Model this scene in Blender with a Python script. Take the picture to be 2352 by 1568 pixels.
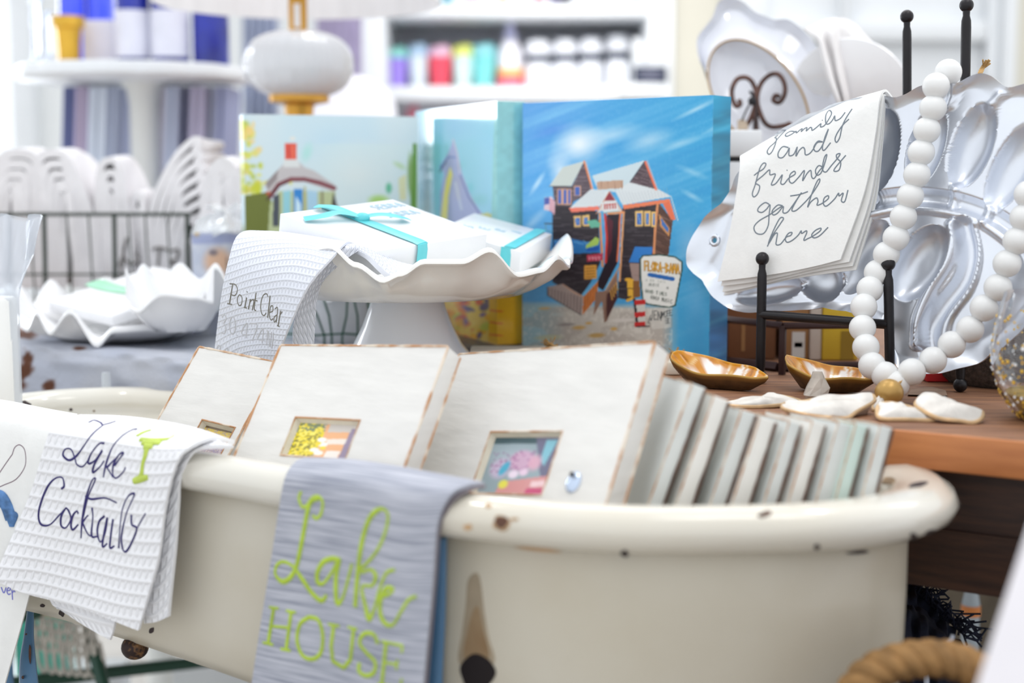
import bpy, bmesh, math, random
import numpy as np
from mathutils import Vector, Matrix
from mathutils.bvhtree import BVHTree

for o in list(bpy.data.objects):
    bpy.data.objects.remove(o, do_unlink=True)
C = bpy.context.scene.collection
scene = bpy.context.scene

# ---------------------------------------------------------------- camera, view, world, lights
FOC = 50 / 36 * 2352            # focal length in pixels of the 2352 x 1568 frame
TH = math.atan((784 - 415) / FOC)
ZC = 0.92                       # eye height
TZ = ZC - 0.167                 # display table top
cam_d = bpy.data.cameras.new('camera')
cam = bpy.data.objects.new('camera', cam_d); C.objects.link(cam)
cam.location = (0, 0, ZC); cam.rotation_euler = (math.pi / 2 - TH, 0, 0)
cam_d.lens = 50; cam_d.sensor_width = 36; cam_d.clip_start = 0.02
cam_d.dof.use_dof = True; cam_d.dof.focus_distance = 1.13; cam_d.dof.aperture_fstop = 3.1
scene.camera = cam
vs = scene.view_settings
vs.view_transform = 'Standard'; vs.look = 'None'; vs.gamma = 1.0; vs.use_curve_mapping = False
vs.exposure = 0.62

W = bpy.data.worlds.new('world'); scene.world = W; W.use_nodes = True
bg = W.node_tree.nodes['Background']
bg.inputs[0].default_value = (0.93, 0.965, 1.0, 1); bg.inputs[1].default_value = 0.80

def area(name, loc, target, sx, sy, power, col=(1, 1, 1)):
    d = bpy.data.lights.new(name, 'AREA'); d.shape = 'RECTANGLE'; d.size = sx; d.size_y = sy
    d.energy = power; d.color = col
    o = bpy.data.objects.new(name, d); C.objects.link(o); o.location = loc
    o.rotation_euler = (Vector(target) - Vector(loc)).to_track_quat('-Z', 'Y').to_euler()
    return o
area('window_daylight', (-2.6, 4.27, 1.7), (-2.6, 0.0, 1.6), 2.4, 2.1, 110, (0.88, 0.94, 1.0))
area('ceiling_panel_lamp', (0.2, 2.2, 2.75), (0.0, 1.3, 0.75), 1.0, 0.6, 5, (1.0, 0.97, 0.93))
area('ceiling_panel_lamp', (0.6, 0.5, 2.75), (0.1, 1.0, 0.75), 0.9, 0.5, 5, (1.0, 0.97, 0.93))
area('ceiling_panel_lamp', (1.9, 2.6, 2.75), (1.0, 2.6, 0.9), 1.0, 0.6, 3, (1.0, 0.98, 0.95))
area('shelf_fill_light', (0.1, 1.3, 1.95), (0.1, 3.2, 1.08), 0.3, 0.2, 0.62, (1.0, 0.98, 0.95)).data.spread = math.radians(34)  # added fill light without a fixture, lifts the dim shelf interior
for sx_, sy_ in ((-0.9, 1.2), (0.9, 1.5), (-0.3, 3.0)):
    area('ceiling_spot_lamp', (sx_, sy_, 2.7), (0, 1.3, 0.75), 0.12, 0.12, 2.2, (1, 0.98, 0.95))

# ---------------------------------------------------------------- pixel <-> world helpers
def ray(px, py):
    u = (784 - py) / FOC
    return np.array([(px - 1176) / FOC, math.cos(TH) + math.sin(TH) * u, -math.sin(TH) + math.cos(TH) * u])
EYE = np.array([0, 0, ZC])
def at(px, py, Y):
    d = ray(px, py); return d * (Y / d[1]) + EYE
def onz(px, py, z):
    d = ray(px, py); return d * ((z - ZC) / d[2]) + EYE
def onp(px, py, p0, n):
    d = ray(px, py); return EYE + d * (np.dot(np.asarray(p0) - EYE, n) / np.dot(d, n))
def pix(P):
    P = np.asarray(P, float) - EYE
    c, s = math.cos(TH), math.sin(TH)
    F = P[..., 1] * c - P[..., 2] * s; U = P[..., 1] * s + P[..., 2] * c
    return np.stack([1176 + FOC * P[..., 0] / F, 784 - FOC * U / F], -1)
def V(*a): return np.array(a, float)
def nrm(v): v = np.asarray(v, float); return v / (np.linalg.norm(v) + 1e-12)

# ---------------------------------------------------------------- materials
def lin(c):
    o = []
    for x in c[:3]:
        x = x / 255
        o.append(x / 12.92 if x <= 0.04045 else ((x + 0.055) / 1.055) ** 2.4)
    return tuple(o) + (1,)
MATS = {}
def mat(name, col, rough=0.5, metal=0.0, var=0.0, scale=20, col2=None, bump=0.0, bscale=None, coat=0.0,
        trans=0.0, ior=1.45, sss=0.0, alpha=1.0, thr=None, spec=0.5, stretch=None, attr=None, uv=False, emit=0, bump_uv=None):
    """Principled material: base colour mixed with a second tone by noise, optional noise bump."""
    if name in MATS: return MATS[name]
    m = bpy.data.materials.new(name); m.use_nodes = True; MATS[name] = m
    nt = m.node_tree; N = nt.nodes; L = nt.links; b = N['Principled BSDF']
    b.inputs['Roughness'].default_value = rough; b.inputs['Metallic'].default_value = metal
    b.inputs['Coat Weight'].default_value = coat; b.inputs['Coat Roughness'].default_value = 0.05
    b.inputs['Transmission Weight'].default_value = trans; b.inputs['IOR'].default_value = ior
    b.inputs['Specular IOR Level'].default_value = spec
    b.inputs['Alpha'].default_value = alpha
    if sss: b.inputs['Subsurface Weight'].default_value = sss; b.inputs['Subsurface Radius'].default_value = (0.01, 0.01, 0.01)
    tc = N.new('ShaderNodeTexCoord'); src = tc.outputs['UV' if uv else 'Object']
    if stretch:
        mp = N.new('ShaderNodeMapping'); mp.inputs['Scale'].default_value = stretch[:3]
        if len(stretch) > 3: mp.inputs['Rotation'].default_value = (0, 0, stretch[3])
        L.new(src, mp.inputs[0]); src = mp.outputs[0]
    if attr:
        a = N.new('ShaderNodeAttribute'); a.attribute_name = attr; L.new(a.outputs['Color'], b.inputs['Base Color'])
    elif var > 0 or col2:
        c2 = col2 if col2 else tuple(max(0, x * (1 - var)) for x in col)
        nz = N.new('ShaderNodeTexNoise'); nz.inputs['Scale'].default_value = scale; nz.inputs['Detail'].default_value = 5
        L.new(src, nz.inputs['Vector'])
        cr = N.new('ShaderNodeValToRGB'); e = cr.color_ramp.elements
        lo, hi = thr if thr else (0.35, 0.65)
        e[0].position = lo; e[1].position = hi; e[0].color = lin(col); e[1].color = lin(c2)
        L.new(nz.outputs['Fac'], cr.inputs[0]); L.new(cr.outputs[0], b.inputs['Base Color'])
    else:
        b.inputs['Base Color'].default_value = lin(col)
    if bump:
        nz2 = N.new('ShaderNodeTexNoise'); nz2.inputs['Scale'].default_value = bscale or scale * 3; nz2.inputs['Detail'].default_value = 3
        L.new(src, nz2.inputs['Vector'])
        bp = N.new('ShaderNodeBump'); bp.inputs['Strength'].default_value = bump; bp.inputs['Distance'].default_value = 0.002
        L.new(nz2.outputs['Fac'], bp.inputs['Height']); L.new(bp.outputs[0], b.inputs['Normal'])
    if emit:
        b.inputs['Emission Color'].default_value = lin(col); b.inputs['Emission Strength'].default_value = emit
    return m

def waffle(name, col, cell=0.0065, strength=0.9):
    """white waffle weave: raised grid of ribs driven by the UV in metres"""
    if name in MATS: return MATS[name]
    m = mat(name, col, 0.85, spec=0.2); nt = m.node_tree; N = nt.nodes; L = nt.links; b = N['Principled BSDF']
    tc = N.new('ShaderNodeTexCoord'); sp = N.new('ShaderNodeSeparateXYZ'); L.new(tc.outputs['UV'], sp.inputs[0])
    outs = []
    for ax, k in (('X', 0.62), ('Y', 1.0)):
        mu = N.new('ShaderNodeMath'); mu.operation = 'MULTIPLY'; mu.inputs[1].default_value = math.pi / (cell * k)
        L.new(sp.outputs[ax], mu.inputs[0])
        sn = N.new('ShaderNodeMath'); sn.operation = 'SINE'; L.new(mu.outputs[0], sn.inputs[0])
        ab = N.new('ShaderNodeMath'); ab.operation = 'ABSOLUTE'; L.new(sn.outputs[0], ab.inputs[0])
        pw = N.new('ShaderNodeMath'); pw.operation = 'POWER'; pw.inputs[1].default_value = 5.0 if ax == 'Y' else 7.0; L.new(ab.outputs[0], pw.inputs[0])
        sc1 = N.new('ShaderNodeMath'); sc1.operation = 'MULTIPLY'; sc1.inputs[1].default_value = 1.0 if ax == 'Y' else 0.75; L.new(pw.outputs[0], sc1.inputs[0]); outs.append(sc1)
    mx = N.new('ShaderNodeMath'); mx.operation = 'MAXIMUM'; L.new(outs[0].outputs[0], mx.inputs[0]); L.new(outs[1].outputs[0], mx.inputs[1])
    bp = N.new('ShaderNodeBump'); bp.inputs['Strength'].default_value = strength; bp.inputs['Distance'].default_value = 0.0011
    L.new(mx.outputs[0], bp.inputs['Height']); L.new(bp.outputs[0], b.inputs['Normal'])
    return m

# ---------------------------------------------------------------- mesh builder
def catmull(P, n, closed=False):
    P = np.asarray(P, float); k = len(P)
    if closed:
        t = np.arange(n) * k / n
    else:
        t = np.linspace(0, k - 1, n)
    i = np.floor(t).astype(int)
    if not closed: i = np.clip(i, 0, max(k - 2, 0))
    f = (t - i).reshape((-1,) + (1,) * (P.ndim - 1))
    def g(j):
        if closed: return P[j % k]
        return np.where((j < 0).reshape(f.shape), 2 * P[0] - P[min(1, k - 1)],
               np.where((j > k - 1).reshape(f.shape), 2 * P[-1] - P[max(k - 2, 0)], P[np.clip(j, 0, k - 1)]))
    p0, p1, p2, p3 = g(i - 1), g(i), g(i + 1), g(i + 2)
    return 0.5 * (2 * p1 + (p2 - p0) * f + (2 * p0 - 5 * p1 + 4 * p2 - p3) * f ** 2 + (3 * p1 - p0 - 3 * p2 + p3) * f ** 3)

BASE = {}
class MB:
    def __init__(self): self.v = []; self.f = []; self.m = []; self.uv = {}; self.col = []; self.n = 0
    def add(self, verts, faces, mi=0, uv=None, col=None):
        verts = np.asarray(verts, float).reshape(-1, 3); o = self.n
        self.v.append(verts); self.n += len(verts)
        self.f += [tuple(int(i) + o for i in f) for f in faces]; self.m += [mi] * len(faces)
        if uv is not None:
            for i, q in enumerate(uv): self.uv[o + i] = q
        self.col.append(np.asarray(col, float) if col is not None else np.ones((len(verts), 3)))
        return o
    def box(self, o, a, b, c, mi=0, col=None):
        o, a, b, c = map(lambda x: np.asarray(x, float), (o, a, b, c))
        v = [o, o + a, o + a + b, o + b, o + c, o + a + c, o + a + b + c, o + b + c]
        f = [(0, 1, 2, 3), (7, 6, 5, 4), (0, 4, 5, 1), (1, 5, 6, 2), (2, 6, 7, 3), (3, 7, 4, 0)]
        if np.dot(np.cross(a, b), c) > 0: f = [q[::-1] for q in f]
        return self.add(v, f, mi, col=None if col is None else np.tile(col, (8, 1)))
    def cbox(self, ctr, sx, sy, sz, rz=0, mi=0):
        a = V(math.cos(rz), math.sin(rz), 0) * sx; b = V(-math.sin(rz), math.cos(rz), 0) * sy; c = V(0, 0, sz)
        return self.box(np.asarray(ctr) - (a + b + c) / 2, a, b, c, mi)
    def tube(self, P, r, n=8, closed=False, caps=True, mi=0, flat=None, fr=.45):
        P = np.asarray(P, float); k = len(P); r = np.broadcast_to(np.asarray(r, float), (k,))
        T = np.roll(P, -1, 0) - np.roll(P, 1, 0) if closed else np.gradient(P, axis=0)
        T = T / (np.linalg.norm(T, axis=1, keepdims=True) + 1e-12)
        u = np.cross(T[0], (0, 0, 1.0))
        if np.linalg.norm(u) < 0.1: u = np.cross(T[0], (1.0, 0, 0))
        u = nrm(u); vs_ = []
        ang = np.arange(n) * 2 * math.pi / n
        for i in range(k):
            u = nrm(u - T[i] * np.dot(u, T[i])); w = np.cross(T[i], u)
            if flat is not None:       # flattened across a given normal
                w = nrm(flat[i]); uu = nrm(np.cross(w, T[i])); vs_.append(P[i] + r[i] * (np.outer(np.cos(ang), uu) + fr * np.outer(np.sin(ang), w)))
            else: vs_.append(P[i] + r[i] * (np.outer(np.cos(ang), u) + np.outer(np.sin(ang), w)))
        f = []
        for i in range(k if closed else k - 1):
            j = (i + 1) % k
            for q in range(n):
                q2 = (q + 1) % n; f.append((i * n + q, i * n + q2, j * n + q2, j * n + q))
        if caps and not closed:
            f.append(tuple(range(n))[::-1]); f.append(tuple((k - 1) * n + q for q in range(n)))
        return self.add(np.concatenate(vs_), f, mi)
    def loft(self, loops, cap0=False, cap1=False, mi=0, wrap=False):
        loops = [np.asarray(l, float) for l in loops]; n = len(loops[0]); k = len(loops); f = []
        for i in range(k if wrap else k - 1):
            j = (i + 1) % k
            for q in range(n):
                q2 = (q + 1) % n; f.append((i * n + q, i * n + q2, j * n + q2, j * n + q))
        if cap0: f.append(tuple(range(n))[::-1])
        if cap1: f.append(tuple((k - 1) * n + q for q in range(n)))
        return self.add(np.concatenate(loops), f, mi)
    def lathe(self, prof, ctr, n=32, ax=None, mi=0, cap0=False, cap1=False):
        """prof: (radius, height) list about the vertical (or a given frame (u, v, w))"""
        u, v, w = ax if ax else (V(1, 0, 0), V(0, 1, 0), V(0, 0, 1)); ctr = np.asarray(ctr, float)
        t = np.arange(n) * 2 * math.pi / n
        return self.loft([ctr + r * (np.outer(np.cos(t), u) + np.outer(np.sin(t), v)) + h * w for r, h in prof], cap0, cap1, mi)
    def sphere(self, c, r, n=16, m=10, mi=0, sc=(1, 1, 1)):
        pr = [(max(1e-5, math.sin(math.pi * i / m)) * r, -math.cos(math.pi * i / m) * r) for i in range(m + 1)]
        t = np.arange(n) * 2 * math.pi / n
        return self.loft([np.asarray(c) + np.stack([q * np.cos(t) * sc[0], q * np.sin(t) * sc[1], np.full(n, h) * sc[2]], 1) for q, h in pr], True, True, mi)
    def grid(self, G, mi=0, uv=None, col=None, flip=False):
        G = np.asarray(G, float); a, b = G.shape[:2]; f = []
        for i in range(a - 1):
            for j in range(b - 1):
                q = (i * b + j, i * b + j + 1, (i + 1) * b + j + 1, (i + 1) * b + j); f.append(q[::-1] if flip else q)
        return self.add(G.reshape(-1, 3), f, mi, None if uv is None else np.asarray(uv).reshape(-1, 2),
                        None if col is None else np.asarray(col).reshape(-1, 3))
    def build(self, name, mats, parent=None, smooth=True, bevel=0, seg=2, attr=False, base=None, sub=0, angle=40):
        v = np.concatenate(self.v)
        if parent is not None: base = BASE[parent.name]
        elif base is None: base = np.array([(v[:, 0].min() + v[:, 0].max()) / 2, (v[:, 1].min() + v[:, 1].max()) / 2, v[:, 2].min()])
        base = np.asarray(base, float)
        me = bpy.data.meshes.new(name); me.from_pydata((v - base).tolist(), [], self.f)
        if not isinstance(mats, (list, tuple)): mats = [mats]
        for m in mats: me.materials.append(m)
        me.polygons.foreach_set('material_index', self.m)
        if self.uv:
            ul = me.uv_layers.new(name='UVMap'); li = np.zeros(len(me.loops), int); me.loops.foreach_get('vertex_index', li)
            arr = np.zeros((len(v), 2))
            for i, q in self.uv.items(): arr[i] = q
            ul.data.foreach_set('uv', arr[li].ravel())
        if attr:
            ca = me.color_attributes.new('paint', 'FLOAT_COLOR', 'POINT')
            cc = np.concatenate(self.col); ca.data.foreach_set('color', np.concatenate([cc, np.ones((len(cc), 1))], 1).ravel())
        if bevel:
            bm = bmesh.new(); bm.from_mesh(me)
            bmesh.ops.remove_doubles(bm, verts=bm.verts, dist=1e-6)
            es = [e for e in bm.edges if len(e.link_faces) == 2 and e.calc_face_angle(0) > math.radians(35)]
            bmesh.ops.bevel(bm, geom=es, offset=bevel, segments=seg, profile=0.5, affect='EDGES', clamp_overlap=True)
            bm.to_mesh(me); bm.free()
        if smooth:
            me.polygons.foreach_set('use_smooth', [True] * len(me.polygons))
            try: me.set_sharp_from_angle(angle=math.radians(angle))
            except Exception: pass
        o = bpy.data.objects.new(name, me); C.objects.link(o)
        if parent is not None:
            o.parent = parent; BASE[o.name] = base
        else:
            o.location = base; BASE[o.name] = base
        return o

def tag(o, label, cat, group=None, kind=None):
    o['label'] = label; o['category'] = cat
    if group: o['group'] = group
    if kind: o['kind'] = kind
    return o
def thing(name, label, cat, loc, group=None):
    o = bpy.data.objects.new(name, None); C.objects.link(o); o.location = loc; o.empty_display_size = 0.02
    BASE[o.name] = np.asarray(loc, float)
    return tag(o, label, cat, group)
def struct(o):
    o['kind'] = 'structure'; return o

def cloth_grid(rows, nu, nv):
    R = np.asarray([[np.asarray(p, float) for p in r] for r in rows])
    R = catmull(R, nv)                                   # down the rows
    return np.swapaxes(catmull(np.swapaxes(R, 0, 1), nu), 0, 1)
def gnormals(G):
    du = np.gradient(G, axis=1); dv = np.gradient(G, axis=0); n = np.cross(du, dv)
    n = n / (np.linalg.norm(n, axis=2, keepdims=True) + 1e-12)
    c = np.einsum('ijk,ijk->ij', n, G - EYE)
    return n if c.mean() < 0 else -n                     # towards the viewer side of the cloth
def guv(G):
    u = np.concatenate([np.zeros((G.shape[0], 1)), np.cumsum(np.linalg.norm(np.diff(G, axis=1), axis=2), 1)], 1)
    v = np.concatenate([np.zeros((1, G.shape[1])), np.cumsum(np.linalg.norm(np.diff(G, axis=0), axis=2), 0)], 0)
    return np.stack([u, v], 2)
def add_cloth(mb, G, th=0.0015, mi=0):
    """sheet with real thickness; front on the viewer's side"""
    n = gnormals(G); H = G - n * th; uv = guv(G)
    dn = np.cross(np.gradient(G, axis=1), np.gradient(G, axis=0)); fl = np.einsum('ijk,ijk->ij', dn, n).mean() > 0
    mb.grid(G, mi, uv, flip=not fl); mb.grid(H, mi, uv, flip=fl)
    for e1, e2 in ((G[0], H[0]), (H[-1], G[-1]), (H[:, 0], G[:, 0]), (G[:, -1], H[:, -1])):
        mb.grid(np.stack([e1, e2]), mi, np.zeros((2, len(e1), 2)))
def bvh_of(G):
    a, b = G.shape[:2]
    f = [(i * b + j, i * b + j + 1, (i + 1) * b + j + 1, (i + 1) * b + j) for i in range(a - 1) for j in range(b - 1)]
    return BVHTree.FromPolygons([tuple(p) for p in G.reshape(-1, 3)], f)
def hit(bvh, px, py):
    d = Vector(ray(px, py)).normalized(); r = bvh.ray_cast(Vector(EYE), d)
    if r[0] is None: return None
    n = r[1] if r[1].dot(d) < 0 else -r[1]
    return np.array(r[0]), np.array(n)
def stitch(mb, bvh, strokes, w, org=(0, 0), k=1.0, n=7, lift=0.0, smooth=True):
    """embroidered / printed strokes traced over a surface: each a flattened cord lying on it. w = width in px"""
    for st in strokes:
        ws = [p[2] if len(p) > 2 else w for p in st]
        P = np.array([[org[0] + k * p[0], org[1] + k * p[1], q] for p, q in zip(st, ws)], float)
        if smooth and len(P) > 2: P = catmull(P, len(P) * 5)
        elif len(P) >= 2:
            P = np.concatenate([np.linspace(P[i], P[i + 1], 5, endpoint=False) for i in range(len(P) - 1)] + [P[-1:]])
        else: P = np.concatenate([P, P + [[1, 1, 0]]])
        run = []
        def flush():
            if len(run) > 1:
                mb.tube([r[0] for r in run], [r[2] for r in run], n, flat=[r[1] for r in run])
            run.clear()
        for x, y, q in P:
            h = hit(bvh, x, y)
            if h is None: flush(); continue
            rad = q / 2 * h[0][1] / FOC
            run.append((h[0] + h[1] * (rad * 0.12 + lift), h[1], rad))
        flush()

# ---------------------------------------------------------------- painter for printed / painted pictures
rng = np.random.default_rng(7)
def vnoise(w, h, cx, cy, seed=0):
    r = np.random.default_rng(seed); g = r.random((cy + 2, cx + 2))
    x = np.linspace(0, cx, w); y = np.linspace(0, cy, h); xi = x.astype(int); yi = y.astype(int)
    fx = (x - xi); fy = (y - yi)[:, None]; fx = fx * fx * (3 - 2 * fx); fy = fy * fy * (3 - 2 * fy)
    a = g[np.ix_(yi, xi)]; b = g[np.ix_(yi, xi + 1)]; c = g[np.ix_(yi + 1, xi)]; d = g[np.ix_(yi + 1, xi + 1)]
    return (a * (1 - fx) + b * fx) * (1 - fy) + (c * (1 - fx) + d * fx) * fy
class Pic:
    """a little raster to paint on, addressed in any chosen coordinate frame"""
    def __init__(s, x0, y0, x1, y1, res=1.0, col=(255, 255, 255)):
        s.o = (x0, y0); s.r = res; s.w = int((x1 - x0) * res) + 1; s.h = int((y1 - y0) * res) + 1
        s.a = np.tile(np.array(col, float), (s.h, s.w, 1)); s.Y, s.X = np.mgrid[0:s.h, 0:s.w]
        s.X = s.X / res + x0; s.Y = s.Y / res + y0
    def mix(s, m, col, sl=None):
        m = np.clip(m, 0, 1)[..., None]
        if sl is None: s.a = s.a * (1 - m) + np.array(col[:3], float) * m
        else: s.a[sl] = s.a[sl] * (1 - m) + np.array(col[:3], float) * m
    def _sl(s, x0, y0, x1, y1):
        i0 = max(0, int((y0 - s.o[1]) * s.r) - 1); i1 = min(s.h, int((y1 - s.o[1]) * s.r) + 2)
        j0 = max(0, int((x0 - s.o[0]) * s.r) - 1); j1 = min(s.w, int((x1 - s.o[0]) * s.r) + 2)
        return (slice(i0, max(i0, i1)), slice(j0, max(j0, j1)))
    def poly(s, pts, col, a=1.0):
        p = np.array(pts, float); sl = s._sl(*p.min(0), *p.max(0)); X = s.X[sl]; Y = s.Y[sl]
        if X.size == 0: return
        ins = np.zeros(X.shape, bool)
        for i in range(len(p)):
            x1, y1 = p[i]; x2, y2 = p[(i + 1) % len(p)]
            if y1 == y2: continue
            ins ^= ((y1 > Y) != (y2 > Y)) & (X < (x2 - x1) * (Y - y1) / (y2 - y1) + x1)
        s.mix(ins * a, col, sl)
    def line(s, pts, w, col, a=1.0):
        for (x1, y1), (x2, y2) in zip(pts[:-1], pts[1:]):
            sl = s._sl(min(x1, x2) - w, min(y1, y2) - w, max(x1, x2) + w, max(y1, y2) + w); X = s.X[sl]; Y = s.Y[sl]
            if X.size == 0: continue
            dx, dy = x2 - x1, y2 - y1; t = np.clip(((X - x1) * dx + (Y - y1) * dy) / (dx * dx + dy * dy + 1e-9), 0, 1)
            d = np.hypot(X - x1 - t * dx, Y - y1 - t * dy); s.mix(np.clip(w / 2 + 0.5 - d, 0, 1) * a, col, sl)
    def blob(s, x, y, rx, ry, col, a=1.0, soft=0.6, rot=0.0):
        R = max(rx, ry) * 1.2; sl = s._sl(x - R, y - R, x + R, y + R); dx = s.X[sl] - x; dy = s.Y[sl] - y
        if dx.size == 0: return
        c, q = math.cos(rot), math.sin(rot); d = np.hypot((dx * c + dy * q) / rx, (dy * c - dx * q) / ry)
        s.mix(np.clip((1 - d) / max(soft, 1e-3), 0, 1) * a, col, sl)
    def boards(s, pts, col, dark, step, ang=0.0, a=0.7, seed=0):
        """horizontal board strokes clipped to a polygon"""
        p = np.array(pts, float); keep = s.a.copy(); s.poly(pts, col)
        r = random.Random(seed); y = p[:, 1].min()
        tmp = Pic.__new__(Pic); tmp.__dict__.update(s.__dict__)
        mask0 = s.a.copy(); lo, hi = p[:, 0].min(), p[:, 0].max()
        t = math.tan(ang)
        while y < p[:, 1].max() + abs(t) * (hi - lo):
            x = lo
            while x < hi:
                L = r.uniform(8, 30); yy = y + (x - lo) * t
                s.line([(x, yy), (min(hi, x + L), yy + L * t)], r.uniform(.8, 1.8), dark if r.random() < .6 else tuple(min(255, q + 70) for q in col), a * r.uniform(.3, 1)); x += L + r.uniform(0, 10)
            y += step * r.uniform(.8, 1.2)
        new = s.a; s.a = keep                              # clip
        sl = s._sl(*p.min(0), *p.max(0)); X = s.X[sl]; Y = s.Y[sl]; ins = np.zeros(X.shape, bool)
        for i in range(len(p)):
            x1, y1 = p[i]; x2, y2 = p[(i + 1) % len(p)]
            if y1 != y2: ins ^= ((y1 > Y) != (y2 > Y)) & (X < (x2 - x1) * (Y - y1) / (y2 - y1) + x1)
        s.a[sl] = np.where(ins[..., None], new[sl], s.a[sl])
    def sample(s, xy):
        x = np.clip((xy[..., 0] - s.o[0]) * s.r, 0, s.w - 1.001); y = np.clip((xy[..., 1] - s.o[1]) * s.r, 0, s.h - 1.001)
        i = y.astype(int); j = x.astype(int); fy = (y - i)[..., None]; fx = (x - j)[..., None]
        c = (s.a[i, j] * (1 - fx) + s.a[i, j + 1] * fx) * (1 - fy) + (s.a[i + 1, j] * (1 - fx) + s.a[i + 1, j + 1] * fx) * fy
        c = np.clip(c, 0, 255) / 255
        return np.where(c <= 0.04045, c / 12.92, ((c + 0.055) / 1.055) ** 2.4)
PAINT = mat('printed_paint', (200, 200, 200), 0.45, attr='paint')
PAINT_GLOSS = mat('glossy_printed_paint', (200, 200, 200), 0.22, attr='paint', coat=0.4)
def quadgrid(TL, TR, BR, BL, nu, nv):
    u = np.linspace(0, 1, nu)[None, :, None]; v = np.linspace(0, 1, nv)[:, None, None]
    return (TL * (1 - u) + TR * u) * (1 - v) + (BL * (1 - u) + BR * u) * v
def arr(o): return np.array(o, float)
# ================================================================ SETTING
WALL = mat('painted_wall', (238, 240, 240), 0.7, var=0.02, scale=3)
CREAM = mat('cream_wall', (226, 222, 208), 0.7, var=0.03, scale=3)
WHITE_PAINT = mat('white_gloss_paint', (235, 238, 241), 0.35, var=0.02, scale=6)
SHELF_BACK = mat('shelf_back_grey', (228, 230, 238), 0.7, var=0.06, scale=5)
FLOORM = mat('floor_boards', (176, 170, 162), 0.5, var=0.12, scale=9, stretch=(0.6, 6, 1), bump=0.1)
mb = MB(); mb.box((-4, -2.5, -0.05), (8, 0, 0), (0, 7.2, 0), (0, 0, 0.05)); struct(mb.build('floor', FLOORM, smooth=False))
YB = 4.2
xw = at(96, 400, YB)[0]
mb = MB(); mb.box((xw, YB, 0), (4 - xw, 0, 0), (0, 0.12, 0), (0, 0, 2.9)); struct(mb.build('wall_back', WALL, smooth=False))
mb = MB(); mb.box((-4, YB, 0), (xw + 4, 0, 0), (0, 0.12, 0), (0, 0, 0.55)); struct(mb.build('wall_left', WALL, smooth=False))
mb = MB()
for xx in (-4, -2.55, xw - 0.07): mb.box((xx, YB - 0.04, 0.55), (0.07, 0, 0), (0, 0.1, 0), (0, 0, 2.3))
for zz in (0.55, 2.79): mb.box((-4, YB - 0.05, zz), (xw + 4, 0, 0), (0, 0.12, 0), (0, 0, 0.06))
win = struct(mb.build('window_1', WHITE_PAINT, bevel=0.004))
PANE = mat('window_glass', (240, 248, 255), 0.05, alpha=0.06)
mb = MB(); mb.box((-3.9, YB + 0.02, 0.6), (xw + 3.85, 0, 0), (0, 0.006, 0), (0, 0, 2.2)); mb.build('window_pane', PANE, win, smooth=False)

# white panelled door and its casing, right of the shelving
YD = 3.15
def xd(px): return at(px, 300, YD)[0]
mb = MB(); x0, x1 = xd(1655), xd(2290)
mb.box((x0, YD + 0.035, 0), (x1 - x0, 0, 0), (0, 0.03, 0), (0, 0, 2.3))
zt, zb = at(1900, 45, YD)[2], at(1900, 95, YD)[2]
xs = [x0, xd(1770), xd(1945), xd(2262), x1]
def rail(a, b, z0, z1, d=0.0): mb.box((a, YD + d, z0), (b - a, 0, 0), (0, 0.036, 0), (0, 0, z1 - z0))
rail(xs[0], xs[1] - 0.01, 0, 2.3); rail(xd(1925), xs[2], 0, 2.3); rail(xs[3], x1, 0, 2.3)
rail(xs[2], xs[3], zb, zt); rail(xs[1] - 0.01, xd(1925), zb, zt, 0.001); rail(xs[2], xs[3], 0, 0.3); rail(xs[2], xs[3], 2.15, 2.3)
struct(mb.build('door_1', WHITE_PAINT, bevel=0.008))
mb = MB(); mb.box((xd(2290), YD - 0.03, 0), (xd(2318) - xd(2290), 0, 0), (0, 0.08, 0), (0, 0, 2.4))
struct(mb.build('trim_1', WHITE_PAINT, bevel=0.004))
mb = MB(); mb.box((xd(2318) + 0.002, YD, 0), (1.6, 0, 0), (0, 0.1, 0), (0, 0, 2.9)); mb.box((xd(1548), YD + 0.02, 0), (xd(1655) - xd(1548) - 0.002, 0, 0), (0, 0.1, 0), (0, 0, 2.9))
struct(mb.build('wall_right', CREAM, smooth=False))

# ---------------------------------------------------------------- white shelving unit
YS = 2.95
def sx(px): return at(px, 300, YS)[0]
def sz(py, Y=YS): return at(1200, py, Y)[2]
t = thing('shelving_unit', 'tall white built-in shelving unit with grey shaded back, holding cups and canisters', 'shelf', (sx(1190), YS + 0.15, 0))
mb = MB(); mb.box((sx(836), YS, 0), (sx(888) - sx(836), 0, 0), (0, 0.34, 0), (0, 0, 2.4)); mb.build('side_panel', WHITE_PAINT, t, bevel=0.004)
mb = MB(); mb.box((sx(1484), YS, 0), (sx(1545) - sx(1484), 0, 0), (0, 0.34, 0), (0, 0, 2.4)); mb.build('side_panel', WHITE_PAINT, t, bevel=0.004)
mb = MB(); mb.box((sx(888), YS + 0.32, 0), (sx(1484) - sx(888), 0, 0), (0, 0.02, 0), (0, 0, 2.4)); mb.build('back_panel', SHELF_BACK, t, smooth=False)
SHZ = []
for y_top, y_bot in ((8, 38), (197, 230), (520, 552)):
    z1, z0 = sz(y_top), sz(y_bot); SHZ.append(z1)
    mb = MB(); mb.box((sx(888), YS + 0.005, z0), (sx(1484) - sx(888), 0, 0), (0, 0.31, 0), (0, 0, z1 - z0)); mb.build('shelf_board', WHITE_PAINT, t, bevel=0.004)
shelf_top, shelf_mid, shelf_low = SHZ

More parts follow.
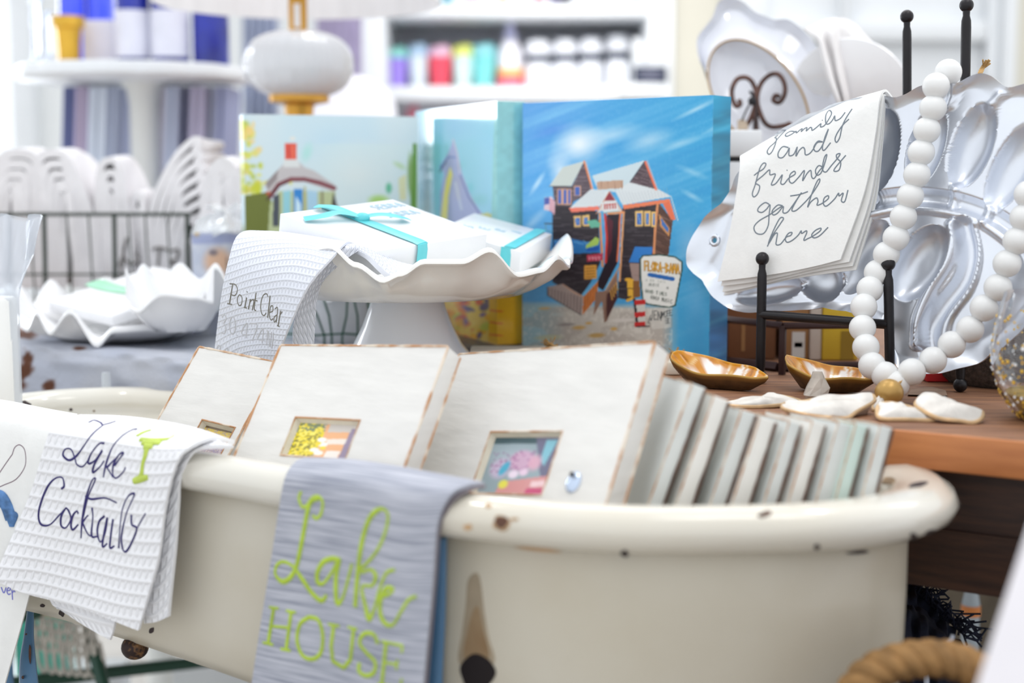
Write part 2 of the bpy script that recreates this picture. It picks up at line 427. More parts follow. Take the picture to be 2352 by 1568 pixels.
def plastic(name, c, r=0.4): return mat(name, c, r)
def cup(px, Y, z, wpx, ytop, cb, cl, label, lidh=0.25, name='tumbler', cat='cup', group=None):
    """insulated tumbler: tapered body, lid, lid tab"""
    s = Y / FOC; x = at(px, 300, Y)[0]; h = at(px, ytop, Y)[2] - z; R = wpx * s / 2
    t = thing(name, label, cat, (x, Y, z), group)
    b = MB(); b.lathe([(0.001, 0), (R * .72, 0), (R * .76, .004), (R * .98, h * (1 - lidh)), (R * .9, h * (1 - lidh) + .001)], (x, Y, z), 20, cap0=True); b.build('body', plastic('cup_%d_%d_%d' % cb, cb, .35), t)
    b = MB(); b.lathe([(R * .9, h * (1 - lidh)), (R * 1.02, h * (1 - lidh) + .003), (R * 1.0, h - .006), (R * .8, h), (.001, h)], (x, Y, z), 20, cap1=True); b.build('lid', plastic('cup_%d_%d_%d' % cl, cl, .35), t)
    b = MB(); b.cbox((x + R * .3, Y, z + h + .002), R * .7, R * .4, .006); b.build('lid_tab', plastic('cup_%d_%d_%d' % cl, cl, .35), t, bevel=.001)
    return t
Yc = YS + 0.12
cup(914, Yc, shelf_mid, 52, 112, (164, 140, 232), (150, 222, 214), 'lilac tumbler with aqua lid, leftmost on the middle shelf')
cup(962, Yc, shelf_mid, 46, 104, (226, 238, 246), (176, 206, 232), 'white tumbler with pale blue lid on the middle shelf')
cup(1012, Yc, shelf_mid, 54, 108, (238, 84, 104), (240, 196, 220), 'coral red tumbler with pink lid on the middle shelf')
cup(1064, Yc, shelf_mid, 50, 106, (214, 238, 236), (226, 234, 120), 'pale tumbler with lime lid on the middle shelf')
cup(1112, Yc, shelf_mid, 58, 104, (128, 214, 214), (146, 216, 222), 'wide turquoise tumbler on the middle shelf')
# tall nozzle bottle
s = Yc / FOC; x = at(1172, 300, Yc)[0]
t = thing('squeeze_bottle', 'white squeeze bottle with tall nozzle and pink and orange label on the middle shelf', 'bottle', (x, Yc, shelf_mid))
hb = at(1172, 92, Yc)[2] - shelf_mid
mb = MB(); mb.lathe([(.001, 0), (.026, 0), (.027, .01), (.027, hb * .7), (.016, hb)], (x, Yc, shelf_mid), 20, cap0=True); mb.build('body', plastic('bottle_white', (244, 242, 250)), t)
mb = MB(); mb.lathe([(.016, hb), (.015, hb + .01), (.007, hb + .035), (.005, hb + .075), (.001, hb + .076)], (x, Yc, shelf_mid), 14, cap0=True); mb.build('nozzle', plastic('nozzle_lilac', (200, 200, 232)), t)
mb = MB(); mb.lathe([(.0274, .004), (.0276, .02), (.0276, .026), (.0274, .027)], (x, Yc, shelf_mid), 24); mb.build('pink_band', plastic('band_pink', (246, 106, 130)), t)
mb = MB(); mb.lathe([(.0274, .027), (.0276, .034), (.0274, .044)], (x, Yc, shelf_mid), 24); mb.build('orange_band', plastic('band_orange', (246, 186, 110)), t)
# four white canisters with dark bands
places = ('nearest the squeeze bottle', 'second from the squeeze bottle', 'third from the squeeze bottle', 'farthest right, beside the dark sign')
first = None
for k, (px, wpx, yt) in enumerate(((1236, 60, 90), (1297, 56, 88), (1356, 54, 84), (1417, 54, 78))):
    x = at(px, 300, Yc)[0]; R = wpx * Yc / FOC / 2; H = at(px, yt, Yc)[2] - shelf_mid
    lab = 'white lidded canister with dark middle band, ' + places[k]
    if first is None:
        R0, H0 = R, H
        t = first = thing('canister', lab, 'canister', (x, Yc, shelf_mid), 'white canisters on the middle shelf')
        mb = MB(); mb.lathe([(.001, 0), (R, 0), (R * 1.02, .006), (R, H * .52)], (x, Yc, shelf_mid), 22, cap0=True); mb.build('body', plastic('canister_white', (240, 242, 248), .3), t)
        mb = MB(); mb.lathe([(R, H * .52), (R * .96, H * .55), (R * .96, H * .66), (R, H * .68)], (x, Yc, shelf_mid), 22); mb.build('dark_band', plastic('canister_band', (58, 66, 84), .3), t)
        mb = MB(); mb.lathe([(R, H * .68), (R * 1.03, H * .7), (R * 1.02, H * .86), (R * .8, H * .97), (.001, H)], (x, Yc, shelf_mid), 22, cap1=True); mb.build('lid', plastic('canister_white', (240, 242, 248), .3), t)
    else:
        t = first.copy(); C.objects.link(t); t.location = (x, Yc, shelf_mid); t.scale = (R / R0, R / R0, H / H0); t['label'] = lab
        for ch in list(first.children):
            c = ch.copy(); C.objects.link(c); c.parent = t
# white carton and dark sign on the right end
x = at(1470, 300, Yc - .02)[0]
t = thing('carton', 'plain white carton on the middle shelf behind the dark sign', 'box', (x, Yc, shelf_mid))
mb = MB(); mb.box((at(1448, 300, Yc)[0], Yc - .03, shelf_mid), (at(1482, 300, Yc)[0] - at(1448, 300, Yc)[0], 0, 0), (0, .06, 0), (0, 0, at(1450, 88, Yc)[2] - shelf_mid)); mb.build('carton_body', WHITE_PAINT, t, bevel=.002)
Yg = YS - .02
t = thing('chalk_sign', 'small dark tabletop sign with pale writing at the right end of the shelving', 'sign', (at(1493, 180, Yg)[0], Yg, at(1493, 192, Yg)[2]))
a = at(1455, 192, Yg); b = at(1532, 152, Yg); sw = b[0] - a[0]
mb = MB(); mb.box((a[0], Yg - .006, a[2]), (sw, 0, 0), (0, .012, 0), (0, 0, b[2] - a[2])); mb.build('board', mat('chalkboard', (52, 58, 78), .6), t, bevel=.002)
mb = MB()
for i in range(3): mb.cbox((a[0] + sw / 2, Yg - .0066, a[2] + .009 + i * .009), sw * (.6, .4, .65)[i], .001, .0025)
mb.build('chalk_writing', mat('chalk', (150, 150, 170), .8), t)
a2 = at(1425, 226, Yg + .01); b2 = at(1530, 193, Yg + .01)
t = tag((lambda m: (m.box((a2[0], Yg - .025, a2[2]), (b2[0] - a2[0], 0, 0), (0, .045, 0), (0, 0, b2[2] - a2[2] - .001)), m.build('sign_block', WHITE_PAINT, bevel=.002))[1])(MB()), 'white block under the dark sign on the right end of the shelf', 'block')
# little goods on the top shelf and under the middle shelf
tops = (((1028, 18), (20, 150, 172), 'teal'), ((1052, 26), (214, 222, 236), 'pale blue'), ((1085, 30), (196, 180, 214), 'mauve'), ((1128, 26), (228, 226, 238), 'cream white'),
        ((1155, 20), (196, 176, 150), 'tan'), ((1195, 26), (238, 238, 246), 'plain white'), ((1238, 24), (228, 140, 150), 'rose pink'), ((1275, 24), (70, 60, 110), 'indigo'), ((1300, 20), (60, 60, 70), 'charcoal'), ((1350, 28), (236, 236, 244), 'ivory'))
for (px, w), c, nm in tops:
    cup(px, Yc, shelf_top, w + 6, -46, c, c, nm + ' jar on the top shelf of the white shelving', name='jar', cat='jar', lidh=.3)
cup(948, Yc, shelf_low, 30, 246, (226, 130, 150), (238, 150, 168), 'pink cup in the dark bay below the middle shelf', name='tumbler')
bx = MB(); bx.box((at(1424, 300, YS + .01)[0], YS + .01, shelf_low), (at(1482, 300, YS)[0] - at(1424, 300, YS)[0], 0, 0), (0, .2, 0), (0, 0, at(1450, 236, YS)[2] - shelf_low))
tag(bx.build('carton', WHITE_PAINT, bevel=.003), 'white carton in the bay under the dark sign', 'box')

# mauve garments and a white cushion between lamp and shelving
MAUVE = mat('mauve_cloth', (178, 168, 196), .85, var=.12, scale=14, bump=.2)
def drape(name, px0, px1, py0, py1, Y, m, label, cat, amp=.012, k=5):
    n = 40; top = [at(px0 + (px1 - px0) * i / (n - 1), py0, Y) for i in range(n)]; G = []
    for j in range(12):
        row = []
        for i in range(n):
            p = at(px0 + (px1 - px0) * i / (n - 1), py0 + (py1 - py0) * j / 11, Y)
            row.append(p + V(0, amp * math.sin(i / (n - 1) * k * 2 * math.pi + j * .1) * (0.4 + .6 * j / 11), 0))
        G.append(row)
    mb = MB(); add_cloth(mb, np.array(G), .004); return tag(mb.build(name, m), label, cat)
drape('hanging_garment', 730, 832, -40, 560, 2.75, MAUVE, 'mauve cloth hanging between the lamp and the white shelving', 'garment')
drape('hanging_garment', 560, 640, -40, 560, 2.8, mat('greyblue_cloth', (168, 176, 198), .85, var=.1, scale=14), 'grey blue cloth hanging behind the left side of the lamp', 'garment')
mb = MB(); c = at(810, 265, 2.45)
mb.sphere(c, .075, 24, 16, sc=(1.0, .45, .9))
tag(mb.build('cushion', mat('white_cushion', (246, 244, 250), .9, bump=.1, scale=20)), 'plump white cushion right of the lamp foot', 'cushion')
zc = c[2] - .0675
mb = MB(); mb.cbox((c[0], c[1], zc - .012), .5, .3, .024); 
for dx in (-.22, .22):
    for dy in (-.12, .12): mb.cbox((c[0] + dx, c[1] + dy, (zc - .024) / 2), .03, .03, zc - .024)
tag(mb.build('side_table', WHITE_PAINT, bevel=.003), 'white side table under the white cushion', 'table')

# ---------------------------------------------------------------- white pedestal display with scalloped top
YP = 2.1; pc = at(312, 158, YP); zp = pc[2]
t = thing('pedestal_stand', 'white tiered pedestal display with scalloped round top, behind the wire basket', 'stand', (pc[0], YP, 0))
def scallop(mb, ctr, R, th, n=14, amp=.03):
    tt = np.linspace(0, 2 * math.pi, 140, endpoint=False); rr = R * (1 + amp * np.abs(np.sin(tt * n / 2)))
    def lp(f, z): return np.stack([ctr[0] + rr * f * np.cos(tt), ctr[1] + rr * f * np.sin(tt), np.full(140, ctr[2] + z)], 1)
    mb.loft([lp(.01, 0), lp(.985, 0), lp(1, -th * .2), lp(1, -th * .8), lp(.97, -th), lp(.01, -th)], True, True)
mb = MB(); scallop(mb, (pc[0], YP, zp), 0.163, .02); mb.build('scalloped_top', WHITE_PAINT, t)
mb = MB(); mb.lathe([(.034, zp - .02), (.026, zp - .03), (.022, zp - .05), (.022, .06), (.05, .04), (.14, .02), (.15, 0), (.001, 0)], (at(334, 300, YP)[0], YP, 0), 28); mb.build('post', mat('post_paint', (226, 226, 222), .45), t)
zl = at(300, 470, YP)[2]
mb = MB(); scallop(mb, (pc[0], YP, zl), 0.175, .02); mb.build('lower_tier', WHITE_PAINT, t)
# fabric bolts standing on the lower tier
bolts = ((182, 34, (110, 118, 165), 'navy grey'), (208, 30, (200, 186, 212), 'pale lilac'), (244, 40, (222, 230, 244), 'ice white'), (276, 24, (196, 204, 226), 'pale blue grey'), (384, 34, (206, 200, 212), 'warm grey'),
         (412, 30, (192, 200, 222), 'powder blue'), (440, 24, (176, 176, 200), 'slate'), (468, 34, (192, 186, 212), 'dusty violet'), (498, 28, (200, 204, 222), 'silver blue'), (524, 28, (166, 172, 206), 'periwinkle'))
for px, w, c, nm in bolts:
    Y = YP + .03 + .02 * math.cos(px); a = at(px - w / 2 - 14, 200, Y); ww = w * Y / FOC; top = at(px, 196, Y)[2]
    mb = MB(); ang = .06
    for q in range(2): mb.box((a[0] + ww * .5 * q, Y - .05, zl), (ww * .48, 0, 0), (0, .1, 0), ((top - zl) * ang, 0, top - zl - .004))
    tag(mb.build('fabric_bolt', mat('bolt_' + nm.replace(' ', '_'), c, .85, var=.08, scale=25, stretch=(4, 4, .3)), bevel=.004), nm + ' folded fabric bolt standing under the scalloped shelf', 'fabric', 'fabric bolts under the scalloped shelf')
# goods on the scalloped top
def on_top(px): return at(px, 158, YP)
GOLD = mat('gold_metal', (226, 178, 70), .28, metal=.85, var=.1, scale=30)
x = on_top(158)[0]; Y = YP - .06
x = at(158, 100, Y)[0]; hg = at(158, 38, Y)[2] - zp
t = thing('gold_goblet', 'tapered gold goblet with wide rim on the scalloped shelf', 'goblet', (x, Y, zp))
mb = MB(); mb.lathe([(.001, 0), (.015, 0), (.0145, .004), (.016, hg * .5), (.018, hg * .75)], (x, Y, zp), 24, cap0=True); mb.build('cup_body', GOLD, t)
mb = MB(); mb.lathe([(.018, hg * .75), (.0225, hg * .78), (.0225, hg), (.020, hg), (.018, hg * .8)], (x, Y, zp), 24); mb.build('rim_band', GOLD, t)
BLUEG = mat('cobalt_glass', (18, 40, 168), .12, coat=.6, var=.3, scale=12)
BLUEB = mat('bright_blue_glass', (70, 90, 240), .12, coat=.6)
PALE = mat('pale_label', (226, 226, 238), .6, var=.03, scale=40)
DARKB = mat('ink_blue', (24, 36, 74), .4)
def jar(px, w, ytop, Y, lab, label=True, m=None):
    x = at(px, 100, Y)[0]; R = w * Y / FOC / 2; h = at(px, ytop, Y)[2] - zp
    t = thing('candle_jar', lab, 'candle', (x, Y, zp))
    mb = MB(); mb.lathe([(.001, 0), (R, 0), (R, h), (R * .92, h), (R * .92, .01), (.001, .01)], (x, Y, zp), 28, cap0=True); mb.build('glass', m or BLUEG, t)
    mb = MB(); mb.lathe([(R * .9, .011), (R * .9, h * .6), (.001, h * .6)], (x, Y, zp), 20); mb.build('wax', PALE, t)
    if label:
        mb = MB(); mb.lathe([(R * 1.012, h * .1), (R * 1.02, h * .1), (R * 1.02, h * .66), (R * 1.012, h * .66)], (x, Y, zp), 28); mb.build('label', PALE, t)
jar(306, 76, -40, YP - .045, 'cobalt jar with a wide pale label, middle of the scalloped shelf')
jar(392, 84, -40, YP - .05, 'cobalt jar with a wide pale label, next to the plain blue jar')
jar(484, 82, 30, YP - .04, 'plain deep blue candle jar at the right end of the scalloped shelf', False)
jar(168, 60, -60, YP + .06, 'bright blue jar behind the gold goblet', False, BLUEB)
jar(232, 60, -60, YP + .07, 'bright blue jar behind the pale carton', False, BLUEB)
mb = MB(); a = at(195, 130, YP - .02); mb.box((a[0], YP - .03, zp), (.044, 0, 0), (0, .04, 0), (0, 0, at(200, 45, YP - .03)[2] - zp))
tag(mb.build('carton', mat('pale_carton', (218, 216, 228), .6), bevel=.002), 'pale lilac carton beside the gold goblet', 'box')
CLEAR = mat('clear_crystal', (236, 244, 255), .06, trans=.6, ior=1.4, coat=.5)
for px, w, yt, lab, yy in ((84, 40, -10, 'tall crystal candlestick at the left edge of the scalloped shelf', YP - .01), (112, 26, 26, 'short crystal candlestick beside the gold goblet', YP - .07)):
    x = at(px, 100, yy)[0]; R = w * yy / FOC / 2; h = at(px, yt, yy)[2] - zp
    t = thing('crystal_candlestick', lab, 'candlestick', (x, yy, zp))
    mb = MB(); mb.lathe([(.001, 0), (R, 0), (R, .006), (R * .5, .014), (R * .35, h * .5), (R * .55, h * .6), (R * .4, h * .9)], (x, yy, zp), 20, cap0=True); mb.build('stem', CLEAR, t)
    mb = MB(); mb.lathe([(R * .4, h * .9), (R * .7, h * .93), (R * .7, h), (R * .5, h), (R * .3, h * .93)], (x, yy, zp), 20); mb.build('cup', CLEAR, t)
# ================================================================ DISPLAY TABLE
ED = nrm(V(0.848, -0.53, 0)); NB = V(0.53, 0.848, 0)            # along the front edge, and away from the eye
E0 = onz(2052, 986, TZ); E0 = V(E0[0], E0[1], 0)
def tpt(s, d, z=0.0): return E0 + ED * s + NB * d + V(0, 0, TZ + z)
TOPW = mat('walnut_top', (160, 114, 82), .5, col2=(112, 78, 60), scale=7, stretch=(2, 26, 2, .56), thr=(.3, .7), bump=.12, bscale=30)
EDGEW = mat('oak_edge', (200, 130, 78), .42, col2=(176, 108, 62), scale=6, stretch=(2.2, 6, 26, .56), thr=(.3, .75))
DARKW = mat('dark_apron_wood', (72, 46, 34), .5, col2=(48, 30, 24), scale=6, stretch=(2, 6, 30, .56))
t = thing('display_table', 'brown wooden display table with oak front edge and dark apron behind the tub', 'table', tpt(-.3, .4, -TZ))
mb = MB(); mb.box(tpt(-1.25, .004, -.0247), ED * 1.75, NB * .85, V(0, 0, .0247)); mb.build('tabletop', TOPW, t, bevel=.002)
mb = MB(); mb.box(tpt(-1.25, -.001, -.025), ED * 1.75, NB * .005, V(0, 0, .0249)); mb.build('front_edge', EDGEW, t, bevel=.0015)
mb = MB(); mb.box(tpt(-1.2, .05, -.120), ED * 1.65, NB * .02, V(0, 0, .0948)); mb.build('apron', DARKW, t, bevel=.002)
mb = MB(); mb.box(tpt(-1.2, .05, -.078), ED * 1.65, NB * -.003, V(0, 0, .002)); mb.build('apron_bead', DARKW, t)
for s_, d_ in ((-1.2, .08), (.40, .08), (-1.2, .78), (.40, .78)):
    mb = MB(); mb.box(tpt(s_, d_, -TZ), ED * .06, NB * .06, V(0, 0, TZ - .026)); mb.build('leg', DARKW, t, bevel=.003)

# ---------------------------------------------------------------- cowhide draped over the front edge
pcow = Pic(-120, 620, 640, 1000, .5, (180, 183, 193))
nz = vnoise(pcow.w, pcow.h, 90, 30, 3); n2 = vnoise(pcow.w, pcow.h, 16, 10, 4)
pcow.mix((nz > .55) * .25 * nz, (182, 186, 198)); pcow.mix(np.clip((n2 - .45) * 1.6, 0, .55), (170, 176, 192))
n3 = vnoise(pcow.w, pcow.h, 40, 30, 8)
for bx, by, rx, ry in ((62, 835, 14, 34), (44, 870, 18, 26), (112, 886, 13, 15), (50, 850, 20, 20), (52, 765, 40, 14), (20, 770, 30, 18), (180, 800, 16, 6), (10, 900, 14, 24)):
    d = np.hypot((pcow.X - bx) / rx, (pcow.Y - by) / ry) + (n3 - .5) * .9; pcow.mix(np.clip((1.05 - d) * 3, 0, 1), (92, 60, 46))
rows = []
for d_, z_ in ((.40, .004), (.2, .004), (.05, .005), (.012, .0075), (-.006, .004), (-.0115, -.012), (-.013, -.05), (-.013, -.10), (-.013, -.16)):
    rows.append([tpt(s, d_ , z_) for s in (-1.0, -.9, -.8, -.7, -.6, -.5, -.42)])
G = cloth_grid(rows, 160, 120)
n = vnoise(160, 120, 26, 20, 5)[..., None] - .5
nn = gnormals(G); wgt = np.clip((G[..., 2:3] < TZ + .003) * 1.0, 0, 1)
G = G + nn * (n * .006 * wgt + .003 * wgt)
mb = MB(); fl = np.einsum('ijk,ijk->ij', np.cross(np.gradient(G, axis=1), np.gradient(G, axis=0)), nn).mean() > 0
mb.grid(G, 0, None, pcow.sample(pix(G)), flip=not fl); H = G - nn * .003; mb.grid(H, 0, None, None, flip=fl)
HIDE = mat('cow_hair', (220, 220, 225), .85, spec=.15, attr='paint', bump=.5, bscale=160)
tag(mb.build('cowhide', HIDE, attr=True), 'grey white cowhide with brown spots draped over the table edge', 'hide')
# clear plastic clip
mb = MB(); p = at(243, 855, 1.315); q = at(245, 915, 1.315)
mb.tube([p, p * .5 + q * .5, q], [.004, .0045, .003], 10); tag(mb.build('clear_peg', mat('clear_plastic', (235, 240, 246), .15, trans=.5)), 'small clear plastic peg hanging in front of the cowhide', 'peg')

# ---------------------------------------------------------------- ruffled porcelain helper
PORC = mat('white_glazed_porcelain', (238, 238, 240), .12, coat=.6, var=.02, scale=8)
PORCW = mat('ivory_glazed_stoneware', (244, 242, 238), .14, coat=.5, var=.03, scale=8)
def ruffle(mb, c, R, foot, zfoot, zrim, wave, th=.006, n=160, tilt=None, dip=.35):
    """dish with a wavy rim: wave(theta) adds to the rim height"""
    tt = np.linspace(0, 2 * math.pi, n, endpoint=False); w = np.array([wave(a) for a in tt])
    prof_t = [(.02, .0), (foot * .9, 0), (foot, .004), (foot + (1 - foot) * .35, .25), (foot + (1 - foot) * .7, .62), (.97, .95), (1.0, 1.0)]
    def lp(rf, hf, dz, wf):
        return np.stack([c[0] + R * rf * np.cos(tt), c[1] + R * rf * np.sin(tt), c[2] + zfoot + (zrim - zfoot) * hf + w * wf + dz], 1)
    top = [lp(r, h, th if r < .96 else th * .8, max(0, (r - foot) / (1 - foot)) ** 1.5) for r, h in prof_t]
    bot = [lp(r, h, 0, max(0, (r - foot) / (1 - foot)) ** 1.5) for r, h in prof_t]
    lip = [lp(1.012, 1.0, th * .6, 1), lp(1.016, 1.0, th * .25, 1)]
    L = top + lip + bot[::-1]
    if tilt is not None:
        M = np.array(Matrix.Rotation(tilt, 3, 'Y')); L = [(q - c) @ M.T + c for q in L]
    mb.loft(L, True, True)
def keys_wave(keys, default):
    ks = sorted(keys)
    def f(a):
        d = (math.degrees(a) + 180) % 360 - 180
        if d <= ks[0][0] or d >= ks[-1][0]: return default(a)
        for (a0, v0), (a1, v1) in zip(ks[:-1], ks[1:]):
            if a0 <= d <= a1:
                q = (d - a0) / (a1 - a0); q = q * q * (3 - 2 * q); return v0 * (1 - q) + v1 * q
    return f

# ---------------------------------------------------------------- stack of two ruffled platters with wrapped napkins
pc_ = at(282, 740, 1.46); pc_[2] = TZ + .008; Rp = 228 * 1.46 / FOC
def wv(ph, n, am): return lambda a: am * math.sin(n * a + ph)
def wave_from_px(c, R, zr, pts, dflt):
    ks = []
    for px, py in pts:
        cx = pix(c)[0]; k = np.clip((px - cx) / (R / c[1] * FOC), -.99, .99); a = -math.acos(k)
        Y = c[1] + R * math.sin(a); z = at(px, py, Y)[2]; ks.append((math.degrees(a), z - zr))
    return keys_wave(ks, dflt)
zr = TZ + .045
mb = MB(); ruffle(mb, V(pc_[0], pc_[1], 0), Rp, .62, TZ + .008, zr, wave_from_px(pc_, Rp, zr + .004, ((62, 724), (117, 754), (149, 716), (181, 762), (233, 714), (289, 790), (325, 756), (385, 752), (440, 756), (490, 722)), wv(.4, 10, .012)), th=.007)
tag(mb.build('ruffled_platter', PORC), 'larger white ruffled platter lying on the cowhide under the napkin pack', 'platter', 'stacked ruffled platters')
pc2 = V(at(412, 700, 1.385)[0], 1.385, 0); Ru = .050; zu = TZ + .073
mb = MB(); ruffle(mb, pc2, Ru, .5, TZ + .022, zu, wave_from_px(V(pc2[0], pc2[1], zu), Ru, zu + .002, ((290, 690), (338, 716), (402, 678), (470, 686), (505, 696)), wv(0, 8, .008)), th=.005)
tag(mb.build('ruffled_bowl', PORC), 'small ruffled white bowl nested in the larger platter', 'bowl', 'stacked ruffled platters')
NAP = mat('white_paper_napkin', (240, 240, 242), .8, var=.02, scale=30, bump=.1)
def slab(mb, l, f, r, th, mi=0):
    l, f, r = arr(l), arr(f), arr(r); n = nrm(np.cross(r - f, l - f)); n = n if n[2] > 0 else -n
    mb.box(f - n * th, l - f, r - f, n * th, mi); return n
t = thing('napkin_pack', 'pack of white napkins tied with mint ribbon, lying on the platters', 'napkins', at(300, 690, 1.44))
mb = MB(); l_, f_, r_ = at(108, 690, 1.475), at(255, 726, 1.405), at(505, 640, 1.50)
nn_ = slab(mb, l_, f_, r_, .012); mb.build('napkins', NAP, t, bevel=.003)
MINT = mat('mint_ribbon', (168, 232, 196), .35, var=.05, scale=30)
mb = MB(); a0 = at(222, 652, 1.475) ; pl3 = lambda x, y, h=.0012: onp(x, y, l_ + nn_ * h, nn_)
rib = catmull([pl3(216, 648), pl3(255, 660), pl3(300, 668), pl3(352, 674), pl3(380, 678)], 20)
mb.tube(rib, np.linspace(.011, .006, 20), 8, flat=[nn_] * 20, fr=.12); mb.build('ribbon', MINT, t)

# ---------------------------------------------------------------- scalloped cake stand
cs = V(at(935, 600, 1.248)[0], 1.248, 0); Rc = .1435; zbot = at(935, 684, 1.248)[2] + .004; zrim = at(935, 612, 1.11)[2]
pts = ((565, 560), (640, 556), (720, 590), (805, 566), (860, 610), (914, 645), (950, 630), (997, 602), (1073, 602), (1127, 575), (1188, 632), (1235, 622), (1271, 592), (1300, 612))
fw = wave_from_px(V(cs[0], cs[1], zrim), Rc, zrim + .003, pts, lambda a: .010 * math.sin(9 * a) + .004)
t = thing('cake_stand', 'white ruffled cake stand carrying two gift boxes and a waffle towel', 'cake stand', V(cs[0], cs[1], TZ))
mb = MB(); ruffle(mb, cs, Rc, .70, zbot, zrim, fw, th=.007, n=260); mb.build('plate', PORCW, t)
hp = zbot - TZ
mb = MB(); mb.lathe([(.001, 0), (.062, 0), (.064, .004), (.060, .010), (.048, .024), (.040, .040), (.034, .056), (.032, hp - .006), (.036, hp - .001), (.05, hp + .001), (.098, hp + .0015), (.099, hp + .004), (.09, hp + .008)], V(cs[0], cs[1], TZ), 48, cap0=True)
mb.build('pedestal', mat('pedestal_glaze', (236, 238, 243), .14, coat=.5, var=.03, scale=8), t)

# gift boxes
BOXW = mat('white_gift_card', (240, 241, 243), .35, var=.02, scale=20, coat=.2)
TURQ = mat('turquoise_satin', (104, 212, 220), .32, var=.06, scale=60, spec=.6)
PRINT = mat('pale_blue_print', (176, 206, 222), .6)
def giftbox(l, f, r, th, lab, name='gift_box', front_at=.6):
    l, f, r = arr(l), arr(f), arr(r); a = r - f; b = l - f; n = nrm(np.cross(a, b)); n = n if n[2] > 0 else -n
    base = f - n * th
    t = thing(name, lab, 'gift box', base)
    mb = MB(); mb.box(base, a, b, n * th); mb.build('carton', BOXW, t, bevel=.0008)
    return t, f, a, b, n
t, f, a, b, n = giftbox(at(643, 490, 1.20), at(863, 577, 1.14), at(1120, 537, 1.22), .021, 'upper white gift box tied with a turquoise bow')
def on(f, a, b, n, u, v, h): return f + a * u + b * v + n * h
def strap(pts, w, m, parent, nrmls, name='ribbon'):
    mb = MB(); mb.tube(pts, w, 8, flat=nrmls, fr=.1); return mb.build(name, m, parent)
na = nrm(np.cross(n, b)); na = na if na[1] < 0 else -na          # outward normal of the front side
u0 = .40
P = [on(f, a, b, n, u0, 1.02, -.006), on(f, a, b, n, u0, 1.0, .0008)] + [on(f, a, b, n, u0 + .0 * v, v, .0012) for v in np.linspace(.95, .05, 12)] + [on(f, a, b, n, u0, 0, .0006)]
bdir = nrm(b)
fr = [on(f, a, b, n, u0, 0, .0006) - bdir * .0006, on(f, a, b, n, u0, 0, -.005) - bdir * .0012, on(f, a, b, n, u0, 0, -.0205) - bdir * .0012]
strap(P, .0065, TURQ, t, [n] * len(P)); strap(fr, .0065, TURQ, t, [-bdir] * 3)
kc = on(f, a, b, n, u0, .62, .003)
mb = MB(); mb.sphere(kc, .0055, 14, 8, sc=(1.2, 1, .8)); mb.build('knot', TURQ, t)
for tail in ([(.40, .62, .004), (.26, .70, .007), (.14, .72, .005), (.03, .78, .002)], [(.40, .62, .004), (.52, .57, .006), (.62, .50, .005), (.70, .50, .002)], [(.40, .62, .003), (.34, .84, .006), (.30, .99, .003)]):
    Q = catmull([on(f, a, b, n, *q) for q in tail], 16); strap(Q, np.linspace(.004, .0062, 16), TURQ, t, [n] * 16, 'bow_tail')
G = quadgrid(on(f, a, b, n, 0, 1, .0003), on(f, a, b, n, 1, 1, .0003), on(f, a, b, n, 1, 0, .0003), on(f, a, b, n, 0, 0, .0003), 6, 6)
# pale blue capital letters printed near the back right side of each lid
def printed(t, f, a, b, n, rowsx):
    S = {'S': [(1, 0), (.4, 0), (0, .22), (.5, .5), (1, .75), (.5, 1), (0, .95)], 'E': [(1, 0), (0, 0), (0, .5), (.8, .5), (0, .5), (0, 1), (1, 1)], 'O': [(.5, 0), (0, .5), (.5, 1), (1, .5), (.5, 0)], 'A': [(0, 1), (.5, 0), (1, 1), (.75, .6), (.25, .6)],
         'R': [(0, 1), (0, 0), (.8, .05), (.9, .35), (.1, .5), (1, 1)], 'B': [(0, 0), (0, 1), (.9, .8), (.1, .5), (.8, .25), (0, 0)], 'D': [(0, 0), (0, 1), (1, .7), (1, .3), (0, 0)]}
    mb = MB()
    for word, (u, v), du, dv, sz in rowsx:
        for k, ch in enumerate(word):
            if ch not in S: continue
            pts = [on(f, a, b, n, u + du * k + x * sz[0] * du, v + dv * k - (1 - y) * 0 + (0.5 - y) * sz[1], .0003) for x, y in S[ch]]
            pts = np.concatenate([np.linspace(pts[i], pts[i + 1], 4) for i in range(len(pts) - 1)])
            mb.tube(pts, .0007, 5, flat=[n] * len(pts))
    mb.build('printed_letters', PRINT, t)
printed(t, f, a, b, n, (('SEBBA', (.70, .86), .055, -.0, (.7, .10)), ('SEBRA', (.64, .66), .06, -.0, (.7, .10))))
t, f, a, b, n = giftbox(at(1010, 525, 1.29), at(1197, 578, 1.23), at(1268, 537, 1.31), .021, 'lower white gift box with turquoise strap, nearer the blue canvas')
bdir = nrm(a); 
u0 = .86
P = [on(f, a, b, n, v, 1 - u0, .0012) for v in np.linspace(1, .0, 10)]
strap(P, .0055, TURQ, t, [n] * len(P))
e = -nrm(a)
# strap on the long front side
v0 = .16
fr = [on(f, a, b, n, 0, v0, .0006) + e * .0006, on(f, a, b, n, 0, v0, -.006) + e * .0012, on(f, a, b, n, 0, v0, -.0205) + e * .0012]
strap(fr, .0058, TURQ, t, [e] * 3)
printed(t, f, a, b, n, (('SERA', (.35, .8), .10, -.16, (.55, .12)),))

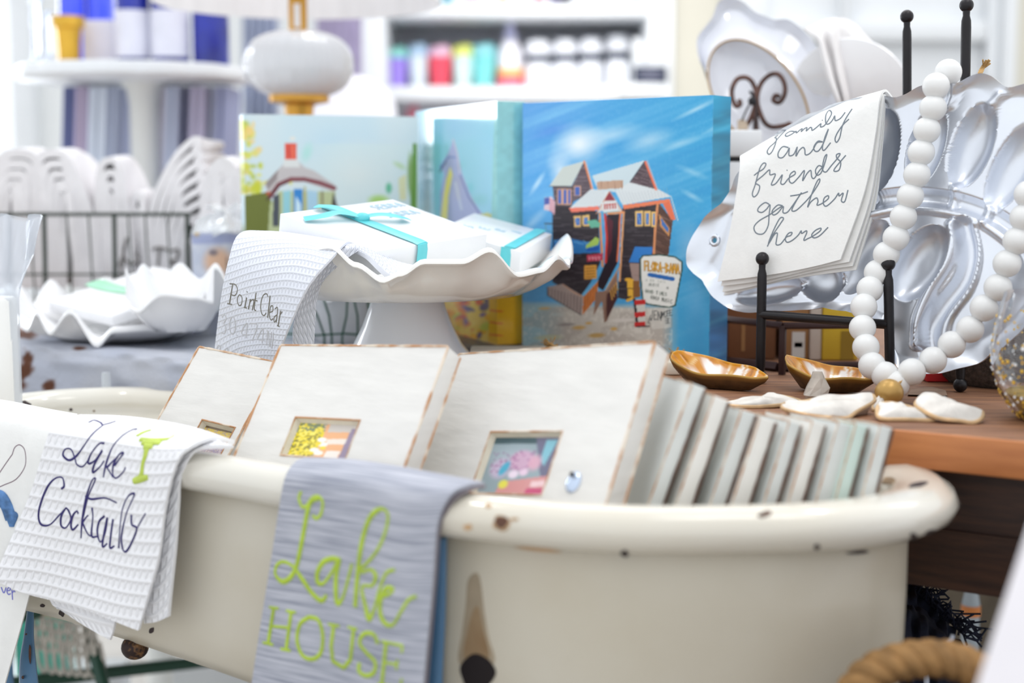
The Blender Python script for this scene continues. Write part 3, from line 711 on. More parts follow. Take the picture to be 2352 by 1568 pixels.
# ---------------------------------------------------------------- waffle towel over the stand: Point Clear
WAF = waffle('white_waffle_weave', (226, 229, 238))
WAF2 = waffle('white_waffle_weave_big', (240, 240, 243), .0105, 1.0)
rows = [[at(640, 548, 1.235), at(700, 560, 1.22), at(760, 572, 1.205), at(820, 580, 1.19)],
        [at(585, 529, 1.205), at(650, 532, 1.185), at(720, 542, 1.165), at(800, 555, 1.145)],
        [at(545, 541, 1.178), at(620, 550, 1.15), at(700, 568, 1.122), at(765, 588, 1.103)],
        [at(524, 600, 1.163), at(590, 615, 1.133), at(655, 636, 1.108), at(708, 655, 1.09)],
        [at(508, 680, 1.167), at(565, 700, 1.141), at(625, 728, 1.118), at(664, 748, 1.103)],
        [at(497, 765, 1.184), at(548, 790, 1.164), at(598, 812, 1.142), at(634, 830, 1.130)],
        [at(490, 830, 1.188), at(538, 848, 1.170), at(588, 862, 1.150), at(624, 872, 1.138)]]
G = cloth_grid(rows, 70, 110)
tt = thing('waffle_towel', 'white waffle towel embroidered Point Clear hanging over the cake stand', 'towel', at(560, 800, 1.12))
mb = MB(); add_cloth(mb, G, .002); mb.build('towel_front', WAF, tt)
bv = bvh_of(G)
rows = [[at(760, 552, 1.20), at(815, 558, 1.175), at(850, 572, 1.165)], [at(760, 578, 1.135), at(800, 566, 1.13), at(830, 572, 1.14)], [at(712, 640, 1.115), at(745, 620, 1.12), at(775, 612, 1.123)], [at(678, 730, 1.118), at(708, 700, 1.12), at(733, 668, 1.122)], [at(672, 800, 1.128), at(698, 790, 1.128), at(722, 780, 1.128)], [at(668, 850, 1.132), at(694, 850, 1.132), at(716, 850, 1.132)]]
G2 = cloth_grid(rows, 24, 60); mb = MB(); add_cloth(mb, G2, .002); mb.build('towel_back_fold', WAF, tt)
rows = [[at(790, 548, 1.19), at(850, 562, 1.165), at(905, 596, 1.15), at(968, 612, 1.15)], [at(800, 560, 1.155), at(850, 576, 1.135), at(898, 612, 1.128), at(950, 622, 1.13)], [at(806, 568, 1.145), at(850, 590, 1.122), at(892, 628, 1.117), at(930, 634, 1.12)]]
G3 = cloth_grid(rows, 40, 16); mb = MB(); add_cloth(mb, G3, .004); mb.build('towel_on_plate', WAF, tt)
o6 = (480, 420); k6 = .36139
def circ(cx, cy, rx, ry, rot=0, n=14): return [(cx + rx * math.cos(i * 2 * math.pi / n + rot), cy + ry * math.sin(i * 2 * math.pi / n + rot)) for i in range(n + 1)]
dark = [[(152, 640, 10), (141, 705, 13), (130, 770, 11)], [(132, 640), (168, 646), (181, 680), (166, 714), (141, 710)], [(117, 766), (148, 772)], circ(196, 745, 15, 34), [(240, 728, 11), (228, 792, 11)], [(244, 690, 12), (243, 694, 12)], [(222, 790), (240, 795)],
        [(264, 738, 10), (251, 802, 10)], [(262, 756), (276, 742), (285, 756), (275, 808, 10)], [(300, 698, 10), (288, 795, 10), (300, 812)], [(284, 742), (308, 750)],
        [(376, 724), (366, 704), (344, 716), (330, 770), (334, 826), (350, 842), (364, 826)], [(389, 716, 10), (373, 856, 10)], [(388, 822), (406, 812), (404, 780), (391, 790), (384, 840), (394, 870), (408, 862)],
        [(420, 800), (434, 790), (436, 812), (428, 884, 10)], [(430, 838), (414, 856), (416, 884), (430, 866)], [(456, 812, 10), (440, 908, 10)], [(450, 840), (466, 818)], [(434, 906), (448, 912)]]
grey = [[(82, 852), (98, 838), (110, 862), (94, 892), (108, 912), (102, 952), (78, 952)], circ(150, 906, 19, 54), [(180, 966, 12), (181, 970, 12)], [(236, 984), (242, 890), (206, 954), (252, 966)], [(264, 890), (306, 906), (276, 1002)], [(338, 1018), (346, 926), (310, 988), (352, 1002)],
        [(366, 1032), (376, 936), (386, 1040), (398, 946)], [(410, 950), (408, 990), (400, 1050)], [(60, 1030), (76, 1040), (66, 1062), (50, 1050), (60, 1030)], [(100, 1060), (116, 1050), (120, 1075), (104, 1090)], [(150, 1075), (166, 1085), (158, 1110)]]
def sc(L, k): return [[(p[0], p[1], (p[2] if len(p) > 2 else 8) * k) for p in s] for s in L]
mb = MB(); stitch(mb, bv, sc(dark, k6), 3, o6, k6); mb.build('embroidered_name', mat('olive_thread', (112, 108, 98), .6), tt)
mb = MB(); stitch(mb, bv, sc(grey, k6 * 1.1), 3, o6, k6); mb.build('embroidered_numbers', mat('grey_thread', (190, 190, 194), .6), tt)
# ================================================================ PAINTED CANVASES
def canvas(name, TL, TR, BR, BL, side_dir, side_w, pic, label, nu, nv, matl=PAINT, ns=14):
    """gallery wrap canvas: painted front and right wrap, plain other sides, wooden stretcher behind"""
    TL, TR, BR, BL = map(arr, (TL, TR, BR, BL)); sd = nrm(side_dir) * side_w
    t = thing(name, label, 'canvas picture', BL)
    mb = MB(); G = quadgrid(TL, TR, BR, BL, nu, nv); mb.grid(G, 0, None, pic.sample(pix(G)), flip=True)
    S = quadgrid(TR, TR + sd, BR + sd, BR, ns, nv); mb.grid(S, 0, None, pic.sample(pix(S)), flip=True)
    T = quadgrid(TL + sd, TR + sd, TR, TL, nu, 4); mb.grid(T, 0, None, pic.sample(pix(np.broadcast_to(T[-1:], T.shape))), flip=True)
    Lf = quadgrid(TL + sd, TL, BL, BL + sd, 3, nv); mb.grid(Lf, 0, None, pic.sample(pix(np.broadcast_to(Lf[:, 1:2], Lf.shape))), flip=True)
    mb.build('painting', matl, t, attr=True, angle=30)
    mb = MB(); w = nrm(TR - TL); u = nrm(TL - BL); L = np.linalg.norm(TR - TL); Hh = np.linalg.norm(TL - BL); k = .018; e = nrm(sd)
    o = BL + e * (side_w - .012) + w * .001 + u * .001
    for q, p1, p2 in ((o, w * (L - .002), u * k), (o + u * (Hh - k - .002), w * (L - .002), u * k), (o, w * k, u * (Hh - .002)), (o + w * (L - k - .002), w * k, u * (Hh - .002))): mb.box(q, p1, p2, e * .0115)
    mb.build('stretcher_bars', mat('stretcher_pine', (206, 176, 132), .6, var=.1, scale=12), t)
    return t

# ---- right canvas: beach bar under a blue sky
P = Pic(1160, 190, 1720, 900, 1.0, (96, 172, 226))
n1 = vnoise(P.w, P.h, 5, 9, 11); n2 = vnoise(P.w, P.h, 14, 40, 12); n3 = vnoise(P.w, P.h, 120, 160, 13)
gy = (P.Y - 210) / 650; gx = (P.X - 1190) / 450
P.mix(np.clip(gx * 1.1 - .25, 0, 1) * .8, (44, 164, 214)); P.mix(np.clip(.6 - gx * 1.3, 0, 1) * np.clip(1 - gy * 2.2, 0, 1), (104, 158, 226))
dg = (P.Y + (P.X - 1190) * .38)                                   # diagonal brush sweeps
sw = np.array([math.sin(i * .071) * .5 + math.sin(i * .173 + 1) * .3 + math.sin(i * .39) * .2 for i in range(1200)])
SW = sw[np.clip((dg - 180).astype(int), 0, 1199)]
P.mix(np.clip(SW * .6, 0, .5) * (n1 * .8 + .2), (140, 208, 240)); P.mix(np.clip(-SW * .5, 0, .45) * n1, (40, 140, 208))
P.mix(np.clip(n3 - .6, 0, 1) * .25, (190, 226, 244))
for x, y, rx, ry, a, c, rot in ((1330, 330, 70, 55, .95, (238, 244, 248), -.2), (1290, 395, 34, 60, .8, (232, 240, 246), -.4), (1400, 310, 90, 26, .6, (214, 234, 246), -.2), (1490, 322, 70, 30, .55, (226, 240, 248), -.3),
        (1600, 250, 70, 8, .7, (206, 232, 246), -.45), (1660, 285, 60, 7, .7, (196, 230, 246), -.45), (1560, 330, 60, 12, .5, (200, 230, 244), -.3), (1235, 420, 40, 8, .8, (214, 236, 248), -1.0), (1225, 510, 60, 14, .6, (190, 222, 244), -.8),
        (1590, 395, 50, 10, .5, (180, 222, 242), .4), (1590, 450, 34, 9, .6, (196, 230, 246), .5), (1585, 560, 40, 60, .6, (160, 204, 236), 0), (1600, 700, 36, 90, .5, (120, 186, 232), 0), (1212, 560, 24, 40, .5, (70, 170, 220), 0), (1265, 300, 60, 20, .5, (90, 140, 222), -.3)):
    P.blob(x, y, rx, ry, c, a, .9, rot)
P.mix(np.clip((P.Y - 700) / 40, 0, 1) * np.clip((1640 - P.X) / 30, 0, 1) * np.clip((P.X - 1560) / 40, 0, 1) * .6, (64, 152, 206))
P.mix(np.clip((P.Y - 690 - (P.X - 1190) * .02) / 14, 0, 1) * np.clip((1560 - P.X) / 40, 0, 1), (206, 200, 190))
P.mix(np.clip((P.Y - 690) / 14, 0, 1) * np.clip((1300 - P.X) / 60, 0, 1) * .75, (150, 198, 212))
P.mix(((n2 > .55) & (P.Y > 705) & (P.X < 1545)) * .35, (168, 158, 150)); P.mix(((n3 > .72) & (P.Y > 705) & (P.X < 1545)) * .4, (240, 236, 226))
for x, y, rx, ry, c in ((1250, 708, 18, 4, (216, 178, 110)), (1330, 752, 20, 6, (206, 164, 92)), (1370, 770, 24, 7, (196, 156, 84)), (1410, 755, 10, 5, (214, 166, 80)), (1352, 742, 10, 4, (214, 166, 80)), (1300, 745, 26, 5, (150, 140, 136)), (1430, 735, 40, 6, (224, 218, 210)), (1260, 775, 40, 8, (196, 200, 168)), (1480, 800, 60, 6, (150, 150, 160)), (1590, 830, 26, 3, (90, 90, 110)), (1560, 815, 40, 6, (150, 150, 156))): P.blob(x, y, rx, ry, c, .85, .5, -.05)
# right wrap side (deeper teal, same print carried round the edge)
side = P.X > 1637.5 - (P.Y - 218) / 64
tl = np.clip((P.Y - 560) / 200, 0, 1)[..., None]
sc_ = np.array((20, 138, 178.)) * (1 - tl) + np.array((58, 118, 176.)) * tl
st_ = np.clip(SW, 0, 1)[..., None] * .35; sc_ = sc_ * (1 - st_) + np.array((120, 200, 226.)) * st_
P.a = np.where(side[..., None], sc_ * (.86 + .28 * n2[..., None]), P.a)
def q(*xy): return [(1200 + x * .2807, 350 + y * .2807) for x, y in xy]         # from close-up coordinates
BLK, BRD = (52, 44, 50), (24, 20, 26)
WHT = (222, 228, 230); ORG = (240, 138, 84)
P.boards(q((245, 270), (400, 280), (500, 80), (570, 300), (560, 340), (420, 400), (400, 445), (265, 440)), (98, 84, 92), (50, 42, 48), 4)
P.boards(q((245, 440), (400, 440), (620, 480), (640, 900), (560, 1060), (480, 1170), (330, 1110), (245, 1060)), BLK, BRD, 4.5, seed=2)
P.boards(q((820, 450), (1110, 410), (1090, 850), (960, 850), (960, 1080), (870, 1210), (780, 1190), (800, 800)), BLK, BRD, 4.5, seed=3)
P.boards(q((1110, 400), (1230, 560), (1195, 840), (1080, 840)), (96, 66, 54), (44, 32, 32), 4.5, .45, seed=4)
P.poly(q((1120, 505), (1205, 620), (1200, 690), (1125, 600)), (214, 150, 90)); P.poly(q((1135, 535), (1195, 620), (1192, 660), (1138, 590)), (60, 118, 190))
P.poly(q((220, 275), (330, 120), (505, 70), (400, 275)), (206, 212, 206)); P.line(q((220, 275), (400, 275)), 1.5, (40, 40, 44)); P.line(q((505, 72), (570, 300)), 3.6, ORG); P.line(q((520, 80), (578, 300)), 1.5, (220, 200, 190))
for i in range(9): P.line(q((250 + i * 22, 265), (345 + i * 18, 125 - i * 5)), 1, (180, 186, 180), .6)
P.poly(q((380, 460), (560, 300), (720, 315), (640, 440), (610, 440)), WHT); P.poly(q((570, 190), (1000, 65), (880, 240), (830, 330), (620, 310)), (206, 222, 228)); P.poly(q((760, 320), (880, 240), (1110, 300), (1220, 360), (820, 430)), WHT)
for i in range(16): P.line(q((790 + i * 26, 330 - abs(i - 5) * 4), (830 + i * 24, 415 - i * 4)), 1.2, (176, 186, 194), .5)
for i in range(10): P.line(q((440 + i * 24, 425), (560 + i * 12, 315)), 1.2, (186, 196, 200), .5)
P.boards(q((880, 245), (1000, 75), (1090, 300)), (92, 74, 80), (48, 38, 44), 4, .3, seed=5); P.line(q((1005, 75), (1092, 302)), 4.5, (244, 118, 80)); P.line(q((1020, 70), (1106, 305)), 2, (214, 190, 190)); P.line(q((880, 242), (1000, 70)), 1.2, (60, 60, 70))
P.poly(q((605, 240), (825, 225), (825, 290), (615, 305)), (196, 160, 136)); [P.line(q((645 + i * 55, 235), (648 + i * 55, 300)), 1, (150, 110, 92)) for i in range(4)]
P.poly(q((380, 455), (620, 440), (640, 470), (400, 490)), (244, 128, 106)); P.poly(q((820, 430), (1205, 380), (1255, 550), (1225, 555), (1195, 410), (830, 465)), (240, 132, 92)); P.line(q((1215, 360), (1272, 555)), 2, (214, 226, 230)); P.poly(q((1150, 420), (1200, 400), (1250, 552), (1215, 550)), (236, 120, 84))
P.poly(q((600, 500), (712, 315), (830, 500), (790, 480), (640, 480)), (226, 214, 206)); P.poly(q((668, 392), (712, 322), (762, 392)), (150, 52, 66)); P.line(q((605, 500), (712, 318), (830, 500)), 1.6, (216, 140, 110))
P.poly(q((650, 410), (770, 392), (785, 480), (665, 497)), (228, 232, 232)); P.line(q((655, 495), (785, 482)), 2, (110, 180, 190))
for i, x in enumerate((672, 692, 715, 738, 758)): P.line(q((x, 425 - i * 2), (x + 3, 462 - i * 2)), 3, (196, 70, 60)); 
P.line(q((670, 432), (765, 422)), 1.6, (196, 70, 60))
P.poly(q((690, 510), (795, 505), (780, 900), (660, 1130), (600, 1090), (680, 900)), (38, 26, 38)); P.poly(q((690, 520), (740, 560), (730, 800), (690, 900)), (96, 30, 46), .9)
P.line(q((632, 500), (650, 800), (655, 930)), 4.5, (240, 150, 70)); P.line(q((675, 505), (690, 700), (680, 900)), 5, (214, 62, 50)); P.line(q((800, 500), (790, 700), (775, 890)), 4, (236, 120, 70)); P.line(q((828, 490), (812, 760), (795, 1050)), 4.5, (232, 170, 120)); P.line(q((1105, 430), (1085, 640), (1075, 830)), 5.5, (226, 150, 100)); P.line(q((700, 500), (830, 490)), 5, (236, 158, 106))
for x0, y0, w, h in ((290, 305, 34, 115), (335, 305, 34, 115), (372, 305, 26, 115), (430, 280, 44, 70)):
    P.poly(q((x0 - 8, y0 - 8), (x0 + w + 4, y0 - 8), (x0 + w + 4, y0 + h + 6), (x0 - 8, y0 + h + 6)), (226, 170, 130)); P.poly(q((x0, y0), (x0 + w - 6, y0), (x0 + w - 6, y0 + h), (x0, y0 + h)), (72, 104, 180))
for x0, y0, w, h in ((420, 520, 60, 90), (490, 515, 56, 90), (922, 480, 66, 125), (996, 480, 52, 125), (1052, 485, 40, 125)):
    P.poly(q((x0, y0), (x0 + w, y0 - 4), (x0 + w, y0 + h), (x0 + 2, y0 + h)), (238, 196, 120)); P.poly(q((x0 + 14, y0 + 18), (x0 + w - 12, y0 + 15), (x0 + w - 12, y0 + h - 14), (x0 + 15, y0 + h - 14)), (62, 112, 190)); P.line(q((x0 + 20, y0 + 22), (x0 + w - 24, y0 + h - 30)), 1.4, (160, 200, 230))
P.poly(q((255, 715), (400, 705), (520, 730), (640, 720), (635, 820), (400, 830), (255, 800)), (46, 120, 186)); [P.line(q((260 + i * 40, 720 + (i % 3) * 12), (300 + i * 40, 735 + (i % 4) * 14)), 2.2, (120, 186, 222), .7) for i in range(9)]
P.poly(q((520, 760), (600, 690), (630, 710), (620, 755), (520, 785)), (172, 206, 96)); P.poly(q((520, 790), (630, 765), (620, 800), (530, 808)), (30, 84, 176))
P.poly(q((525, 840), (660, 825), (655, 880), (530, 895)), (196, 60, 84)); [P.line(q((545 + i * 26, 850), (552 + i * 26, 882)), 1.6, (240, 180, 190)) for i in range(4)]; P.line(q((540, 866), (645, 856)), 1.2, (240, 180, 190))
P.poly(q((505, 925), (608, 920), (606, 1030), (505, 1040)), (232, 168, 72)); [P.line(q((520, 948 + i * 24), (592, 943 + i * 24)), 1.6, (90, 60, 40), .7) for i in range(4)]
P.poly(q((525, 560), (600, 548), (640, 580), (630, 612), (560, 618)), (108, 186, 158))
P.poly(q((870, 900), (920, 770), (1065, 770), (1060, 840), (960, 850), (955, 900)), (52, 128, 206)); P.boards(q((875, 905), (955, 905), (958, 1070), (900, 1050)), (166, 142, 134), (110, 90, 86), 30)
P.line(q((850, 1040), (880, 1040), (900, 1050), (905, 1190), (860, 1210)), 7, (236, 178, 60)); P.poly(q((855, 1035), (905, 1040), (905, 1170), (862, 1180)), (238, 184, 64)); P.poly(q((905, 1050), (960, 1050), (965, 1180), (905, 1190)), (140, 92, 48)); P.line(q((860, 1110), (905, 1115)), 2, (90, 60, 30))
P.poly(q((175, 370), (240, 360), (268, 410), (262, 520), (240, 480), (178, 470)), (226, 200, 210)); P.poly(q((178, 372), (218, 368), (220, 420), (180, 430)), (80, 96, 170)); [P.line(q((222, 385 + i * 22), (262, 400 + i * 24)), 1.8, (206, 84, 96)) for i in range(5)]
P.line(q((180, 580), (250, 585)), 2, (70, 50, 44)); P.line(q((190, 590), (190, 640), (250, 650)), 1.5, (120, 160, 160))
# deck and ramp
P.poly(q((205, 1100), (330, 1075), (505, 1180), (480, 1330), (205, 1170)), (176, 158, 152)); [P.line(q((215 + i * 26, 1110 + i * 7), (212 + i * 26, 1165 + i * 15)), 1.3, (84, 70, 70)) for i in range(11)]; P.line(q((330, 1080), (430, 1150), (500, 1180)), 2.5, (206, 160, 130)); P.line(q((205, 1100), (205, 1168), (480, 1330)), 1.6, (60, 50, 52))
P.poly(q((500, 1180), (620, 1050), (610, 1190), (490, 1330)), (222, 132, 66)); [P.line(q((515 + i * 22, 1170 - i * 22), (508 + i * 22, 1300 - i * 26)), 1.3, (120, 64, 36)) for i in range(5)]
P.poly(q((580, 1340), (600, 1140), (690, 1130), (780, 960), (780, 1180), (690, 1380), (670, 1390), (650, 1210)), (150, 116, 98)); P.poly(q((690, 1160), (770, 1080), (780, 1190), (685, 1375)), (72, 38, 40)); [P.line(q((720 + i * 16, 1130 - i * 22), (735 + i * 14, 1205 - i * 26)), 2.4, (232, 176, 80)) for i in range(4)]; P.line(q((680, 1130), (800, 930)), 2.4, (214, 150, 96)); P.line(q((672, 1385), (690, 1140)), 2.6, (130, 96, 80))
# round sign and its writing
sg = q((965, 870), (985, 845), (1120, 835), (1250, 855), (1305, 895), (1305, 960), (1250, 1250), (1200, 1268), (1020, 1240), (985, 1210), (965, 1000))
P.poly(sg, (238, 238, 232)); P.line(sg + sg[:1], 3, (24, 60, 50))
FL = {'F': [[(1, 0), (0, 0), (0, 1)], [(0, .5), (.8, .5)]], 'L': [[(0, 0), (0, 1), (1, 1)]], 'O': [[(.5, 0), (0, .5), (.5, 1), (1, .5), (.5, 0)]], 'R': [[(0, 1), (0, 0), (.9, .2), (0, .5), (1, 1)]], 'A': [[(0, 1), (.5, 0), (1, 1)], [(.2, .65), (.8, .65)]], '-': [[(.1, .5), (.9, .5)]],
      'B': [[(0, 0), (0, 1), (.9, .75), (0, .5), (.8, .25), (0, 0)]], 'M': [[(0, 1), (.1, 0), (.5, .6), (.9, 0), (1, 1)]], 'G': [[(1, .15), (.5, 0), (0, .5), (.5, 1), (1, .8), (1, .5), (.6, .5)]], 'D': [[(0, 0), (0, 1), (.9, .6), (.7, .1), (0, 0)]], 'T': [[(0, 0), (1, 0)], [(.5, 0), (.5, 1)]], 'I': [[(.5, 0), (.5, 1)]],
      'E': [[(1, 0), (0, 0), (0, 1), (1, 1)], [(0, .5), (.7, .5)]], 'S': [[(1, 0), (0, .2), (1, .75), (0, 1)]], 'U': [[(0, 0), (.1, .9), (.9, .9), (1, 0)]], 'C': [[(1, .1), (.3, 0), (0, .5), (.3, 1), (1, .9)]], 'N': [[(0, 1), (0, 0), (1, 1), (1, 0)]], 'J': [[(.8, 0), (.7, .9), (.3, 1.2), (0, .9)]], '&': [[(1, 1), (.2, .2), (.6, 0), (.2, .8), (1, .6)]]}
def words(w, x0, y0, dx, dy, cw, ch, lw, col, sl=0.0):
    for i, c in enumerate(w):
        for stn in FL.get(c, []): P.line(q(*[(x0 + dx * i + x * cw + sl * y, y0 + dy * i + y * ch) for x, y in stn]), lw, col)
words('FLORA-BAMA', 1000, 890, 29, 3, 22, 74, 3.2, (90, 60, 30)); words('FLORA-BAMA', 1000, 890, 29, 3, 22, 72, 2.2, (240, 176, 50))
P.line(q((1040, 1000), (1230, 1035)), 9, (36, 104, 182))
words('GOOD TIMES', 1005, 1120, 18, 3, 13, 26, 1.0, (90, 100, 90)); words('GOOD MUSIC', 1050, 1170, 18, 4, 13, 28, 1.0, (70, 76, 70)); words('MUSIC', 1035, 1072, 18, 1, 12, 20, .9, (110, 116, 110)); words('OPEN', 1010, 1036, 18, 1, 12, 18, .8, (176, 180, 172)); words('DAILY', 1110, 1045, 18, 2, 12, 18, .7, (176, 180, 172)); words('G', 1180, 1100, 18, 2, 12, 18, .8, (110, 116, 110))
P.poly(q((915, 1200), (1000, 1205), (1010, 1400), (940, 1430)), (214, 214, 206)); P.poly(q((905, 1190), (925, 1195), (950, 1430), (930, 1420)), (40, 34, 40)); [P.poly(q((915, y), (1005, y - 8), (1008, y + 30), (920, y + 40)), (206, 44, 44)) for y in (1210, 1310, 1390)]
P.line(q((935, 1425), (1040, 1420)), 2.6, (60, 50, 56)); P.poly(q((1020, 1275), (1220, 1265), (1215, 1430), (1060, 1450)), (226, 224, 216), .6)
words('JEN', 1045, 1290, 32, 6, 24, 70, 1.5, (50, 54, 56)); words('MCEE', 1140, 1305, 22, -6, 18, 46, 1.3, (50, 54, 56)); words('EE', 1172, 1355, 18, 0, 13, 40, 1.2, (60, 64, 66))
P.line(q((1045, 1400), (1030, 1390), (1050, 1330)), 1.4, (60, 64, 66))
FR = at(1637, 218, 1.232); FB = onz(1627, 855, TZ + .0005); FR = V(FB[0], FB[1], FR[2])
wd = nrm(V(-.79, .616, 0)) * .205
BLc = FB + wd; TLc = V(BLc[0], BLc[1], FR[2])
canvas('painted_canvas', TLc, FR, FB, BLc, V(.616, .79, 0), .032, P, 'blue canvas painting of a wooden beach bar with a round sign', 230, 320)

# ---- middle canvas turned away: bird on blue, glossy; yellow picture carried over its lower half
P = Pic(930, 200, 1230, 830, 1.0, (146, 208, 230))
n1 = vnoise(P.w, P.h, 8, 14, 21); n2 = vnoise(P.w, P.h, 30, 60, 22)
P.mix(np.clip(n1 - .4, 0, 1) * .9, (120, 200, 216)); P.mix(np.clip(.5 - n1, 0, 1) * .8, (140, 190, 234)); P.blob(985, 350, 40, 60, (128, 208, 206), .7, .9)
P.poly([(1010, 510), (1012, 440), (1020, 400), (1012, 380), (1030, 350), (1042, 318), (1050, 345), (1062, 400), (1082, 450), (1100, 480), (1120, 500), (1120, 560), (1010, 560)], (164, 168, 214))
P.poly([(1012, 500), (1018, 450), (1026, 410), (1034, 382), (1040, 400), (1030, 450), (1026, 520), (1014, 530)], (226, 216, 120)); P.line([(1012, 385), (1030, 360), (1046, 362)], 4, (110, 122, 190)); P.line([(1010, 395), (1024, 372)], 3, (60, 60, 90)); P.line([(1056, 400), (1076, 452), (1100, 488)], 4, (112, 116, 180)); P.line([(1046, 420), (1060, 480)], 6, (190, 196, 224)); P.line([(1040, 320), (1050, 350), (1056, 400)], 3, (206, 196, 214))
P.poly([(1090, 495), (1120, 488), (1150, 500), (1150, 560), (1080, 560)], (196, 196, 120)); P.blob(1140, 505, 16, 10, (40, 34, 50), 1, .3)
low = P.Y > 600
P.a = np.where(low[..., None], np.array((232, 196, 96.)), P.a)
for k in range(90):
    r = random.Random(k); x, y = r.uniform(990, 1128), r.uniform(640, 800); c = [(236, 168, 40), (226, 120, 60), (120, 96, 160), (240, 214, 110), (190, 196, 80), (216, 90, 70), (90, 80, 130), (244, 190, 90)][k % 8]
    P.blob(x, y, r.uniform(8, 20), r.uniform(5, 12), c, .85, .4, r.uniform(-1, 1))
sd = P.X > 1136 - (P.Y - 230) * .026
P.a = np.where((sd & ~low)[..., None], np.array((138, 202, 204.)) * (.95 + .08 * n2[..., None]), P.a); P.a = np.where((sd & low)[..., None], np.array((236, 182, 34.)), P.a)
for y in (712, 740, 768): P.line([(1126, y), (1152, y + 3)], 4, (226, 120, 40))
D2 = 1.36; TR2 = at(1141, 232, D2); ZB2 = at(1120, 792, D2)[2]; u2 = nrm(V(-.407, .914, 0)) * .223
BR2 = V(TR2[0], TR2[1], ZB2)
canvas('painted_canvas', TR2 + u2, TR2, BR2, BR2 + u2, V(.914, .407, 0), .0290, P, 'glossy canvas with a blue and yellow bird, turned sideways', 150, 240, mat('varnished_print', (200, 200, 200), .16, attr='paint', coat=1.0), 12)
t = thing('canvas_block', 'dark brown block under the bird canvas', 'block', V(TR2[0], TR2[1] + .1, TZ))
mb = MB(); k0 = at(1052, 800, 1.345); mb.box(V(TR2[0] - .075, 1.33, TZ), V(.115, .03, 0), u2 * .95, V(0, 0, ZB2 - TZ - .0005)); mb.build('block', mat('espresso_wood', (74, 54, 48), .35, var=.2, scale=20), t, bevel=.002)

# ---- left canvas: round house with red chimney
P = Pic(520, 240, 990, 760, 1.0, (206, 224, 230))
n1 = vnoise(P.w, P.h, 6, 6, 31); n2 = vnoise(P.w, P.h, 40, 40, 32)
P.mix(np.clip(n1 - .45, 0, 1) * 1.2, (190, 218, 232)); P.mix(np.clip(.5 - n1, 0, 1) * .8, (226, 228, 226)); P.blob(820, 400, 120, 90, (226, 228, 226), .7, .9); P.blob(705, 350, 16, 30, (168, 222, 214), .8, .8, .3); P.mix((P.Y > 330) * np.clip((P.X - 690) / 60, 0, 1) * .3, (216, 232, 224))
for k in range(70):
    r = random.Random(k + 300); y = r.uniform(280, 460); x = 555 + abs(r.gauss(0, 1)) * (12 + (y - 280) * .12); c = [(222, 220, 90), (200, 206, 50), (240, 206, 130), (176, 190, 60), (226, 214, 110)][k % 5]
    P.blob(x, y, r.uniform(5, 14), r.uniform(5, 12), c, .7, .6)
P.blob(590, 430, 16, 22, (200, 204, 40), .9, .6); P.blob(572, 300, 14, 16, (246, 206, 130), .8, .7)
P.poly([(560, 450), (620, 440), (640, 620), (560, 620)], (110, 118, 50)); P.poly([(620, 470), (640, 440), (770, 440), (780, 620), (610, 620)], (186, 196, 150)); 
P.poly([(608, 425), (640, 388), (660, 368), (682, 368), (700, 384), (722, 392), (768, 424), (768, 440), (740, 432), (690, 412), (660, 414), (630, 432), (618, 446)], (196, 190, 190)); P.poly([(610, 420), (640, 388), (636, 412), (616, 436)], (150, 140, 140))
P.line([(620, 452), (640, 424), (668, 412), (700, 412), (735, 420), (768, 432)], 10, (130, 66, 74)); P.line([(612, 460), (636, 430), (660, 417)], 3, (60, 40, 44))
P.poly([(655, 328), (682, 330), (682, 366), (654, 366)], (224, 90, 70)); P.poly([(652, 366), (684, 366), (690, 384), (650, 384)], (220, 222, 220)); P.line([(662, 335), (664, 362)], 3, (200, 60, 60)); P.line([(672, 335), (674, 362)], 3, (240, 120, 90)); P.blob(672, 318, 9, 6, (238, 226, 214), .8)
P.poly([(650, 440), (668, 436), (668, 520), (650, 520)], (150, 206, 216)); P.poly([(675, 434), (696, 433), (694, 520), (674, 520)], (52, 134, 206)); P.poly([(706, 436), (730, 440), (728, 520), (706, 520)], (170, 206, 226)); P.poly([(680, 450), (692, 470), (690, 500), (678, 490)], (206, 232, 244)); P.line([(700, 430), (700, 530)], 4, (176, 170, 110)); P.line([(740, 440), (742, 530)], 4, (120, 110, 84)); P.poly([(628, 450), (642, 445), (642, 520), (626, 520)], (74, 80, 90)); P.poly([(766, 440), (782, 500), (776, 530), (760, 480)], (70, 66, 60)); P.blob(616, 444, 8, 6, (190, 80, 50), .9)
P.poly([(948, 330), (958, 330), (958, 620), (936, 620)], (104, 150, 66)); P.blob(942, 400, 8, 60, (120, 156, 80), .8, .5); P.poly([(915, 410), (932, 400), (934, 460), (918, 460)], (216, 218, 176)); P.blob(893, 432, 9, 16, (90, 180, 140), .9, .5); P.blob(870, 460, 30, 16, (160, 206, 90), .8, .6); P.blob(918, 380, 22, 8, (176, 206, 150), .7, .7, .5)
D1 = 1.455; TL1 = at(558, 262, D1); TR1 = at(960, 268, D1 + .06); zb1 = TZ + .001
BL1 = V(TL1[0], TL1[1], zb1); BR1 = V(TR1[0], TR1[1], zb1); TR1[2] = TL1[2]; w1 = nrm(TR1 - TL1)
canvas('painted_canvas', TL1, TR1, BR1, BL1, V(-w1[1], w1[0], 0), .025, P, 'pale canvas painting of a round house with red chimney', 200, 240)
# small yellow picture board seen between towel and cake stand foot
YELP = mat('yellow_card', (232, 190, 70), .5, var=.2, scale=40)

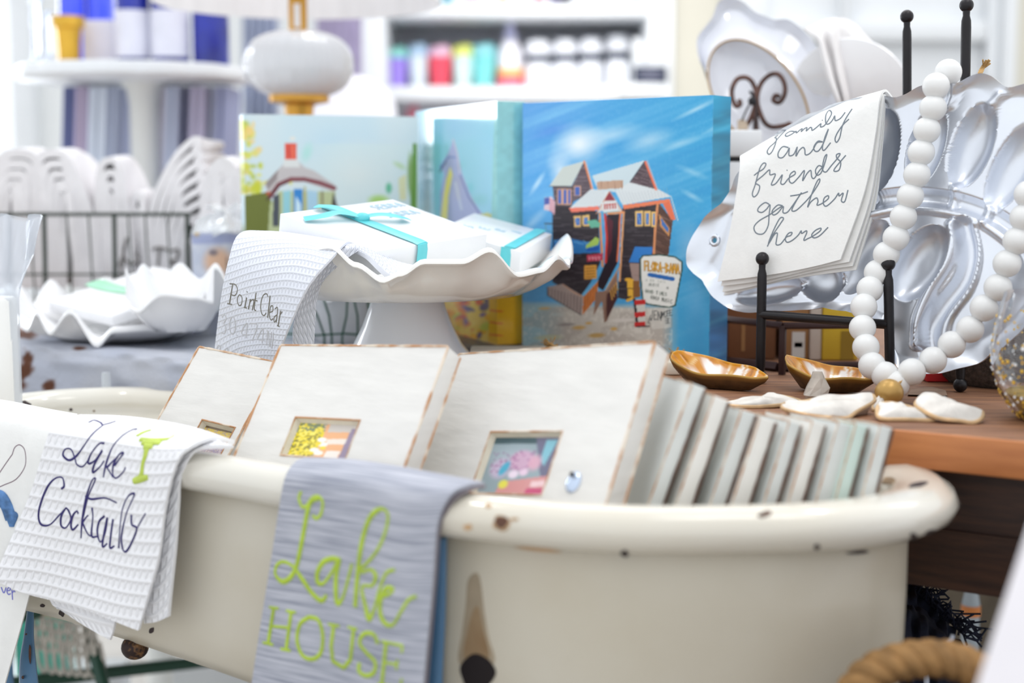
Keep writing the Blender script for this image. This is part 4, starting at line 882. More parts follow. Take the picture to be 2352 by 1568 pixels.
# ================================================================ TABLE LAMP
LY = 1.78; lx = at(686, 150, LY)[0]; R = 124 * LY / FOC; zt_, zb_ = at(686, 70, LY)[2], at(686, 227, LY)[2]
t = thing('table_lamp', 'table lamp with ribbed white ceramic body, gold fittings and white drum shade', 'lamp', V(lx, LY, TZ))
BRASS = mat('brushed_brass', (214, 160, 70), .3, metal=.8, var=.1, scale=30)
mb = MB(); nn = 96; tt_ = np.linspace(0, 2 * math.pi, nn, endpoint=False); rib_ = 1 + .010 * np.cos(24 * tt_); L = []
for i in range(25):
    a = -math.pi / 2 + math.pi * i / 24; rr = R * math.copysign(abs(math.cos(a)) ** .72, math.cos(a)) if i not in (0, 24) else R * .22
    rr = max(rr, R * .22); L.append(np.stack([lx + rr * rib_ * np.cos(tt_), LY + rr * rib_ * np.sin(tt_), np.full(nn, (zt_ + zb_) / 2 + (zt_ - zb_) / 2 * math.copysign(abs(math.sin(a)) ** .9, math.sin(a)))], 1))
mb.loft(L, True, True); mb.build('ceramic_body', mat('lamp_ceramic', (226, 228, 232), .1, coat=.7, var=.02, scale=6), t)
r1 = 68 * LY / FOC
mb = MB(); mb.lathe([(.001, 0), (r1 * 1.1, 0), (r1 * 1.1, .012), (r1 * .5, .02), (r1 * .42, .05), (r1 * .42, zb_ - TZ - .03), (r1 * .5, zb_ - TZ - .008), (r1, zb_ - TZ - .004), (r1, zb_ - TZ + .004), (r1 * .3, zb_ - TZ + .006)], V(lx, LY, TZ), 32, cap0=True); mb.build('brass_foot', BRASS, t)
xn = at(684, 30, LY)[0]; zs = at(686, -160, LY)[2]
mb = MB(); mb.lathe([(.0115, zt_ - .004), (.0115, zs)], V(lx, LY, 0), 18, cap1=True); mb.build('brass_neck', BRASS, t)
SHADE = mat('linen_shade', (246, 246, 248), .8, var=.03, scale=60, stretch=(1, 1, .1), trans=0)
Rs = 322 * LY / FOC; zsb = at(690, 8, LY)[2]; xs_ = at(690, 8, LY)[0]
mb = MB(); mb.lathe([(Rs, zsb), (Rs * .96, zsb + .22), (Rs * .955, zsb + .22), (Rs * .993, zsb), (Rs, zsb)], V(lx, LY, 0), 72); mb.build('drum_shade', SHADE, t)
mb = MB(); 
for k in range(3):
    a = k * 2 * math.pi / 3 + .5; mb.tube([V(lx, LY, zs), V(lx + Rs * .965 * math.cos(a), LY + Rs * .965 * math.sin(a), zs)], .0015, 6)
mb.build('shade_spider', BRASS, t)
mb = MB(); p = at(674, 8, LY - .014); q2 = at(690, 62, LY - .014); mb.box(V(p[0], LY - .0135, q2[2]), V(q2[0] - p[0], 0, 0), V(0, .0006, 0), V(0, 0, p[2] - q2[2])); mb.build('price_tag', mat('tag_card', (236, 232, 230), .7), t)

# ================================================================ WIRE BASKET WITH FOLDED TOWELS
GW = mat('dark_green_wire', (70, 78, 72), .45, metal=.4)
BY = 1.66
def bxp(px, py, Y=BY): return at(px, py, Y)
t = thing('wire_basket', 'dark wire basket full of folded white towels at the left', 'basket', V(bxp(200, 600)[0], BY + .1, TZ))
zr_ = bxp(200, 492)[2]; x0, x1 = bxp(-60, 500)[0], bxp(432, 500)[0]; dep = .2; zb_b = TZ + .004
mb = MB(); mb.tube([V(x0, BY, zr_), V(x1, BY, zr_), V(x1, BY + dep, zr_), V(x0, BY + dep, zr_)], .0022, 8, closed=True); mb.build('rim', GW, t)
mb = MB()
for px in (-30, 18, 68, 153, 203, 294, 333, 383): mb.tube([bxp(px, 492), bxp(px + 8, 620), V(bxp(px + 10, 600)[0], BY + .004, zb_b)], .0011, 6)
for k in range(8):
    xx = x0 + (x1 - x0) * k / 7; mb.tube([V(xx, BY + dep, zr_), V(xx, BY + dep, zb_b)], .0011, 6); mb.tube([V(xx, BY, zb_b), V(xx, BY + dep, zb_b)], .0011, 6)
for yy in (.05, .1, .15):
    for xx in (x0, x1): mb.tube([V(xx, BY + yy, zr_), V(xx, BY + yy, zb_b)], .0011, 6)
for z in (bxp(0, 630)[2], zb_b): mb.tube([V(x0, BY, z), V(x1, BY, z), V(x1, BY + dep, z), V(x0, BY + dep, z)], .0014, 6, closed=True)
mb.build('wire_mesh', GW, t)
for px in (101, 262, 430):
    mb = MB(); mb.tube([bxp(px, 488), V(bxp(px, 600)[0], BY, zb_b)], .0028, 8); mb.build('upright', GW, t)
TOW = mat('white_terry', (238, 236, 238), .95, var=.03, scale=40, bump=.5, bscale=200, spec=.1)
def fold(name, paths, Y, depth, th, label, group='folded towels in the wire basket', jit=.006, m=None):
    """a towel folded over: each path is a sheet edge-on to the viewer, running back in depth"""
    mb = MB()
    for k, pth in enumerate(paths):
        pts = catmull(np.array([at(x, y, Y) for x, y in pth]), 34); nd = 7; G = []
        for d in np.linspace(0, depth, nd): G.append(pts + V(0, d, 0) + np.stack([jit * np.sin(np.arange(34) * .4 + d * 30 + k), 0 * np.arange(34), jit * .5 * np.cos(np.arange(34) * .3 + d * 22)], 1) * (d > 0))
        G = np.array(G); n = np.cross(np.gradient(G, axis=1), np.gradient(G, axis=0)); n /= np.linalg.norm(n, axis=2, keepdims=True) + 1e-9
        A, B = G + n * th / 2, G - n * th / 2
        loops = [np.concatenate([A[i], B[i][::-1]]) for i in range(nd)]; mb.loft(loops, True, True)
    return tag(mb.build(name, m or TOW, angle=70), label, 'towel', group)
fy = BY + .025
def nested(x0, x1, xt, yt, n=4, lean=0, yb=660):
    out = []
    for k in range(n):
        f = 1 - k / (n + .35); xm = (x0 + x1) / 2; w = (x1 - x0) / 2 * f; top = yt + (1 - f) * (yb - yt) * .42
        xk = xm + (xt - xm) * f
        out.append([(xm - w, yb), (xm - w * .98, (yb + top) / 2 + 30), (xk - w * .62, top + 26 * f + 4), (xk, top), (xk + w * .62, top + 26 * f + 6), (xm + w * .98, (yb + top) / 2 + 36), (xm + w, yb)])
    return out
fold('folded_towel', nested(-60, 96, 40, 352, 5), fy, .12, .0108, 'bulky folded white towel at the left end of the wire basket')
fold('folded_towel', nested(98, 222, 124, 352, 5), fy, .12, .0094, 'peaked white towel with sloping right side in the wire basket')
fold('folded_towel', nested(224, 300, 252, 368, 4), fy, .11, .0078, 'narrow upright white towel in the middle of the wire basket')
fold('folded_towel', nested(298, 336, 316, 446, 2), fy + .01, .1, .008, 'small folded white towel between two larger ones in the wire basket')
fan = []
for k in range(7):
    q = k / 6; xb = 336 + 92 * q; xt = 444 + 24 * q; yt = 322 + 170 * q
    fan.append([(xb, 660), (xb + 4, 560), (xb + 18 + 6 * q, 462 + 50 * q), (xt - 44, yt + 44 * (1 - .5 * q)), (xt, yt), (xt + 10, yt + 8), (xt + 2, yt + 24)])
fan_t = fold('folded_towel', fan, fy, .12, .0080, 'fanned white towel leaning right in the wire basket', jit=.004)
mb = MB(); ym = fy - .0012
for st in ([(292, 545), (284, 585), (300, 606), (318, 596), (312, 580)], [(274, 610), (282, 590), (276, 640)], [(350, 572), (366, 568), (384, 574)], [(366, 570), (362, 612)], [(392, 576), (410, 574), (404, 596), (390, 600), (408, 612), (396, 622)]):
    mb.tube(catmull(np.array([at(x, y, ym) for x, y in st]), 20), .0016, 6)
mb.build('monogram', mat('grey_monogram', (128, 124, 122), .8), fan_t)
# loose towels right of the basket
fold('folded_towel', nested(468, 556, 512, 370, 4, yb=530) + nested(548, 580, 564, 384, 2, yb=530), 1.62, .09, .0095, 'white towel standing behind the clear wrapped package', None, jit=.004)
mb = MB(); a = at(462, 640, 1.62); b = at(590, 520, 1.62); mb.box(V(a[0], 1.60, TZ + .0005), V(b[0] - a[0], 0, 0), V(0, .12, 0), V(0, 0, b[2] - TZ)); tag(mb.build('white_riser', WHITE_PAINT, bevel=.003), 'white box riser under the standing towel', 'riser')

# ---- clear wrapped package with printed box
P = Pic(420, 480, 660, 700, 1.0, (196, 202, 220)); n1 = vnoise(P.w, P.h, 20, 20, 41)
P.mix(np.clip(n1 - .4, 0, 1), (232, 234, 240)); P.blob(500, 600, 40, 40, (226, 182, 150), .9, .5); P.blob(560, 615, 30, 30, (120, 130, 170), .7, .6); P.blob(490, 580, 14, 10, (90, 90, 110), .7); P.blob(452, 540, 8, 7, (230, 186, 90), .9, .3); P.poly([(440, 538), (640, 534), (640, 556), (440, 560)], (150, 160, 204), .7); P.blob(530, 640, 30, 16, (240, 200, 170), .8); P.line([(520, 590), (525, 640)], 3, (110, 90, 90)); P.line([(545, 600), (550, 650)], 3, (110, 90, 90))
t = thing('wrapped_package', 'printed gift package in clear cellophane behind the waffle towel', 'package', at(520, 640, 1.5))
G = quadgrid(at(440, 534, 1.5), at(640, 530, 1.52), V(*(at(640, 530, 1.52)[:2]), TZ + .001), V(*(at(440, 534, 1.5)[:2]), TZ + .001), 80, 80)
mb = MB(); mb.grid(G, 0, None, P.sample(pix(G)), flip=True); Bk = G + V(0, .05, 0); mb.grid(Bk, 0, None, P.sample(pix(G)))
for e1, e2 in ((G[0], Bk[0]), (G[:, 0], Bk[:, 0]), (G[:, -1], Bk[:, -1])): mb.grid(np.stack([e1, e2]), 0, None, P.sample(pix(np.stack([e1, e1]))))
mb.build('printed_box', PAINT, t, attr=True)
FILM = mat('clear_film', (240, 243, 246), .1, alpha=.42, coat=.6, bump=.6, bscale=25)
rows = []
for j, (py, wd_, yy) in enumerate(((536, 100, 1.495), (505, 80, 1.51), (492, 40, 1.53), (480, 60, 1.535), (470, 70, 1.54))):
    rows.append([at(540 + wd_ * k, py + 7 * math.sin(3.1 * k * 3 + j), yy + .02 * math.sin(k * 7 + j)) for k in np.linspace(-1, 1, 9)])
G = cloth_grid(rows, 60, 24); mb = MB(); add_cloth(mb, G, .0008); mb.build('cellophane_gather', FILM, t)

# ---- green wire basket and white plate seen under the cake stand
GRN = mat('green_wire', (40, 84, 66), .45)
t = thing('small_wire_basket', 'small green wire basket behind the cake stand foot', 'basket', at(770, 790, 1.42))
mb = MB(); Y = 1.40
for py in (682, 768): mb.tube([at(px, py + 2 * math.sin(px), Y) for px in np.linspace(640, 850, 8)], .0011, 6)
for a_, b_ in ((705, 745), (742, 762), (798, 786), (812, 822), (668, 690), (842, 850)): mb.tube([at(a_, 682, Y), at((a_ + b_) / 2 + 4, 725, Y - .004), at(b_, 770, Y), V(*(at(b_, 780, Y)[:2]), TZ + .002)], .0011, 6)
mb.build('wire_mesh', GRN, t)
mb = MB(); c = V(at(790, 735, 1.44)[0], 1.46, TZ + .001); ruffle(mb, V(c[0], c[1], 0), .052, .6, TZ + .002, TZ + .05, wv(.3, 8, .004), th=.004, n=90)
tag(mb.build('ruffled_bowl', PORC), 'white bowl inside the small green wire basket', 'bowl')
mb = MB(); p = at(703, 690, 1.50); mb.box(V(p[0] - .012, 1.52, TZ + .001), V(.03, 0, 0), V(0, .02, 0), V(0, 0, .08)); tag(mb.build('yellow_tin', YELP, bevel=.002), 'narrow yellow tin behind the green wire basket', 'tin')
# ================================================================ BLACK IRON EASEL
IRON = mat('black_iron', (34, 31, 34), .38, metal=.3, var=.15, scale=60, bump=.15, bscale=120)
EA = nrm(V(.79, -.60, 0)); NA = V(.60, .79, 0)                   # along the easel and away from the eye
A_ = onz(1746, 880, TZ); B_ = at(2045, 905, 1.103); B_[2] = TZ
D_ = onz(2205, 900, TZ); C_ = V(at(2090, 700, 1.205)[0], 1.205, TZ)
t = thing('easel', 'black iron plate easel with ball finials holding the egg platter', 'easel', V(*((A_ + B_) / 2)[:2], TZ))
def post(foot, topc, r, rb):
    mb = MB(); ax = nrm(topc - foot); L = np.linalg.norm(topc - foot)
    prof = [(.0, rb * 1.2), (.12, rb * 1.2)]
    pts, rr = [], []
    for h, q in ((rb * 1.1, r * .75), (rb * 1.6, r * .8), (rb * 2.6, r), (L - rb * 3.2, r), (L - rb * 2.2, r * .95), (L - rb * 1.5, r * .7), (L - rb * .6, r * .75)):
        pts.append(foot + ax * h); rr.append(q)
    mb.tube(pts, rr, 12); mb.build('post', IRON, t)
    mb = MB(); mb.sphere(topc, rb, 18, 12); mb.build('finial', IRON, t)
    mb = MB(); mb.sphere(foot + V(0, 0, rb), rb, 18, 12, sc=(1, 1, 1)); mb.build('foot', IRON, t)
rA = 11 * 1.18 / FOC; rB = 15.5 * 1.18 / FOC
topA = at(1751, 594, A_[1]); topB = at(2040, 606, B_[1]); topC = at(2083, 38, C_[1] + .012); topD = at(2220, 12, D_[1] + .035)
post(A_, topA, rA, rB); post(B_, topB, rA, rB); post(C_, topC, rA * .98, rB); post(D_, topD, rA * 1.0, rB)
bA = A_ + (topA - A_) * .50; bA = at(1747, 722, A_[1]); bB = at(2040, 745, B_[1])
mb = MB(); mb.tube([bA, bB], rA * .95, 12); mb.build('front_bar', IRON, t)
mz = at(1972, 742, (A_[1] + B_[1]) / 2 - .018); mid_ = (C_ + D_) / 2; mid_ = V(mid_[0], mid_[1] + .004, mz[2])
mb = MB(); mb.tube([mz, mid_], rA * .7, 10); mb.build('tie_bar', IRON, t)
for z in (mz[2] - TZ, .20):
    mb = MB(); mb.tube([C_ + (topC - C_) * z / .3, D_ + (topD - D_) * z / .3], rA * .8, 10); mb.build('back_bar', IRON, t)

# ================================================================ EGG PLATTER
PN = nrm(-NA * math.cos(math.radians(6)) + V(0, 0, math.sin(math.radians(6))))   # faces the viewer, leaning back
P0 = at(1850, 716, 1.166)
ALU = mat('cast_aluminium', (230, 234, 242), .34, metal=.92, var=.05, scale=14, bump=.12, bscale=60)
outl = [(1587, 612), (1590, 575), (1600, 540), (1625, 500), (1665, 470), (1690, 430), (1720, 380), (1780, 318), (1840, 280), (1900, 250), (1960, 232), (2000, 226), (2030, 222), (2063, 227), (2084, 219), (2119, 202), (2150, 198), (2181, 199), (2206, 195), (2229, 182), (2244, 175), (2262, 171), (2283, 177), (2303, 194), (2318, 204), (2336, 203), (2360, 194), (2400, 196), (2428, 230), (2440, 290), (2462, 340), (2455, 400), (2468, 470), (2458, 540), (2450, 610), (2420, 680), (2380, 730),
        (2330, 776), (2285, 808), (2265, 826), (2250, 835), (2208, 846), (2166, 857), (2124, 858), (2085, 852), (2061, 843), (2050, 800), (2038, 745), (2005, 726), (1954, 715), (1897, 706), (1846, 712), (1779, 713), (1728, 719), (1690, 712), (1668, 702), (1644, 682), (1632, 660), (1622, 645), (1604, 632)]
ctr = (2000.0, 500.0)
ang = np.array([math.atan2(y - ctr[1], x - ctr[0]) for x, y in outl]); rad = np.array([math.hypot(x - ctr[0], y - ctr[1]) for x, y in outl])
o_ = np.argsort(ang); ang, rad = ang[o_], rad[o_]
na_, nr_ = 420, 110
th_ = np.linspace(-math.pi, math.pi, na_, endpoint=False); rr_ = np.interp(th_, np.r_[ang - 2 * math.pi, ang, ang + 2 * math.pi], np.r_[rad, rad, rad])
k3 = np.array([.25, .5, .25]); rr_ = np.convolve(np.r_[rr_[-1:], rr_, rr_[:1]], k3, 'valid')
sr = np.linspace(.004, 1, nr_)[:, None]; PX = ctr[0] + sr * rr_ * np.cos(th_); PY = ctr[1] + sr * rr_ * np.sin(th_)
def well(x, y, rx, ry, rot, d, p=3.0):
    dx, dy = PX - x, PY - y; c, q_ = math.cos(rot), math.sin(rot); e = np.hypot((dx * c + dy * q_) / rx, (dy * c - dx * q_) / ry)
    return -d * np.clip(1 - e ** p, 0, 1) ** .8
def groove(pts, w, d):
    P_ = catmull(np.array(pts, float), 60); m = np.full(PX.shape, 1e9)
    for (x, y) in P_: m = np.minimum(m, np.hypot(PX - x, PY - y))
    return d * np.clip(1 - (m / w) ** 2, 0, 1) ** 1.2
H = np.zeros(PX.shape)
for w_ in ((2232, 334, 46, 104, .36, .016), (2322, 385, 44, 110, .46, .016), (2126, 336, 40, 96, .30, .015), (2022, 346, 42, 98, .20, .016), (1925, 360, 42, 98, .1, .014), (1830, 420, 42, 90, -.3, .014), (2400, 480, 40, 90, .9, .014), (1986, 590, 40, 96, .5, .012), (2112, 604, 54, 98, .55, .015), (1884, 640, 56, 50, .9, .014), (1768, 668, 78, 30, -.2, .014)):
    H += well(*w_)
H += groove([(1985, 465), (2080, 452), (2180, 460), (2270, 490), (2345, 545), (2390, 620)], 24, -.006)
H += groove([(1985, 495), (2080, 480), (2180, 488), (2260, 515), (2330, 565)], 14, .004)
H += groove([(2188, 516), (2192, 550), (2178, 604), (2140, 665), (2112, 730), (2108, 790)], 16, .007)
H += groove([(2214, 520), (2226, 575), (2212, 640), (2165, 705), (2135, 760), (2140, 815)], 26, -.008)
H += groove([(2236, 520), (2246, 590), (2228, 660), (2180, 730), (2165, 800)], 14, .004)
for a_, b_ in (((2268, 250), (2300, 220)), ((2196, 430), (2186, 470)), ((2270, 480), (2262, 505)), ((2088, 435), (2080, 455)), ((2180, 245), (2196, 205)), ((2000, 455), (1975, 470))): H += groove([a_, b_], 13, .004)
Wv = np.sin(th_ * 26) * .5 + np.sin(th_ * 11 + 1) * .5
H += np.clip((sr - .9) / .1, 0, 1) ** 1.5 * (.007 + .003 * Wv)[None, :]
hd = np.hypot(PX - 1642, PY - 552)                              # hanging hole in the handle
H += groove([(1612, 645), (1640, 610), (1668, 560), (1690, 500)], 16, -.002)
pts = np.stack([PX, PY], -1); G = np.zeros(PX.shape + (3,))
d3 = np.stack([(PX - 1176) / FOC, math.cos(TH) + math.sin(TH) * (784 - PY) / FOC, -math.sin(TH) + math.cos(TH) * (784 - PY) / FOC], -1)
tq = np.dot(P0 - EYE, PN) / (d3 @ PN); G = EYE + d3 * tq[..., None]
F_ = G + PN * H[..., None]; Bk = F_ - PN * (.0035)
mb = MB(); faces = []
def polar(A, flip):
    a, b = A.shape[:2]; f = []
    for i in range(a - 1):
        for j in range(b):
            j2 = (j + 1) % b
            if hd[i:i + 2, j].min() < 9 or hd[i:i + 2, j2].min() < 9: continue
            q_ = (i * b + j, i * b + j2, (i + 1) * b + j2, (i + 1) * b + j); f.append(q_[::-1] if flip else q_)
    f.append(tuple(range(b)) if flip else tuple(range(b))[::-1])
    return mb.add(A.reshape(-1, 3), f)
polar(F_, False); polar(Bk, True)
mb.grid(np.stack([np.concatenate([F_[-1], F_[-1, :1]]), np.concatenate([Bk[-1], Bk[-1, :1]])]))
pl = tag(mb.build('egg_platter', ALU, angle=60), 'silver cast metal egg platter with oval wells, leaning on the black easel', 'platter')
mb = MB(); q_ = onp(1642, 552, P0, PN); e1 = nrm(np.cross(PN, V(0, 0, 1))); e2 = np.cross(PN, e1); tt_ = np.linspace(0, 2 * math.pi, 24, endpoint=False)
mb.tube([q_ + (e1 * math.cos(a) + e2 * math.sin(a)) * .0038 + PN * .0002 for a in tt_], .0017, 8, closed=True); mb.build('handle_eyelet', ALU, pl)

# ---------------------------------------------------------------- folded linen towel on the platter
LIN = mat('white_linen', (242, 242, 240), .9, var=.02, scale=60, bump=.12, bscale=260, spec=.15)
def lp_(px, py, off): return onp(px, py, P0 + PN * (off - .004), PN)
t = thing('linen_towel', 'white linen towel lettered family and friends gather here, over the egg platter', 'towel', lp_(1800, 640, .02))
rows = [[lp_(1712, 362, -.004), lp_(1795, 312, -.004), lp_(1890, 268, -.004), lp_(1975, 236, -.004), lp_(2055, 228, -.004)],
        [lp_(1700, 358, .010), lp_(1780, 312, .010), lp_(1870, 266, .010), lp_(1950, 230, .010), lp_(2034, 205, .010)],
        [lp_(1699, 385, .017), lp_(1780, 346, .018), lp_(1864, 304, .018), lp_(1945, 266, .018), lp_(2020, 228, .018)],
        [lp_(1690, 450, .018), lp_(1768, 420, .019), lp_(1850, 384, .019), lp_(1930, 348, .019), lp_(2010, 310, .019)],
        [lp_(1674, 540, .018), lp_(1750, 522, .019), lp_(1830, 496, .019), lp_(1910, 464, .019), lp_(1985, 440, .019)],
        [lp_(1648, 646, .018), lp_(1722, 637, .019), lp_(1798, 626, .019), lp_(1868, 612, .019), lp_(1930, 596, .019)]]
Gt = cloth_grid(rows, 80, 90); mb = MB(); add_cloth(mb, Gt, .002); mb.build('front_panel', LIN, t); bvt = bvh_of(Gt)
for k, (dx, dy, off) in enumerate(((10, 10, .0145), (18, 20, .0105), (26, 27, .0065))):
    rows = []
    for fr_, (L_, R_) in zip((0, .3, .65, 1), (((1706, 366), (2026, 216)), ((1690, 452), (2012, 330)), ((1676, 545), (1990, 455)), ((1652, 646), (1940, 598)))):
        L_ = (L_[0] + dx * .4 * fr_, L_[1] + dy * fr_ * 1.05); R_ = (R_[0] + dx * (.3 + .7 * fr_), R_[1] + dy * fr_ * .7)
        rows.append([lp_(L_[0] + (R_[0] - L_[0]) * u, L_[1] + (R_[1] - L_[1]) * u + 4 * math.sin(u * 5 + k) * fr_, off) for u in np.linspace(0, 1, 7)])
    G3 = cloth_grid(rows, 50, 40); mb = MB(); add_cloth(mb, G3, .0022); mb.build('folded_layer', LIN, t)
o4 = (1500, 0); k4 = .36224
fam = [[(845, 822), (800, 868), (770, 905), (740, 932), (724, 960), (735, 978), (755, 960), (775, 915), (782, 878), (772, 872), (792, 858)], [(905, 836), (872, 832), (840, 852), (848, 864), (880, 850), (906, 832), (910, 842), (930, 825), (946, 816), (940, 834), (962, 814), (976, 810), (972, 830), (996, 808), (1006, 812), (1010, 826), (1036, 808), (1064, 784), (1062, 804), (1088, 794), (1122, 742), (1132, 714), (1116, 700), (1096, 730), (1096, 780), (1116, 784), (1140, 758), (1152, 734), (1156, 764), (1188, 750), (1218, 712)], [(1262, 690), (1226, 745), (1200, 800), (1184, 870), (1164, 902), (1154, 880), (1170, 840), (1205, 790), (1242, 755)], [(1072, 764), (1075, 760)]]
andw = [[(858, 935), (822, 930), (795, 965), (796, 996), (822, 998), (850, 965), (864, 938), (862, 984), (890, 980), (908, 946), (914, 934), (906, 990), (926, 955), (950, 934), (962, 948), (966, 980), (990, 975), (1014, 948), (1040, 905), (1075, 898)], [(1075, 900), (1046, 895), (1020, 930), (1026, 956), (1050, 955), (1080, 908), (1112, 818), (1090, 870), (1074, 935), (1086, 952), (1126, 904)]]
fri = [[(640, 1112), (668, 1090), (700, 1070), (716, 1040), (700, 1034), (680, 1060), (664, 1110), (648, 1170), (630, 1225), (640, 1248), (664, 1226), (676, 1180), (650, 1156), (700, 1110), (738, 1076), (742, 1108), (776, 1104), (750, 1168), (774, 1166), (800, 1135), (820, 1108), (810, 1160), (830, 1166), (860, 1130), (900, 1104), (896, 1085), (870, 1105), (864, 1146), (886, 1160), (926, 1120), (960, 1080), (948, 1146), (976, 1100), (1000, 1080), (1006, 1120), (1022, 1130), (1050, 1088), (1075, 1058)],
       [(1075, 1058), (1050, 1050), (1030, 1080), (1040, 1110), (1066, 1094), (1090, 1030), (1102, 980), (1086, 1000), (1074, 1070), (1096, 1090), (1130, 1050), (1172, 1000), (1186, 974), (1164, 980), (1166, 1002), (1190, 1030), (1180, 1076), (1154, 1086), (1152, 1068), (1222, 984)], [(848, 1080), (852, 1077)]]
gat = [[(736, 1294), (710, 1284), (674, 1310), (664, 1336), (690, 1346), (720, 1325), (742, 1298), (736, 1360), (730, 1430), (700, 1480), (656, 1478), (640, 1440), (672, 1400), (740, 1360), (790, 1324), (822, 1304)], [(822, 1304), (790, 1300), (756, 1336), (762, 1362), (790, 1350), (826, 1308), (824, 1346), (850, 1346), (884, 1304), (942, 1220), (910, 1270), (880, 1330), (902, 1336), (940, 1305), (1000, 1240), (1052, 1160), (1056, 1134), (1040, 1150), (1010, 1220), (980, 1312), (1000, 1280), (1036, 1254), (1046, 1276), (1040, 1300), (1070, 1290), (1110, 1260), (1110, 1240), (1086, 1255), (1080, 1290), (1100, 1306), (1150, 1262), (1176, 1224), (1180, 1242), (1206, 1224), (1194, 1272), (1216, 1276), (1236, 1204)], [(870, 1242), (930, 1232), (982, 1214)]]
o8 = (1560, 480); k8 = .33673
her = [[(602, 255), (630, 190), (690, 100), (712, 64), (690, 60), (660, 110), (624, 190), (610, 236), (650, 172), (670, 166), (664, 210), (662, 242), (692, 238), (730, 192), (760, 180), (770, 160), (746, 165), (724, 200), (736, 226), (770, 214), (810, 180), (832, 148), (836, 166), (866, 148), (870, 162), (850, 212), (880, 200), (912, 184), (960, 150), (966, 130), (930, 145), (904, 176), (920, 196), (960, 180), (1016, 124)]]
INK = mat('slate_print', (122, 132, 142), .7)
for nm_, L_, o_k, k_ in (('printed_word', fam, o4, k4), ('printed_word', andw, o4, k4), ('printed_word', fri, o4, k4), ('printed_word', gat, o4, k4), ('printed_word', her, o8, k8)):
    mb = MB(); stitch(mb, bvt, L_, 3.1, o_k, k_, 6); mb.build(nm_, INK, t)

# ================================================================ BEAD GARLAND
BEAD = mat('white_wood_bead', (230, 230, 229), .45, var=.02, scale=20, coat=.15, bump=.05, bscale=60)
left = [(2178, 166), (2150, 198), (2143, 248), (2129, 299), (2116, 350), (2106, 401), (2091, 450), (2075, 498), (2058, 546), (2036, 584), (2015, 626), (1998, 664), (1984, 704), (1981, 753), (1989, 797), (2003, 839), (2033, 861), (2058, 882)]
right = [(2094, 854), (2143, 827), (2186, 791), (2228, 756), (2260, 707), (2292, 660), (2313, 605), (2336, 553), (2352, 500), (2362, 446)]
gold = (2042, 902); Dg = onz(gold[0], gold[1] + 0, TZ + .0112)[1]
t = thing('bead_garland', 'white wooden bead garland with one gold bead hanging over the egg platter', 'garland', at(gold[0], gold[1], Dg))
def pd(px, py): return onp(px, py, P0 + PN * .021, PN)[1]
br = 29.8 * 1.13 / FOC
cents = []
for i, (x, y) in enumerate(left):
    D0 = pd(x, y) if i else pd(x, y) + .016
    f_ = np.clip((i - 10) / 7, 0, 1); cents.append(at(x, y, D0 * (1 - f_) + (Dg + .016) * f_))
rc = []
for i, (x, y) in enumerate(right):
    f_ = np.clip(1 - i / 5, 0, 1) ** 1.3; rc.append(at(x, y, pd(x, y) * (1 - f_) + (Dg + .014) * f_))
tb = BASE[t.name]
strand = cents + [at(gold[0], gold[1], Dg)] + rc
mb = MB(); mb.lathe([(.0014, -br), (.003, -br * .97), *[(br * math.cos(a), br * math.sin(a)) for a in np.linspace(-1.3, 1.3, 15)], (.003, br * .97), (.0014, br), (.0014, -br)], tb, 24)
proto = mb.build('bead', BEAD, t)
for k, c in enumerate(strand):
    if k == len(cents): continue
    tan = Vector(strand[min(k + 1, len(strand) - 1)] - strand[max(k - 1, 0)]).normalized()
    if k == 0: tan = Vector((-.75, -.62, -.25))
    o = proto if k == 0 else proto.copy()
    if k: C.objects.link(o); o.parent = t
    o.location = Vector(c - tb); o.rotation_euler = tan.to_track_quat('Z', 'Y').to_euler()
mb = MB(); mb.sphere(at(gold[0], gold[1], Dg), 33 * Dg / FOC, 26, 18); gb = mb.build('gold_bead', mat('gold_painted_bead', (196, 156, 88), .34, metal=.35, var=.08, scale=30), t); gb['label'] = 'matt gold bead'
TWINE = mat('jute_twine', (198, 160, 104), .9, var=.2, scale=200)
mb = MB(); mb.tube(catmull(np.array(cents + [at(gold[0], gold[1], Dg)] + rc), 160), .0011, 6); mb.build('twine', TWINE, t)
mb = MB()
for k in range(9):
    r = random.Random(k); b0 = lp_(2246 + r.uniform(-3, 3), 178, -.004); mb.tube(catmull(np.array([b0, at(2254 + r.uniform(-4, 5), 160, 1.15), at(2266 + r.uniform(-10, 14), 136 + r.uniform(0, 10), 1.15)]), 8), .0007, 5)
mb.build('twine_end', TWINE, t)

# ================================================================ WHITE PLATE ON SCROLL STAND, BEHIND
SN = nrm(V(-.42, -.86, .30)); S0 = at(1746, 217, 1.50)
def sp(px, py, off=0.0): return onp(px, py, S0 + SN * off, SN)
outl = [(1600, 87), (1620, 62), (1641, 36), (1645, 7), (1667, -7), (1703, 0), (1732, 29), (1754, 36), (1779, 47), (1808, 43), (1844, 69), (1873, 105), (1891, 145), (1909, 188), (1930, 235), (1942, 290), (1934, 340), (1890, 372), (1830, 380), (1760, 372), (1700, 350), (1662, 300), (1640, 236), (1632, 203), (1618, 163), (1602, 120)]
cx, cy = 1746., 217.
ang = np.array([math.atan2(y - cy, x - cx) for x, y in outl]); rad = np.array([math.hypot(x - cx, y - cy) for x, y in outl]); o_ = np.argsort(ang); ang, rad = ang[o_], rad[o_]
tS = np.linspace(-math.pi, math.pi, 200, endpoint=False); rS = np.interp(tS, np.r_[ang - 2 * math.pi, ang, ang + 2 * math.pi], np.r_[rad, rad, rad]); rS = np.convolve(np.r_[rS[-2:], rS, rS[:2]], np.array([.1, .25, .3, .25, .1]), 'valid')
